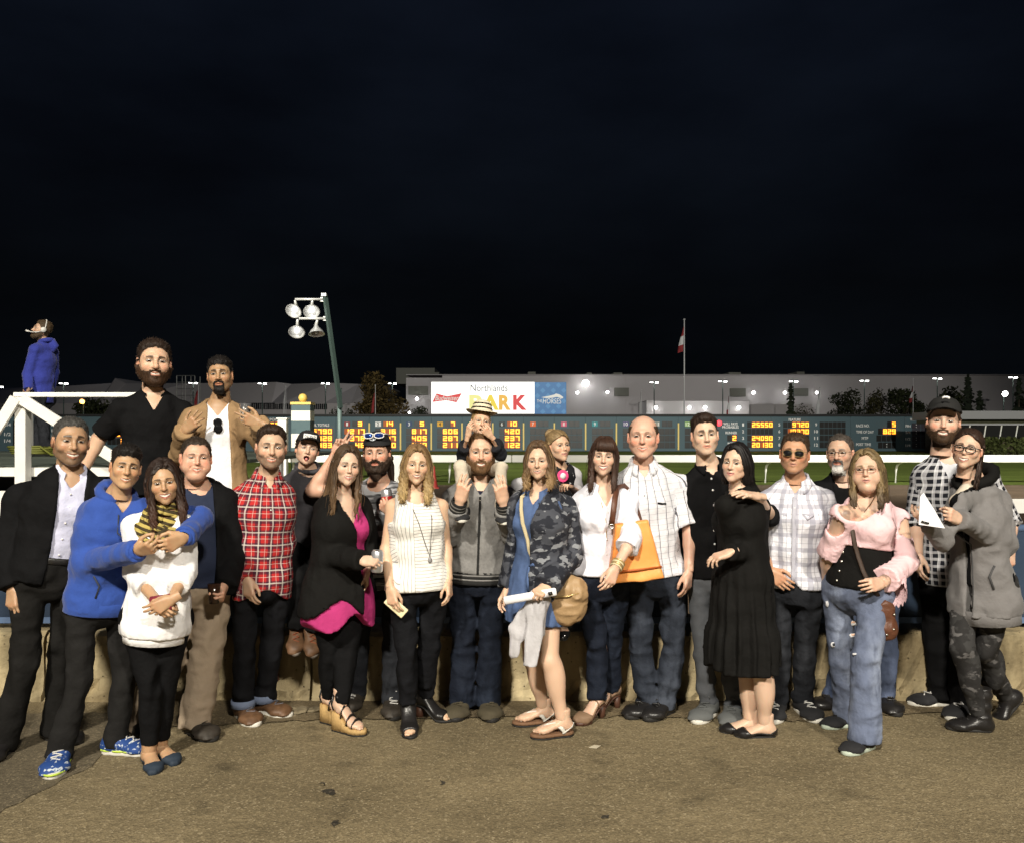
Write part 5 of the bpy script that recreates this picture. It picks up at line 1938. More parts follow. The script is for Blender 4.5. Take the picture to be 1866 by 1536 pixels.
def shoe(kind):
 """Parts of a shoe: list of (name, V, Q, parent-name); 'skin' is bare foot."""
 if kind in _SHOES:
  return _SHOES[kind]
 ff = foot_field()
 X, Y, Z = ff.grid()
 out = []
 hh = 0.0

 def lev(off, expr=None):
  d = ff.d - off
  if expr is not None:
   d = smax(d, expr + 0 * d, .004)
  return nets(d.astype(np.float32), ff.lo, ff.h)

 def sole(z0, z1, e):
  d = smax(footprint(ff, e) + 0 * Z, np.abs(Z - (z0 + z1) / 2) - (z1 - z0) / 2 + 0 * X + 0 * Y, .006)
  return nets(d.astype(np.float32), ff.lo, ff.h)

 def laces(zoff, n=5, y0=.035, y1=.105):
  P = []
  for i in range(n):
   y = y0 + (y1 - y0) * i / (n - 1)
   pts = []
   for x in np.linspace(-.022, .022, 7):
    z = .12
    while z > .02 and ff.at((x, y, z)) - zoff > 0:
     z -= .0015
    pts.append((x, y + .012 * (x / .022) * (1 if i % 2 else -1), z + .002))
   P.append((*tube_np(pts, .0035, 5), (0, 0, 0)))
  V, Q, _ = merge(P)
  return V, Q
 toe = .012 * np.exp(-((Y - .16) / .05) ** 2)
 if kind in ('sneaker', 'runner', 'hiker', 'chunky', 'dress', 'trainer'):
  top = {'sneaker': .085, 'runner': .092, 'hiker': .105, 'chunky': .082, 'dress': .078, 'trainer': .085}[kind]
  sz = {'sneaker': .026, 'runner': .030, 'hiker': .026, 'chunky': .026, 'dress': .016, 'trainer': .026}[kind]
  off = .0085 + toe + (.003 if kind in ('hiker', 'chunky') else 0)
  line = Z - (top + .010 * np.clip(-Y / .05, -.5, 1)) + 0 * X
  d = smax(ff.d - off, line, .006)
  d = smax(d, sz * .6 - Z + 0 * d, .003)
  V, Q = nets(d.astype(np.float32), ff.lo, ff.h)
  out.append(('upper', V, Q, None))
  V, Q = sole(0, sz, .006 if kind != 'dress' else .002)
  out.append(('sole', V, Q, 'upper'))
  if kind == 'runner':
   d = smax(np.abs(footprint(ff, .0085) + 0 * Z) - .003, np.abs(Z - .024) - .0075 + 0 * X + 0 * Y, .002)
   V, Q = nets(d.astype(np.float32), ff.lo, ff.h)
   out.append(('stripe', V, Q, 'upper'))
  if kind != 'dress':
   out.append(('lace', *laces(off.max() if False else .013 + (.003 if kind in ('hiker', 'chunky') else 0)), 'upper'))
 elif kind == 'boot':
  off = .010 + toe
  d = smax(ff.d - off, Z - .27 + 0 * (X + Y), .004)
  d = smin(d, ff.d * 1.0 - .006, .02)
  d = smax(d, Z - .27 + 0 * (X + Y), .004)
  d = smax(d, .012 - Z + 0 * d, .003)
  V, Q = nets(d.astype(np.float32), ff.lo, ff.h)
  V = V + (np.array((1, 1, 0)) * .006 * np.sin(V[:, 2:3] * 90)) * (V[:, 2:3] > .09) * np.sign(V) * .5
  out.append(('upper', V, Q, None))
  V, Q = sole(0, .020, .006)
  out.append(('sole', V, Q, 'upper'))
  out.append(('lace', *laces(.014, 5), 'upper'))
 elif kind == 'flat':
  V, Q = lev(0, Z - .14 + 0 * (X + Y))
  out.append(('skin', V, Q, None))
  open_ = (.028 + .012 * np.clip(-Y / .05, 0, 1) + .0 * X)
  op = np.where((Y > -.06) & (Y < .112), Z - open_ - .6 * np.clip(Y - .08, 0, 1), -1) + 0 * X
  d = ff.d - (.0045 + toe * .5)
  d = smax(d, (Z - (.030 + .022 * np.clip((-Y - .02) / .05, 0, 1) + .9 * np.clip(Y - .098, 0, .05))) + 0 * X, .003)
  V, Q = nets(d.astype(np.float32), ff.lo, ff.h)
  out.append(('upper', V, Q, None))
  V, Q = sole(-.002, .008, -.002)
  out.append(('sole', V, Q, 'upper'))
  P = tube_np([(-.02, .122, .046), (0, .124, .050), (.02, .122, .046)], .005, 6)
  out.append(('bow', *P, 'upper'))
 elif kind == 'birk':
  V, Q = lev(0, Z - .14 + 0 * (X + Y))
  V = V + (0, 0, .026)
  out.append(('skin', V, Q, None))
  V, Q = sole(.010, .030, .008)
  out.append(('footbed', V, Q, None))
  V, Q = sole(0, .010, .009)
  out.append(('sole', V, Q, 'footbed'))
  P = []
  for s in (-1, 1):
   P.append((*tube_np([(s * .044, -.005, .030), (s * .040, .018, .062), (s * .020, .055, .082), (s * .004, .095, .074), (-.004, .128, .058)], .0135, 6, .35), (0, 0, 0)))
   P.append((*tube_np([(s * .046, .012, .030), (s * .044, -.022, .048), (s * .040, -.050, .060), (0, -.078, .066)], .010, 6, .4), (0, 0, 0)))
  P.append((*tube_np([(-.004, .12, .062), (-.012, .142, .048), (-.016, .150, .030)], .010, 6, .5), (0, 0, 0)))
  V, Q, _ = merge(P)
  out.append(('strap', V, Q, 'footbed'))
 elif kind in ('wedge', 'bootie', 'mary'):
  hh = {'wedge': .080, 'bootie': .070, 'mary': .075}[kind]
  pl = {'wedge': .034, 'bootie': .012, 'mary': .016}[kind]
  V, Q = lev(0, Z - .15 + 0 * (X + Y))
  out.append(('skin', V, Q, None))
  if kind == 'wedge':
   P = []
   for y, z0, w in ((.118, .052, .052), (.075, .066, .049), (.030, .082, .045)):
    P.append((*tube_np([(-w * .95, y, .012), (-w * .8, y + .004, z0 * .72), (-w * .3, y + .006, z0 + .004), (w * .3, y + .006, z0 + .004), (w * .8, y + .004, z0 * .72), (w * .95, y, .012)], .0095, 6, .4), (0, 0, 0)))
   th = np.linspace(0, 2 * np.pi, 17)
   P.append((*tube_np(np.stack([.043 * np.sin(th), -.014 + .043 * np.cos(th), np.full(17, .112)], 1), .008, 6, .5), (0, 0, 0)))
   P.append((*tube_np([(-.034, -.03, .02), (-.036, -.045, .06), (-.036, -.03, .108)], .012, 6, .4), (0, 0, 0)))
   P.append((*tube_np([(.034, -.03, .02), (.036, -.045, .06), (.036, -.03, .108)], .012, 6, .4), (0, 0, 0)))
   V, Q, _ = merge(P)
   out.append(('upper', V, Q, None))
  elif kind == 'bootie':
   d = smax(ff.d - (.006 + toe * .3), Z - .125 + 0 * (X + Y), .004)
   d = smax(d, (Y - .150) + 0 * d, .004)
   V, Q = nets(d.astype(np.float32), ff.lo, ff.h)
   out.append(('upper', V, Q, None))
  else:
   d = ff.d - (.006 + toe * .8)
   d = smax(d, (Z - (.034 + .030 * np.clip((-Y - .02) / .04, 0, 1) + .8 * np.clip(Y - .09, 0, .05))) + 0 * X, .003)
   V, Q = nets(d.astype(np.float32), ff.lo, ff.h)
   out.append(('upper', V, Q, None))
   P = tube_np([(-.042, .03, .028), (-.036, .032, .060), (-.012, .036, .084), (.012, .036, .084), (.036, .032, .060), (.042, .03, .028)], .0085, 6, .4)
   out.append(('strap', *P, 'upper'))
  V, Q = sole(-.004 - pl * 0, .006, .001)
  res = []
  for nme, V, Q, par in out:
   V = V.copy()
   V[:, 2] += ramp(V[:, 1], hh) + pl
   res.append((nme, V, Q, par))
  V, Q = sole(-.004, .006, .002)
  V = V.copy()
  top = V[:, 2] + ramp(V[:, 1], hh) + pl
  if kind == 'wedge':
   bot = np.where(V[:, 2] < .001, .010, top)
   V[:, 2] = bot
   res.append(('wedge_sole', V, Q, None))
   V2, Q2 = sole(0, .011, .004)
   res.append(('sole', V2, Q2, 'wedge_sole'))
  else:
   V[:, 2] = top
   if pl > .013:
    low = V[:, 1] > .07
    V[:, 2] = np.where(low & (V[:, 2] < pl + .001), 0.0, V[:, 2])
   else:
    V[:, 2] = np.where((V[:, 1] > .09) & (V[:, 2] < pl + .001), .0, V[:, 2])
   res.append(('sole', V, Q, 'upper'))
   hv, hq = tube_np([(0, -.045, 0), (0, -.047, .03), (0, -.040, hh + pl - .004)], [.020, .022, .030] if kind == 'mary' else [.026, .027, .030], 10)
   res.append(('heel', hv, hq, 'upper'))
  out = res
 _SHOES[kind] = (out, hh)
 return _SHOES[kind]

# ================================================================ PERSON
m_skin = mat('skin', (.5, .35, .25), .44, attr=True, spec=.4, sss=.12, bump=.0004, bscale=220)
m_hair = mat('hair', (.05, .03, .02), .55, attr=True, spec=.3, bump=.003, bscale=120, bstretch=(1, 1, .12))
m_hair_s = mat('short_hair', (.05, .03, .02), .6, attr=True, spec=.2, bump=.003, bscale=160, bstretch=(1, 1, .5))
m_eye = mat('eyeball', (.8, .8, .8), .12, attr=True, spec=.5)
ST_M = [(-.14, .160, .115), (.05, .157, .112), (.34, .146, .106), (.66, .160, .118), (.84, .138, .090)]
ST_F = [(-.14, .163, .120), (.05, .160, .116), (.38, .120, .092), (.66, .134, .104), (.84, .112, .080)]
_eye_me = {}

def eye_data(iris):
 if iris in _eye_me:
  return _eye_me[iris]
 n, m = 14, 20
 V, C = [], []
 for i in range(n + 1):
  th = math.pi * i / n
  for j in range(m):
   p = 2 * math.pi * j / m
   V.append((math.sin(th) * math.cos(p), math.cos(th), math.sin(th) * math.sin(p)))
   a = math.degrees(th)
   C.append((.008, .007, .007) if a < 13 else (iris if a < 37 else (.36, .33, .30)))
 Q = [(i * m + j, (i + 1) * m + j, (i + 1) * m + (j + 1) % m, i * m + (j + 1) % m) for i in range(n) for j in range(m)]
 _eye_me[iris] = (np.array(V), np.array(Q), np.array(C))
 return _eye_me[iris]

class Person:
 def __init__(s, sp):
  s.sp = sp
  D, k = sp['D'], sp.get('sc', 1.0)
  s.k, s.D = k, D
  s.neck = P3(*sp['neck'][:2], D + (sp['neck'][2] if len(sp['neck']) > 2 else 0))
  s.pel = P3(*sp['hip'][:2], D + (sp['hip'][2] if len(sp['hip']) > 2 else 0))
  s.az = math.atan2(-(sp['neck'][0] - CX) / FL, 1.0)
  y = math.radians(sp.get('yaw', 0)) + s.az
  s.up = nrm(s.neck - s.pel)
  s.neck = s.neck + s.up * .020 * k
  l0 = A(math.cos(y), math.sin(y), 0)
  s.lat = nrm(l0 - s.up * (l0 @ s.up))
  s.fwd = np.cross(s.lat, s.up)
  s.L = np.linalg.norm(s.neck - s.pel)
  s.fem = sp.get('fem', False)
  g = sp.get('g', 1.0) * k
  s.g = g
  st = sp.get('st') or (ST_F if s.fem else ST_M)
  s.st = [(w, a * g, b * g * sp.get('gd', 1.0)) for w, a, b in st]
  shw = sp.get('shw', .156 if s.fem else .178) * k
  s.shw = shw
  dz = (sp.get('shdrop', .078 if s.fem else .088) + .020) * k
  s.S = {}
  for sd, key in ((-1, 'l'), (1, 'r')):
   q = sp.get('s' + key)
   s.S[sd] = P3(q[0], q[1], D + q[2]) if q else s.neck + s.lat * sd * shw - s.up * (dz + sp.get('tilt', 0) * sd)
  s.arm = {}
  for sd, key in ((-1, 'al'), (1, 'ar')):
   q = sp.get(key)
   if q:
    E, W, H = P3(q[0][0], q[0][1], D + q[0][2]), P3(q[1][0], q[1][1], D + q[1][2]), P3(q[2][0], q[2][1], D + q[2][2])
    palm, pose = q[3], q[4]
   else:
    E = s.S[sd] + s.lat * sd * .04 * k - s.up * .27 * k - s.fwd * .02
    W = E - s.up * .24 * k + s.fwd * .05 * k
    H = W - s.up * .1 * k + s.fwd * .03 * k
    palm, pose = 'hang', 'relax'
   s.arm[sd] = (s.S[sd], E, W, H, palm, pose)
  s.leg = {}
  hw = sp.get('hw', .088) * g
  s.zbase = sp.get('z0', 0.0)
  for sd, key in ((-1, 'll'), (1, 'lr')):
   q = sp.get(key)
   if not q:
    continue
   Hh = s.pel + s.lat * sd * hw - s.up * .02 * k
   if 'pt' in q:
    K, An = P3(q['k'][0], q['k'][1], D + q['k'][2]), P3(q['pt'][0], q['pt'][1], D + q['pt'][2])
    zf = An[2] - .085 * k
   else:
    fy = q['a'][1]
    df = FL * (CZ - s.zbase) / (fy - HY)
    hh = q.get('h', 0.0)
    An = P3(q['a'][0], HY, df)
    zf = s.zbase
    An[2] = zf + (.085 + hh) * k
    yk = Hh[1] * .5 + An[1] * .5 + q['k'][2] if len(q['k']) > 2 else Hh[1] * .5 + An[1] * .5
    K = P3(q['k'][0], q['k'][1], yk)
   s.leg[sd] = (Hh, K, An, zf, math.radians(q.get('toe', 0)) + s.az, q)
  s.base = A(s.pel[0], s.pel[1], s.zbase)
  if sp.get('base') is not None:
   s.base = np.asarray(sp['base'], float)
  s.skin_parts = []
  s.children = []
  # head frame
  hx, htop, hchin = sp['head'][:3]
  hd = D + (sp['head'][3] if len(sp['head']) > 3 else -.03)
  s.hs = (hchin - htop) / FL * hd / (.237 + sp.get('hairh', .012))
  yw, pt, rl = [math.radians(q) for q in sp.get('hrot', (0, 0, 0))]
  yw += s.az
  lat, up = A(math.cos(yw), math.sin(yw), 0), A(0, 0, 1)
  fwd = np.cross(lat, up)
  fwd, up = fwd * math.cos(pt) + up * math.sin(pt), up * math.cos(pt) - fwd * math.sin(pt)
  lat, up = lat * math.cos(rl) - up * math.sin(rl), up * math.cos(rl) + lat * math.sin(rl)
  s.hM = np.stack([lat * 1.01, fwd, up], 1) * s.hs
  mid = P3(hx, hchin - (hchin - htop) * (.113 / (.237 + sp.get('hairh', .012))), hd)
  s.hC = mid

 # ---- frames
 def T(s, u, v, w):
  """Torso point: across (m), forward (m), fraction of the way up from hips to neck."""
  return s.pel + s.lat * u + s.fwd * v + s.up * (w * s.L)

 def uvw(s, P):
  q = P - s.pel
  return q @ s.lat, q @ s.fwd, q @ s.up

 def grid_uvw(s, f):
  X, Y, Z = f.grid()
  x, y, z = X - s.pel[0], Y - s.pel[1], Z - s.pel[2]
  r = lambda a: (x * a[0] + y * a[1] + z * a[2]).astype(np.float32)
  return r(s.lat), r(s.fwd), r(s.up)

 # ---- body solids
 def torso(s, f, off, stations=None, k=.04, shoulders=True):
  st = stations or s.st
  for (w0, a0, b0, *c0), (w1, a1, b1, *c1) in zip(st[:-1], st[1:]):
   p0 = s.T(c0[0] if c0 else 0, c0[1] if len(c0) > 1 else 0, w0)
   p1 = s.T(c1[0] if c1 else 0, c1[1] if len(c1) > 1 else 0, w1)
   f.add(cone(p0, p1, (a0 + off, b0 + off), (a1 + off, b1 + off), s.lat), k)
  kk = s.k
  if shoulders:
   for sd in (-1, 1):
    f.add(cone(s.neck - s.up * .072 * kk, s.S[sd] - s.up * .004, .050 * kk + off, (.046 if not s.fem else .040) * s.g + off), .04)
    f.add(cone(s.neck + s.up * .020 * kk, s.S[sd] * .55 + s.neck * .45 - s.up * .025 * kk, .036 * kk + off * .5, .040 * kk + off * .6), .04)
   b = s.sp.get('belly')
   if b:
    f.add(ell(s.T(0, b[1], b[0]), A(b[2], b[2] * .85, b[2] * .95) + off), .06)
   bust = s.sp.get('bust', .058 if s.fem else 0)
   if bust:
    for sd in (-1, 1):
     f.add(ell(s.T(sd * .072 * s.g, .070 * s.g, .64), A(bust, bust, bust * .95) + off), .045)
  return f

 def arms(s, f, off, upto=2.0, k=.04, sides=(-1, 1), r=None, wr=None):
  """Arm tubes; upto 1 = elbow, 2 = wrist."""
  ar = s.sp.get('armg', 1.0) * s.g
  r0, r1, r2 = r or ((.046 if not s.fem else .040) * ar, (.040 if not s.fem else .034) * ar, (.029 if not s.fem else .025) * ar)
  for sd in sides:
   S, E, W = s.arm[sd][:3]
   u = upto[sd] if isinstance(upto, dict) else upto
   if u <= 0:
    continue
   if u <= 1:
    f.add(cone(S, S + (E - S) * u, r0 + off, r0 + (r1 - r0) * u + off + (wr or 0), cap1=True), k)
   else:
    f.add(cone(S, E, r0 + off, r1 + off), k)
    e = E + (W - E) * (u - 1)
    fa = E + (W - E) * .28
    if off < .004:
     f.add(cone(E, fa, r1 * .98, r1 * 1.0), .02)
    f.add(cone(E, e, r1 + off, r1 + (r2 - r1) * (u - 1) + off + (wr or 0), cap1=True), .02)
  return f

 def bounds(s, pts, m):
  P = np.array(pts)
  return P.min(0) - m, P.max(0) + m

 # ---- skin
 def build_skin(s, chest=True, bare=0.0, sides=(-1, 1), low=.45, legs=None, h=.0108):
  pts = [s.neck + s.up * .08, s.neck - s.up * .1]
  if chest or bare:
   pts += [s.T(0, .1, low), s.T(0, -.1, low), s.S[-1], s.S[1]]
  if bare:
   for sd in sides:
    pts += [s.arm[sd][1], s.arm[sd][2]]
  f = Fld(*s.bounds(pts, .10 * s.k), h, .02)
  f.add(cone(s.neck - s.up * .03, s.hC + s.hM @ A(0, -.030, -.075), (.055 if not s.fem else .046) * s.k * s.sp.get('neckg', 1), (.050 if not s.fem else .041) * s.hs * s.sp.get('neckg', 1)))
  if chest or bare:
   s.torso(f, -.004, k=.04)
   U, V, W = s.grid_uvw(f)
   f.cut(low * s.L - W, .01)
  if bare:
   s.arms(f, 0, 2.0, .035, sides)
  V, Q = f.mesh()
  n = vnoise(V * 30)[:, None]
  sk = np.asarray(s.sp['face']['skin']) * s.sp.get('bodytone', 1.0)
  c = sk[None] * (1 + .05 * n)
  tat = s.sp.get('tattoo')
  if tat:
   c = tat(s, V, c)
  s.skin_parts.append((V, Q, c))
  for sd, q in (legs or {}).items():
   Hh, K, An, zf, toe, _ = s.leg[sd]
   top = K + (Hh - K) * q
   fl = Fld(*s.bounds([top, K, An], .10), h, .02)
   rk, ra = .050 * s.k, .036 * s.k
   lk = nrm(An - K)
   if q > 0:
    fl.add(cone(top, K, .058 * s.k, rk), .02)
   fl.add(cone(K, An, rk, ra), .02)
   toev = A(math.sin(toe), -math.cos(toe), 0)
   fl.add(ell(K + (An - K) * .33 - toev * .016, A(.050, .052, .115) * s.k), .04)
   fl.add(ell(K + toev * .012, A(.036, .036, .045) * s.k), .02)
   fl.add(cone(An - lk * .02, An + lk * .03, ra, ra * .95), .01)
   V, Q = fl.mesh()
   s.skin_parts.append((V, Q, sk[None] * (1 + .05 * vnoise(V * 25)[:, None])))

 def hand_dirs(s, sd):
  S, E, W, H, palm, pose = s.arm[sd]
  d = nrm(H - W)
  named = {'in': s.lat * -sd, 'hang': s.lat * -sd * .85 - s.fwd * .55, 'back': -s.fwd, 'fwd': s.fwd, 'down': A(0, 0, -1), 'up': A(0, 0, 1), 'cam': A(0, -1, 0), 'away': A(0, 1, 0)}
  pn = named[palm] if isinstance(palm, str) else nrm(palm)
  pn = nrm(pn - d * (pn @ d))
  th = np.cross(d, pn) * (-sd)
  return W, np.stack([th, d, -pn], 1)

 def build_hands(s, sides=(-1, 1)):
  sk = np.asarray(s.sp['face']['skin']) * s.sp.get('bodytone', 1.0)
  for sd in sides:
   W, M = s.hand_dirs(sd)
   V, Q = hand_mesh(s.arm[sd][5])
   z = s.k * s.sp.get('hand', .89 if s.fem else .98)
   c = sk[None] * (1 + .06 * vnoise(V * 70)[:, None])
   kn = np.exp(-((V[:, 1] - .09) / .012) ** 2) * (V[:, 2] > .004)
   c = mixc(c, sk * A(1.02, .80, .74), .5 * kn)
   Vw, Qw = place(V * z, Q, M, W)
   s.skin_parts.append((Vw, Qw, c))
   s.hand_o = getattr(s, 'hand_o', {})
   s.hand_o[sd] = (W, M * z)

 def hand_pt(s, sd, x, y, z):
  W, M = s.hand_o[sd]
  return W + M @ A(x, y, z)

 # ---- head
 def build_head(s):
  h = dict(s.sp['face'])
  h.setdefault('fem', s.fem)
  vr = np.random.RandomState(int(s.sp['neck'][0] * 7) % 9973)
  h['nose'] = h.get('nose', 1.0 if not s.fem else .9) * vr.uniform(.86, 1.14)
  h['fw'] = h.get('fw', 1.0) * vr.uniform(.97, 1.035)
  h['jw'] = h.get('jw', 1.0) * vr.uniform(.92, 1.06)
  h['chin'] = h.get('chin', 0) + vr.uniform(-.003, .005)
  h['browup'] = h.get('browup', 0) + vr.uniform(-.002, .003)
  h['brow'] = h.get('brow', 1.0) * vr.uniform(.9, 1.2)
  s.h = h
  f = head_field(h)
  s.hf = f
  fw = h.get('fw', 1.0)
  gz = A(*h.get('gaze', (0, 1, 0)))
  eo = h.get('eyeopen', 1.0)
  for sd in (-1, 1):
   eV, eQ, eC = eye_data(tuple(h.get('iris', (.05, .03, .018))))
   g = nrm(gz)
   x = nrm(np.cross(g, A(0, 0, 1)))
   R = np.stack([x, g, np.cross(x, g)], 1)
   P = (eV @ R.T) * .0134
   P[:, 0] = P[:, 0] * 1.2
   P[:, 2] = np.clip(P[:, 2], -.0048 * eo, .0051 * eo)
   P = P + A(sd * .0315 * fw, .0735, .0035)
   w, q = place(P, eQ, s.hM, s.hC)
   s.kid('eye', w, q, m_eye, eC)
  hs = h.get('hs', 'short')
  hv = None
  if hs in ('short', 'bald'):
   V, Q = hair_short(f, h)
   hv = fuzz(V, Q, hair_cols(V, h['hair'], .35, (1, .5, .5)), 1300 if hs == 'short' else 300, h.get('fuzz', .010), np.random.RandomState(h.get('seed', 2)))
  elif hs == 'long':
   hv = long_hair(f, h, h.get('seed', 1))
  elif hs == 'tied':
   hv = tied_hair(f, h, h.get('seed', 1))
  V, Q = f.mesh()
  cv = getattr(f, 'cover', None)
  if cv is not None:
   i = np.clip(np.round((V - f.lo) / f.h).astype(int), 0, f.n - 1)
   hid = cv[i[:, 0], i[:, 1], i[:, 2]] > .0075
   Q = Q[~hid[Q].all(1)]
   u, inv = np.unique(Q, return_inverse=True)
   V, Q = V[u], inv.reshape(-1, 4)
  c = paint_head(V, h)
  Vw, Qw = place(V, Q, s.hM, s.hC)
  s.skin_parts.append((Vw, Qw, c))
  if hv is not None and len(hv[0]):
   w, q = place(hv[0], hv[1], s.hM, s.hC)
   s.kid('hair', w, q, m_hair if hs in ('long', 'tied') else m_hair_s, hv[2])
  if h.get('beard'):
   V, Q = beard_mesh(f, h)
   if h.get('longbeard'):
    g = Fld((-.06, .02, -.22), (.06, .13, -.06), .004)
    g.add(ell((0, .072, -.115 - h['longbeard'] * .3), (.036, .024, .03 + h['longbeard'] * .6)))
    g.displace(lambda P: -.004 * strands(P, .7, (1, 1, .3)))
    V2, Q2 = g.mesh()
    V, Q, _ = merge([(V, Q, (0, 0, 0)), (V2, Q2, (0, 0, 0))])
   bc = np.asarray(h.get('beardcol', h['hair']))
   c = hair_cols(V, bc, .35, (1, 1, .5))
   if h.get('beardtip') is not None:
    c = mixc(c, h['beardtip'], .85 * np.clip((-.072 - V[:, 2]) / .02, 0, 1) * (np.abs(V[:, 0]) < .045))
   V, Q, c = fuzz(V, Q, c, 700, .008, np.random.RandomState(5), (0, .25, -.8))
   w, q = place(V, Q, s.hM, s.hC)
   s.kid('beard', w, q, m_hair_s, c)

 def hp(s, x, y, z):
  return s.hC + s.hM @ A(x, y, z)

 # ---- children
 def kid(s, name, V, Q, m, col=None, fuv=None, parent=None, smooth=True, label=None, kind=None):
  me = raw_mesh(name, V - s.base, Q, m, col, fuv, smooth)
  s.children.append((name, me, parent, label, kind))
  return len(s.children) - 1

 def hkid(s, name, V, Q, m, col=None, parent=None, smooth=True):
  w, q = place(V, Q, s.hM, s.hC)
  return s.kid(name, w, q, m, col, None, parent, smooth)

 # ---- clothes
 def fuv(s, V, arms=True):
  u, v, w = s.uvw(V)
  U = np.arctan2(u, v + .02) * .155 * s.g
  out = np.stack([U, w, np.zeros(len(V))], 1)
  if arms:
   dt = np.abs(u)
   for sd in (-1, 1):
    S, E, W_ = s.arm[sd][:3]
    best = np.full(len(V), 9.0)
    al = np.zeros(len(V))
    az = np.zeros(len(V))
    acc = 0
    for a, b in ((S, E), (E, W_)):
     ba = b - a
     L = np.linalg.norm(ba)
     t_ = ba / L
     q = V - a
     t = np.clip(q @ t_, 0, L)
     r = q - t[:, None] * t_
     d = np.linalg.norm(r, axis=1)
     x = nrm(s.fwd - t_ * (s.fwd @ t_))
     yv = np.cross(t_, x)
     m = d < best
     best = np.where(m, d, best)
     al = np.where(m, acc + q @ t_, al)
     az = np.where(m, np.arctan2(r @ yv, r @ x) * .06, az)
     acc += L
    sel = (best < .085 * s.k + .02) & (sd * u > s.shw * .80) & (al > .02)
    inner = (sd * u < s.st[2][1] + .025) & (np.abs(v) < s.st[2][2] + .03) & (al < .12)
    sel &= ~inner
    out[sel, 0] = az[sel]
    out[sel, 1] = -al[sel]
    out[sel, 2] = sd
  return out

 def folds(s, amp, sc_=(8, 8, 5), crease=.5):
  def fn(P):
   q = P - s.base
   n = vnoise(q * np.array(sc_) + 3)
   r = 1 - 2 * np.abs(vnoise(q * np.array(sc_) * 1.9 + 11))
   r2 = vnoise(q * np.array(sc_) * 3.7 + 5)
   r3 = 1 - 2 * np.abs(vnoise(q * np.array(sc_) * np.array((1.3, 1.3, 2.6)) + 21))
   return -amp * (n * 1.0 + crease * (r * 1.2 + r3 * .9) + .35 * r2)
  return fn

 def top(s, name, m, off=.012, sleeve=2.0, hem=-.1, shoulders=True,  neck=('crew', .01), opening=None, vmin=0.0, stations=None, fold=(.005, (8, 8, 6)), flare=0.0,
  wr=.006, h=.0110, sides=(-1, 1), color=None, extra=None, hemf=None, slr=None, parent=None, label=None, keep=False):
  if name == 'tee_shirt' and sleeve == 0:
   h = .013
  """Upper garment. sleeve 0 none, 1 elbow, 2 wrist; hem in torso fractions (or metres below with hemf)."""
  st = stations or s.st
  w0 = hem
  if st[0][0] > w0 - .02:
   st = [(w0 - .05, st[0][1] + flare, st[0][2] + flare)] + list(st)
  pts = [s.T(0, 0, w0), s.neck + s.up * .03, s.S[-1], s.S[1]]
  mx = max(max(a, b) for _, a, b, *_c in st)
  for sg in (-1, 1):
   for tg in (-1, 1):
    pts += [s.T(sg * mx * .7, tg * mx * .7, w0)]
  mxs = max(sleeve.values()) if isinstance(sleeve, dict) else sleeve
  for sd in sides:
   if mxs > 0:
    pts.append(s.arm[sd][1])
   if mxs > 1:
    pts.append(s.arm[sd][2])
  f = Fld(*s.bounds(pts, .085 * s.k + off), h, .02)
  s.torso(f, off, st, shoulders=shoulders)
  if mxs > 0:
   s.arms(f, off, sleeve, .035, sides, wr=wr, r=slr)
  elif mxs == 0:
   pass
  U, V, W = s.grid_uvw(f)
  if extra:
   extra(s, f, U, V, W)
  if fold:
   f.displace(s.folds(*fold))
  mx_ = max(sleeve.values()) if isinstance(sleeve, dict) else sleeve
  if mx_ > 1 and fold:
   el = [(s.arm[sd][0], s.arm[sd][1], s.arm[sd][2]) for sd in sides]

   def wr_(P):
    o = np.zeros(len(P))
    for S_, E_, W_ in el:
     a1 = nrm(W_ - E_)
     a0 = nrm(E_ - S_)
     g1 = np.exp(-((P - E_) ** 2).sum(1) / .085 ** 2)
     g2 = np.exp(-((P - W_ - (E_ - W_) * .25) ** 2).sum(1) / .08 ** 2)
     t = (P - E_) @ (a0 if True else a1)
     t2 = (P - E_) @ a1
     n1 = 1 - 2 * np.abs(vnoise(np.stack([t * 34, (P @ s.fwd) * 9, (P @ s.up) * 9], 1)))
     n2 = 1 - 2 * np.abs(vnoise(np.stack([t2 * 38, (P @ s.lat) * 9, (P @ s.fwd) * 9 + 3], 1)))
     o -= .0075 * (g1 * (n1 + n2) * .7 + g2 * n2 * .8)
    return o
   f.displace(wr_)
  armmask = None
  if mxs > 0:
   # the hem plane cuts only the torso, not the sleeves
   da = np.full(f.d.shape, .5, np.float32)
   fa = Fld.__new__(Fld)
   fa.__dict__.update(f.__dict__)
   fa.d = da
   s.arms(fa, off + .004, sleeve, .02, sides, wr=wr, r=slr)
   tor = (w0 * s.L - W) + (hemf(U, V, W) if hemf else 0)
   f.cut(np.where(fa.d < .004, -1, tor))
  else:
   f.cut((w0 * s.L - W) + (hemf(U, V, W) if hemf else 0))
  if neck:
   kind = neck[0]
   if kind == 'crew':
    f.sub(cone(s.neck - s.up * .035 + s.fwd * .030, s.neck + s.up * .25, .060 * s.k + neck[1], .075 * s.k + neck[1]), .01)
   elif kind == 'v':
    f.sub(cone(s.neck - s.up * .02 + s.fwd * .012, s.neck + s.up * .25, .060 * s.k, .075 * s.k), .01)
    f.cut(np.minimum((W - neck[1] * s.L) * neck[2] - np.abs(U), V - .01), .004)
   elif kind == 'scoop':
    ww, wd = neck[1], neck[2]
    q = np.sqrt((U / wd) ** 2 + ((W - s.L * 1.05) / (s.L * (1.05 - ww))) ** 2)
    f.cut(np.minimum((1 - q) * wd, V - .0), .004)
    f.sub(cone(s.neck - s.up * .02, s.neck + s.up * .25, .062 * s.k, .08 * s.k), .01)
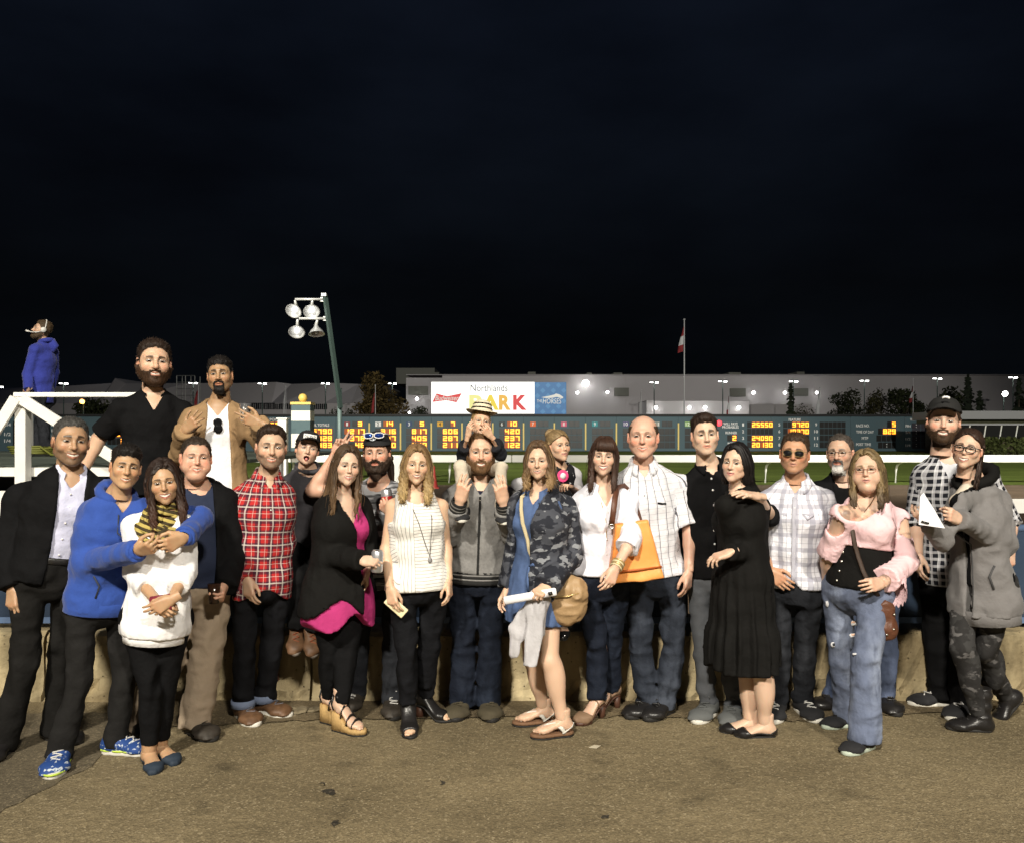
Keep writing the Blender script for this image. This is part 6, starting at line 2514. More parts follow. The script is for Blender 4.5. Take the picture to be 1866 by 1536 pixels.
  if opening:
   ws = np.array([q[0] for q in opening]) * s.L
   o = np.argsort(ws)
   uL = np.interp(W, ws[o], np.array([q[1] for q in opening])[o])
   uR = np.interp(W, ws[o], np.array([q[2] for q in opening])[o])
   f.cut(np.minimum(np.minimum(U - uL, uR - U), V - vmin), .006)
  Vx, Q = f.mesh()
  s.last = f
  fu = s.fuv(Vx)
  col = color(s, Vx, fu) if color else None
  return s.kid(name, Vx, Q, m, col, fu, parent, label=label)

 def legs_garment(s, name, m, r=(.085, .062, .060), off=.010, top_w=.08, hem=.05, fold=(.0055, (11, 11, 9)), h=.0118, stack=.010, kn=.008, sides=(-1, 1), cuff=None, label=None, color=None):
  pts = [s.T(.2 * s.g, 0, top_w), s.T(-.2 * s.g, 0, top_w), s.T(0, .15, top_w), s.T(0, -.15, top_w)]
  for sd in sides:
   pts += [s.leg[sd][1], s.leg[sd][2]]
  f = Fld(*s.bounds(pts, .115 * s.k), h, .02)
  st = [(w, a, b) for w, a, b, *_ in s.st if w < top_w + .25]
  st[0] = (-.03, st[0][1] * .93, st[0][2] * .95)
  for a, b in zip(st[:-1], st[1:]):
   f.add(cone(s.T(0, 0, a[0]), s.T(0, 0, b[0]), (a[1] + off, a[2] + off), (b[1] + off, b[2] + off), s.lat), .02)
  U, V, W = s.grid_uvw(f)
  f.cut(W - top_w * s.L)
  for sd in sides:
   Hh, K, An, zf, toe, q = s.leg[sd]
   rr = [x * s.g for x in q.get('r', r)]
   hemz = q.get('hem', hem)
   lk = An - K
   e = An + nrm(lk) * (.085 * s.k + (An[2] - zf - .085 * s.k) - hemz) if 'pt' not in q else An
   g0 = Hh + s.lat * sd * .012 * s.g
   f.add(cone(g0, K, rr[0] * .94, rr[1]), .012)
   f.add(cone(K, e, rr[1], rr[2], cap1=True), .012)
   f.add(ell(g0 - s.fwd * .045 * s.g - s.up * .0, A(.085, .075, .095) * s.g), .03)
   toev = A(math.sin(toe), -math.cos(toe), 0)
   if rr[2] < .055:
    f.add(ell(K + lk * .33 - toev * .014, A(.9, .95, 2.3) * rr[1] * .93), .03)
  ends = [(s.leg[sd][2], s.leg[sd][1]) for sd in sides]

  def fn(P):
   q = P - s.base
   n = vnoise(q * np.array(fold[1]) + 2)
   cr = 1 - 2 * np.abs(vnoise(q * np.array(fold[1]) * 1.7 + 9))
   o = fold[0] * (n * 1.1 + 1.0 * cr)
   for An, K in ends:
    dz = np.clip(1 - np.abs(P[:, 2] - An[2] - .03) / .16, 0, 1)
    near = np.exp(-(((P[:, :2] - An[:2]) ** 2).sum(1)) / .15 ** 2)
    o = o + stack * dz * near * vnoise(q * np.array((7, 7, 34)))
    dk = np.exp(-((P[:, 2] - K[2]) / .11) ** 2) * np.exp(-(((P[:, :2] - K[:2]) ** 2).sum(1)) / .15 ** 2)
    o = o + kn * dk * vnoise(q * np.array((9, 9, 26)) + 4)
   ct = np.exp(-((P[:, 2] - s.pel[2] + .04) / .10) ** 2)
   o = o + .006 * ct * vnoise(q * np.array((14, 14, 22)) + 8)
   return -o
  f.displace(fn)
  Vx, Q = f.mesh()
  fu = np.stack([*s.uvw(Vx)], 1)
  col = color(s, Vx, fu) if color else None
  s.legf = f
  return s.kid(name, Vx, Q, m, col, fu, label=label)

 def shoes(s, kind, mats, sides=(-1, 1), size=None, label=None):
  """mats: dict part -> material."""
  parts, hh = shoe(kind)
  sk = np.asarray(s.sp['face']['skin']) * s.sp.get('bodytone', 1.0)
  for sd in sides:
   Hh, K, An, zf, toe, q = s.leg[sd]
   L = size or s.sp.get('foot', (.93 if s.fem else 1.08)) * s.k
   f = A(math.sin(toe), -math.cos(toe), 0)
   pt = q.get('pitch', 0)
   up = A(0, 0, 1)
   if pt:
    p_ = math.radians(pt)
    f, up = f * math.cos(p_) + up * math.sin(p_), up * math.cos(p_) - f * math.sin(p_)
   x = np.cross(f, up)
   M = np.stack([x, f, up], 1) * L
   o = A(An[0], An[1], zf) + (f * .0)
   if pt:
    o = An - up * .085 * L
   ids = {}
   for nme, V, Q, par in parts:
    Vw, Qw = place(V, Q, M, o)
    if nme == 'skin':
     s.skin_parts.append((Vw, Qw, sk[None] * (1 + .05 * vnoise(V * 40)[:, None])))
     continue
    mm = mats.get(nme, mats['upper'])
    if par is None:
     n2 = 'shoe' if kind not in ('wedge', 'birk') else 'sandal'
     if kind in ('boot', 'bootie'):
      n2 = 'boot'
     if nme in ('wedge_sole',):
      n2 = 'wedge_sole'
     ids[nme] = s.kid(n2, Vw, Qw, mm, label=None)
    else:
     s.kid(nme, Vw, Qw, mm, parent=ids.get(par))

 # ---- trim
 def front(s, f, u, w):
  """Outermost front point of field f at across u, height w."""
  o = s.T(u, 0, w)
  t = f.march(o, s.fwd, .34)
  return o + s.fwd * ((t if t is not None else .12) + .002)

 def strip(s, name, pts, wd, th, m, n=4, parent=None, flat=.35, r=None):
  V, Q = tube_np(pts, wd if r is None else r, 8, flat)
  return s.kid(name, V, Q, m, parent=parent)

 def buttons(s, f, u, ws, m, r=.0055, parent=None):
  for w in ws:
   p = s.front(f, u, w)
   V, Q = tube_np([p - s.fwd * .002, p + s.fwd * .002], r, 8)
   s.kid('button', V, Q, m, parent=parent)

 def ring(s, name, c, ax, prof, m, n=28, parent=None, squash=None, col=None):
  """Band around an axis: prof = (along, radius); squash = (direction, factor)."""
  ax = nrm(ax)
  a = nrm(np.cross(ax, A(0, 1, .2)))
  b = np.cross(ax, a)
  th = np.linspace(0, 2 * np.pi, n, endpoint=False)
  V = np.concatenate([c + ax * t + (a * np.cos(th)[:, None] + b * np.sin(th)[:, None]) * r for t, r in prof])
  m_ = len(prof)
  Q = np.array([(i * n + k, i * n + (k + 1) % n, (i + 1) * n + (k + 1) % n, (i + 1) * n + k) for i in range(m_ - 1) for k in range(n)])
  if squash is not None:
   d, fa = nrm(squash[0]), squash[1]
   q = V - c
   V = V - d * ((q @ d) * (1 - fa))[:, None]
  return s.kid(name, V, Q, m, col, parent=parent)

 def collar(s, m, r=.064, hgt=.035, drop=.045, tip=.03, gap=24, name='collar', parent=None, lift=0.0, fwd=.006, spread=.030):
  c = s.neck + s.up * lift + s.fwd * fwd
  n = 36
  rows = []
  k = s.k
  for i in range(n + 1):
   ph = math.radians(gap) + (2 * math.pi - 2 * math.radians(gap)) * i / n
   e = max(0, math.cos(ph)) ** 2
   d = s.lat * math.sin(ph) * 1.0 + s.fwd * math.cos(ph) * .92
   t = -.022 * math.cos(ph) - .012 * e
   rr = r * (1 + .10 * e)
   dr = drop * (1 + tip / drop * e)
   rows.append([c + (d * (rr - .004) + s.up * (t - .03)) * k, c + (d * rr + s.up * (t + hgt * (1 - .25 * e))) * k, c + (d * (rr + .006) + s.up * (t + hgt * (1 - .25 * e) + .002)) * k,
  c + (d * (rr + spread * .7) + s.up * (t + hgt - dr * .7)) * k, c + (d * (rr + spread * (1 + .4 * e)) + s.up * (t + hgt - dr)) * k, c + (d * (rr + spread - .008) + s.up * (t + hgt - dr - .004)) * k])
  V = np.array(rows).reshape(-1, 3)
  Q = np.array([(i * 6 + j, (i + 1) * 6 + j, (i + 1) * 6 + j + 1, i * 6 + j + 1) for i in range(n) for j in range(5)])
  fu = s.fuv(V, False)
  return s.kid(name, V, Q[:, ::-1], m, fuv=fu, parent=parent)

 def tubes(s, name, lst, m, parent=None, col=None):
  V, Q, _ = merge([(*tube_np(p, r, 6, fl), (0, 0, 0)) for p, r, fl in lst])
  return s.kid(name, V, Q, m, parent=parent)

 # ---- head wear
 def cap(s, m, back=False, brim_m=None, tilt=0.0, top_off=.016):
  f = s.hf
  X, Y, Z = f.grid()
  y = -Y if back else Y
  line = .060 + .20 * y * .6 + tilt * X
  off = np.full(f.d.shape, top_off, np.float32) + .012 * np.clip((Z - .08) / .05, 0, 1) * np.clip(1 + Y * 0, 0, 1) + 0 * X
  d = smax(f.d - off, line - Z + 0 * f.d, .006)
  d = np.where(np.abs(X) + 0 * d > .104, .05, d)
  V, Q = nets(d.astype(np.float32), f.lo, f.h)
  i = s.hkid('cap', V, Q, m)
  g = Fld((-.1, -.2, -.02), (.1, .22, .16), .005)
  sg = -1 if back else 1
  z0 = .060 + .12 * .09 + .010
  g.add(ell((0, sg * .095, z0), (.078, .085, .010)))
  GX, GY, GZ = g.grid()
  curve = -.9 * GX ** 2 * 5 + tilt * GX - .10 * (sg * GY - .09)
  g = Fld((-.1, -.2, -.04), (.1, .22, .16), .005)
  q = np.sqrt((g.ax[0][:, None, None] / .078) ** 2 + ((g.ax[1][None, :, None] - sg * .095) / .085) ** 2)
  dd = np.maximum((q - 1) * .078, np.abs(g.ax[2][None, None, :] - z0 - curve) - .0045)
  dd = np.maximum(dd, .06 - sg * g.ax[1][None, :, None])
  V, Q = nets(dd.astype(np.float32), g.lo, g.h)
  s.hkid('brim', V, Q, brim_m or m, parent=i)
  return i

 def glasses(s, m, lens=None, w=.021, hgt=.014, y=.098, z=.002, thick=.0022, name='glasses', shape=3.0, droop=0.0, sunny=False):
  fw = s.h.get('fw', 1)
  parts = []
  th = np.linspace(0, 2 * np.pi, 29)
  for sd in (-1, 1):
   cx = sd * .0325 * fw
   px = np.sign(np.cos(th)) * np.abs(np.cos(th)) ** (2 / shape) * w
   pz = np.sign(np.sin(th)) * np.abs(np.sin(th)) ** (2 / shape) * hgt - droop * (np.abs(px) / w) * (np.sin(th) < 0)
   P = np.stack([cx + px, y - .010 * ((cx + px) / .05) ** 2, z + pz], 1)
   parts.append((*tube_np(P, thick, 6), (0, 0, 0)))
   ex = sd * (.0325 * fw + w)
   parts.append((*tube_np([(ex, y - .012, z + hgt * .55), (sd * .074 * fw, y - .030, z + hgt * .6), (sd * .081 * fw, .0, z + .008), (sd * .080 * fw, -.02, z - .004)], thick * .9, 6), (0, 0, 0)))
  parts.append((*tube_np([(-.0325 * fw + w, y - .003, z + hgt * .45), (0, y + .004, z + hgt * .6), (.0325 * fw - w, y - .003, z + hgt * .45)], thick, 6), (0, 0, 0)))
  V, Q, _ = merge(parts)
  i = s.hkid(name, V, Q, m)
  if lens:
   for sd in (-1, 1):
    cx = sd * .0325 * fw
    px = np.sign(np.cos(th[:-1])) * np.abs(np.cos(th[:-1])) ** (2 / shape) * w * .98
    pz = np.sign(np.sin(th[:-1])) * np.abs(np.sin(th[:-1])) ** (2 / shape) * hgt * .98 - droop * (np.abs(px) / w) * (np.sin(th[:-1]) < 0)
    P0 = np.stack([cx + px, y + .0008 - .010 * ((cx + px) / .05) ** 2, z + pz], 1)
    P1 = P0 - (0, .002, 0)
    V = np.concatenate([P0, P1, [[cx, y + .0022, z]], [[cx, y - .001, z]]])
    n = len(P0)
    k = np.arange(n)
    q = np.stack([k, (k + 1) % n, (k + 1) % n + n, k + n], 1)
    t = np.concatenate([np.stack([k, np.full(n, 2 * n), (k + 1) % n], 1), np.stack([k + n, (k + 1) % n + n, np.full(n, 2 * n + 1)], 1)])
    s.hkid('lens', V, [q, t], lens, parent=i)
  return i

 # ---- finish
 def knit(s, V, Q, C):
  """Joins the limbs, hands and head to the trunk along the bones (inside the clothes), so that the body is one connected mesh."""
  n = [len(p[0]) for p in s.skin_parts]
  off = np.concatenate([[0], np.cumsum(n)])
  newV, tri, quad = [], [], []
  base = len(V)
  for i in range(1, len(n)):
   P = s.skin_parts[i][0]
   c = P.mean(0)
   best, path = 9, None
   cand = [[s.hC - s.hM[:, 2] * .15, s.neck]]
   for sd in (-1, 1):
    S_, E_, W_ = s.arm[sd][:3]
    cand.append([W_, E_, S_, s.neck - s.up * .05])
   for sd in s.leg:
    Hh, K, An = s.leg[sd][:3]
    cand.append([An, K, Hh, s.T(0, 0, .3), s.neck - s.up * .05])
   for q in cand:
    dd = min(np.linalg.norm(P - a, axis=1).min() for a in q[:-1])
    if dd < best:
     best, path = dd, q
   if path is None:
    continue
   a = off[i] + int(np.argmin(((P - path[0]) ** 2).sum(1)))
   P0 = s.skin_parts[0][0]
   b = int(np.argmin(((P0 - path[-1]) ** 2).sum(1)))
   k0 = base + len(newV)
   for q in path:
    newV += [q, q + A(.002, 0, .002)]
   m = len(path)
   tri.append((a, k0, k0 + 1))
   for j in range(m - 1):
    quad.append((k0 + 2 * j, k0 + 2 * j + 2, k0 + 2 * j + 3, k0 + 2 * j + 1))
   tri.append((k0 + 2 * m - 2, b, k0 + 2 * m - 1))
  if not newV:
   return V, Q, C
  sk = np.asarray(s.sp['face']['skin'])
  return np.concatenate([V, np.array(newV)]), Q + [np.array(tri), np.array(quad)], np.concatenate([C, np.tile(sk, (len(newV), 1))])

 def finish(s, label, group='people posing for the group photo', cat='person'):
  V, Q, C = merge(s.skin_parts)
  V, Q, C = s.knit(V, Q, C)
  me = raw_mesh('person', V - s.base, Q, m_skin, C)
  root = link_mesh('person', me, None, tuple(s.base))
  tag(root, label, cat, group)
  made = []
  for name, cme, par, lab, kind in s.children:
   o = link_mesh(name, cme, root if par is None else made[par])
   if lab:
    o['label'] = lab
   if kind:
    o['kind'] = kind
   made.append(o)
  s.root = root
  return root

def thing_mesh(name, V, Q, m, label, cat, group=None, loc=None, col=None, smooth=True, fuv=None):
 loc = np.asarray(loc if loc is not None else V.mean(0) * (1, 1, 0) + (0, 0, V[:, 2].min()), float)
 o = link_mesh(name, raw_mesh(name, V - loc, Q, m, col, fuv, smooth), None, tuple(loc))
 return tag(o, label, cat, group)

def sub_mesh(name, V, Q, m, root, parent=None, col=None, smooth=True):
 return link_mesh(name, raw_mesh(name, V - np.array(root.location), Q, m, col, None, smooth), parent or root)
# ================================================================ CLOTH MATERIALS
def cloth(name, col, rough=.85, **k):
 k.setdefault('bump', .004)
 k.setdefault('bscale', 42)
 k.setdefault('var', .10)
 k.setdefault('vscale', 14)
 k.setdefault('spec', .2)
 k.setdefault('bump2', (.045, 4.5, (1, 1, .6), 1))
 return mat(name, col, rough, **k)

BLK = (.012, .012, .013)
c_black = cloth('black_cotton', (.0062, .0062, .0068), spec=.08)
c_black2 = cloth('soft_black_knit', (.0075, .0072, .0068), spec=.10)
c_charc = cloth('charcoal_trouser', (.0095, .009, .0085), spec=.1)
c_navy = cloth('navy_tee', (.020, .027, .055))
c_lav = cloth('lavender_shirt', (.56, .57, .72))
c_white = cloth('white_knit', (.80, .79, .80), var=.04)
c_whites = cloth('white_shirt_cloth', (.80, .80, .88), var=.05, bump=.006, bscale=26)
c_hood = cloth('royal_blue_fleece', (.026, .066, .29), sheen=.15)
c_hood2 = cloth('deep_blue_fleece', (.040, .055, .33), sheen=.15)
c_khaki = cloth('khaki_twill', (.30, .235, .17), bump=.007, bscale=22)
c_tanj = cloth('tan_suede', (.29, .185, .095), rough=.8, var=.16, vscale=9)
c_pink = cloth('magenta_jersey', (.42, .035, .16))
c_rose = cloth('pale_pink_jersey', (.80, .55, .58), var=.05)
c_greyz = cloth('heather_grey_jersey', (.20, .195, .19), var=.16, vscale=60)
c_ltgrey = cloth('light_grey_knit', (.46, .45, .47), var=.08)
c_coat = cloth('grey_fleece_coat', (.165, .158, .158), var=.08, sheen=.1)
c_char2 = cloth('dark_grey_tee', (.050, .048, .055))
c_dkjean = cloth('black_denim', (.0075, .0078, .0095), spec=.1, bump=.006, bscale=30)
c_dress = cloth('washed_blue_chambray', (.072, .115, .235), var=.18, vscale=18)
c_greyp = cloth('slate_grey_chino', (.085, .09, .10))
c_belt = mat('black_leather', (.012, .011, .010), .4, spec=.5, bump=.002, bscale=90)
c_brleather = mat('brown_leather', (.10, .038, .020), .45, spec=.4, bump=.003, bscale=60, var=.2, vscale=20)
c_rib = mat('black_rib', (.012, .012, .012), .9, bump=.003, bscale=200)
c_button = mat('pearl_button', (.75, .73, .70), .3)
c_metal = mat('polished_metal', (.6, .58, .52), .25, .9)
c_gold = mat('gold_tone_metal', (.62, .45, .20), .3, .6)

def denim(name, dark, light, fade=.5):
 if name in _M:
  return _M[name]
 dark, light = tuple(x * .62 for x in dark), tuple(x * .72 for x in light)
 mat(name, dark, .85, bump=.004, bscale=60, spec=.15, bump2=(.045, 5.0, (1, 1, 1.5), 1))
 return noise_mask_mat(name, dark, [(3.2, .42, .75, light, (1.2, 1.2, .5)), (34, .45, .8, tuple(x * .75 for x in dark), (1, 1, .4))], .85, bump=.006, bscale=30)

d_navy = denim('indigo_denim', (.014, .019, .034), (.026, .036, .060))
d_mid = denim('worn_navy_denim', (.030, .037, .054), (.095, .11, .145))
d_grey = denim('grey_blue_denim', (.022, .024, .030), (.050, .054, .064))
d_light = denim('light_blue_denim', (.20, .24, .36), (.44, .50, .64))
d_blue = denim('plain_blue_denim', (.11, .145, .25), (.17, .21, .33))
RED, NAVY, CREAM = (.42, .022, .022), (.014, .014, .03), (.62, .56, .50)
c_plaid = mat('red_tartan_flannel', RED, .85, spec=.2, bump=.004, bscale=40, bump2=(.040, 4.5, (1, 1, .6), 1), layers=[
  (0, .074, 0, .44, NAVY, .70), (1, .074, 0, .44, NAVY, .70), (0, .074, .79, .10, CREAM, .62), (1, .074, .79, .10, CREAM, .62), (0, .074, .25, .045, CREAM, .5), (1, .074, .25, .045, CREAM, .5)])
c_check = mat('black_white_check', (.013, .014, .020), .85, spec=.2, bump=.004, bscale=40, bump2=(.040, 4.5, (1, 1, .6), 1), layers=[
  (0, .042, 0, .30, (.62, .62, .66), .55), (1, .042, 0, .30, (.62, .62, .66), .55), (0, .042, .1, .12, (.8, .8, .82), .6), (1, .042, .1, .10, (.8, .8, .82), .4)])
c_wplaid = mat('white_grey_plaid', (.74, .74, .80), .8, spec=.2, bump=.006, bscale=28, bump2=(.040, 4.5, (1, 1, .6), 1), layers=[
  (0, .085, 0, .34, (.28, .28, .35), .66), (1, .085, .3, .30, (.28, .28, .35), .58), (0, .085, .44, .06, (.15, .15, .2), .45), (1, .085, .72, .05, (.15, .15, .2), .4)])
c_window = mat('white_windowpane', (.66, .66, .70), .8, spec=.2, bump=.006, bscale=30, bump2=(.040, 4.5, (1, 1, .6), 1), layers=[
  (1, .034, 0, .10, (.33, .33, .38), .55), (0, .050, 0, .075, (.03, .03, .05), .90), (0, .050, .13, .05, (.3, .3, .36), .5)])
BK = (.02, .02, .025)
c_stripe = mat('white_pinstripe_jersey', (.78, .76, .72), .85, spec=.2, bump=.004, bscale=40, bump2=(.040, 4.5, (1, 1, .6), 1), layers=[
  (1, .0190, 0, .17, BK, .62, (0, 'GREATER_THAN', -.035)), (0, .0190, 0, .17, BK, .62, (0, 'LESS_THAN', -.035))])
c_brush = noise_mask_mat('brushed_grey_jersey', (.11, .11, .115), [(9, .50, .56, (.50, .50, .52), (.55, .55, 3.2)), (13, .60, .64, (.02, .02, .022), (.5, .5, 4.5))], .85, bump=.004)
c_camo = noise_mask_mat('dark_camouflage_cotton', (.020, .022, .030), [(15, .50, .53, (.060, .064, .078), (1, 1, 1.5)), (19, .575, .60, (.22, .23, .25), (.75, .75, 1.5))], .85, bump=.005, bscale=30)
c_camo2 = noise_mask_mat('faded_camouflage_jersey', (.022, .021, .021), [(13, .50, .54, (.038, .037, .037), (1, 1, 1.3)), (17, .60, .65, (.11, .105, .105), (.8, .8, 1.4))], .85, bump=.003)
c_dots = noise_mask_mat('black_spotted_cotton', (.012, .012, .014), [(55, .64, .66, (.7, .7, .7), (1, 1, 1))], .85)
c_scarf = mat('striped_scarf_knit', (.42, .33, .10), .9, spec=.15, bump=.005, bscale=40, bump2=(.040, 4.5, (1, 1, .6), 1), layers=[(2, .030, 0, .5, (.03, .022, .015), .95)])
# shoe materials
s_black = mat('black_shoe_leather', (.013, .012, .012), .35, spec=.5, bump=.002, bscale=60)
s_blackc = mat('black_canvas', (.015, .015, .017), .85, bump=.002, bscale=150)
s_sole = mat('dark_rubber', (.015, .014, .013), .7)
s_white = mat('white_rubber', (.62, .60, .54), .6, var=.12, vscale=30)
s_lace = mat('white_lace', (.55, .54, .52), .8)
s_blue = noise_mask_mat('blue_runner_mesh', (.020, .055, .20), [(60, .58, .62, (.45, .5, .55), (1, .25, 1))], .6)
s_lime = mat('lime_rubber', (.45, .58, .08), .5)
s_brown = mat('brown_sneaker_leather', (.115, .060, .030), .55, var=.3, vscale=30, bump=.002, bscale=60)
s_dkbr = mat('dark_brown_hiker', (.032, .026, .020), .65, var=.3, vscale=30, bump=.003, bscale=50)
s_olive = mat('olive_suede', (.055, .045, .026), .85, var=.2, vscale=20)
s_cork = mat('cork_wedge', (.44, .285, .115), .75, var=.12, vscale=70, bump=.002, bscale=90)
s_tan = mat('taupe_suede', (.20, .125, .075), .7, var=.1, vscale=20)
s_grey = mat('grey_canvas', (.10, .105, .105), .85, bump=.002, bscale=150)
s_navyf = mat('navy_flat_suede', (.017, .028, .045), .75)
s_silver = mat('white_sandal_leather', (.62, .60, .55), .45)
s_footbed = mat('brown_cork_footbed', (.16, .085, .045), .8, var=.2, vscale=60)
s_mint = mat('pale_mint_rubber', (.42, .48, .40), .6)
s_heelwood = mat('stacked_heel', (.07, .030, .018), .5)
g_black = mat('black_acetate', (.010, .009, .009), .2, spec=.6)
g_lens = mat('dark_mirror_lens', (.008, .008, .009), .10, spec=.35)
g_blue = mat('blue_mirror_lens', (.02, .06, .30), .08, .6)
g_wire = mat('bronze_wire', (.12, .07, .04), .35, .7)

FAIR, PINK, TAN_, BRN, FIL, OLV = (.60, .385, .262), (.60, .350, .245), (.47, .29, .18), (.285, .160, .085), (.43, .262, .150), (.40, .245, .145)
H_BLK, H_DKB, H_BRN, H_LBR, H_BLO, H_GRY = (.010, .008, .007), (.022, .013, .008), (.045, .026, .014), (.085, .050, .024), (.26, .165, .070), (.16, .15, .14)

def face(skin, hair, **k):
 return dict(skin=skin, hair=hair, **k)

# ================================================================ PEOPLE
# --- man with headset on the platform (seen from behind)
p = Person(dict(D=11.6, z0=DZ, neck=(81, 627), hip=(75, 724), yaw=-125, head=(76, 583, 618), hrot=(-80, 14, 0),
  face=face(FAIR, (.075, .050, .028), beard='full', beardlen=.009, top=.020),
  ar=((50, 684, -.20), (52, 710, -.30), (44, 716, -.25), 'in', 'pocket'),
  ll=dict(k=(72, 775), a=(68, 829), toe=-125), lr=dict(k=(80, 775), a=(82, 829), toe=-110)))
p.build_skin(chest=False); p.build_hands(); p.build_head()
p.top('hoodie', c_hood2, off=.020, hem=-.10, fold=(.006, (8, 8, 7)))
ht = [p.neck + p.lat * .085 * math.sin(a) + p.fwd * (.075 * math.cos(a) - .03) + p.up * (.015 - .02 * math.cos(a)) for a in np.linspace(0, 2 * np.pi, 15)]
p.tubes('hood', [(ht, .030, .9), ([p.neck - p.fwd * .09 + p.up * .03, p.neck - p.fwd * .135 - p.up * .05, p.neck - p.fwd * .13 - p.up * .12], [.05, .07, .02], .6)], c_hood2)
p.legs_garment('jeans', d_grey, r=(.092, .068, .066))
p.shoes('sneaker', dict(upper=s_blackc, sole=s_sole))
band = [(.096 * math.sin(a), -.018 + 0 * a, .035 + .112 * math.cos(a)) for a in np.linspace(-1.75, 1.75, 15)]
V, Q, _ = merge([(*tube_np(band, .007, 6), (0, 0, 0)), (*tube_np([(-.074, -.004, -.002), (-.104, -.004, -.002)], .034, 12), (0, 0, 0)), (*tube_np([(.074, -.004, -.002), (.104, -.004, -.002)], .034, 12), (0, 0, 0)),
  (*tube_np([(.098, .0, -.02), (.088, .06, -.055), (.060, .12, -.070), (.03, .155, -.066)], .006, 6), (0, 0, 0)), (*tube_np([(.036, .140, -.066), (.015, .175, -.064)], .013, 8), (0, 0, 0))])
p.hkid('headset', V, Q, mat('white_headset_plastic', (.75, .74, .70), .4))
p.finish('person in a royal blue hoodie with white headset, back turned on the raised platform', group='people by the track')

# --- man in black jacket and lavender shirt, far end
p = Person(dict(D=4.78, neck=(128, 866), hip=(92, 1048), yaw=8, head=(129, 757, 845), hrot=(10, 0, 4), g=1.06, shw=.19,
  face=face(OLV, (.045, .043, .040), stubble=.72, smile=.95, teeth=.8, top=.010, side=.004, browcol=H_BLK, brow=1.3, hairline=.088, recede=.012, fw=1.0),
  sl=(38, 908, .02), sr=(190, 898, .06),
  al=((14, 1000, -.02), (22, 1072, -.12), (22, 1112, -.14), 'hang', 'relax'), ar=((215, 990, .10), (205, 1060, .10), (200, 1095, .08), 'hang', 'relax'),
  ll=dict(k=(46, 1208), a=(8, 1372), toe=-25), lr=dict(k=(112, 1200), a=(100, 1347), toe=40)))
p.build_skin(chest=True); p.build_hands(sides=(-1,)); p.build_head()
p.legs_garment('trousers', c_charc, r=(.088, .066, .064), hem=.035, stack=.006, top_w=.20, off=.014)
i = p.top('shirt', c_lav, off=.006, sleeve=0, hem=.17, neck=('v', .86, .8), fold=(.004, (10, 10, 6)))
f_sh = p.last
p.collar(c_lav, r=.066, gap=26, parent=i)
p.buttons(f_sh, .0, (.25, .4, .55, .7, .82), c_button, parent=i)
j = p.top('jacket', c_black, off=.026, hem=-.04, neck=('crew', .012), opening=[(1.1, -.07, .075), (.85, -.060, .068), (.5, -.050, .080), (.2, -.045, .085), (-.3, -.06, .11)], vmin=-.02, fold=(.007, (8, 8, 6)))
p.collar(c_black, r=.082, gap=58, drop=.055, tip=.02, parent=j, lift=-.012)
b = [p.front(p.legf, u, .185) + p.fwd * .004 for u in np.linspace(-.12, .12, 10)]
p.strip('belt', b, .019, 0, c_belt, flat=.3)
p.shoes('dress', dict(upper=s_black, sole=s_sole))
p.finish('person with short grey hair in black zip jacket over lavender shirt, hand hanging loose')

# --- man in royal blue hoodie hugging the woman in white
p = Person(dict(D=4.66, neck=(212, 910), hip=(184, 1098), yaw=22, head=(229, 808, 887, -.06), hrot=(6, 0, 8),
  face=face((.45, .275, .155), H_BLK, smile=.55, teeth=.35, top=.020, hairline=.072, brow=1.2, fw=.98, quiff=.006, eyeopen=.85),
  sl=(168, 935, -.02), sr=(262, 930, .0),
  al=((160, 1022, -.12), (250, 1004, -.34), (292, 992, -.40), 'back', 'grip'), ar=((365, 945, -.06), (336, 978, -.30), (296, 998, -.38), 'back', 'grip'),
  ll=dict(k=(146, 1238), a=(110, 1393), toe=-8), lr=dict(k=(226, 1232), a=(212, 1371), toe=62)))
p.build_skin(chest=True); p.build_hands(); p.build_head()
p.legs_garment('trousers', cloth('charcoal_wool', (.0130, .0125, .0122), spec=.1), r=(.080, .060, .058), hem=.04, stack=.012)
i = p.top('hoodie', c_hood, off=.018, hem=-.06, neck=('v', .86, .6), fold=(.0065, (8, 8, 7)))
f_h = p.last
p.ring('hem_band', p.T(0, 0, -.02), p.up, [(-.035, .178), (-.03, .186), (.03, .184), (.035, .178)], c_hood, parent=i, squash=(p.fwd, .76))
hd = [p.neck + p.lat * .088 * math.sin(a) + p.fwd * (.080 * math.cos(a) - .005) + p.up * (.010 - .035 * math.cos(a)) for a in np.linspace(.35, 2 * np.pi - .35, 15)]
p.tubes('hood', [(hd, [.020] + [.028] * 5 + [.036] * 3 + [.028] * 5 + [.020], .9)], c_hood, parent=i)
for u in (-.022, .026):
 p.strip('drawstring', [p.front(f_h, u * 1.3, w) + p.fwd * .004 for w in (.86, .78, .70, .62, .56)], .0035, 0, mat('dark_cord', (.03, .035, .05), .8), flat=1, )
for sd in (-1, 1):
 W, E = p.arm[sd][2], p.arm[sd][1]
 p.ring('cuff', W, W - E, [(-.045, .044), (-.04, .047), (.012, .041), (.014, .034)], c_hood, parent=i)
pk = [p.front(f_h, u, w) + p.fwd * .003 for u, w in ((-.11, .30), (-.075, .21), (-.085, .10))]
p.strip('pocket_edge', pk, .005, 0, mat('dark_cord', (.03, .035, .05), .8), flat=.8)
p.shoes('runner', dict(upper=s_blue, sole=s_white, stripe=s_lime, lace=s_lace))
p.finish('person in a royal blue hoodie hugging the small woman in white from behind')

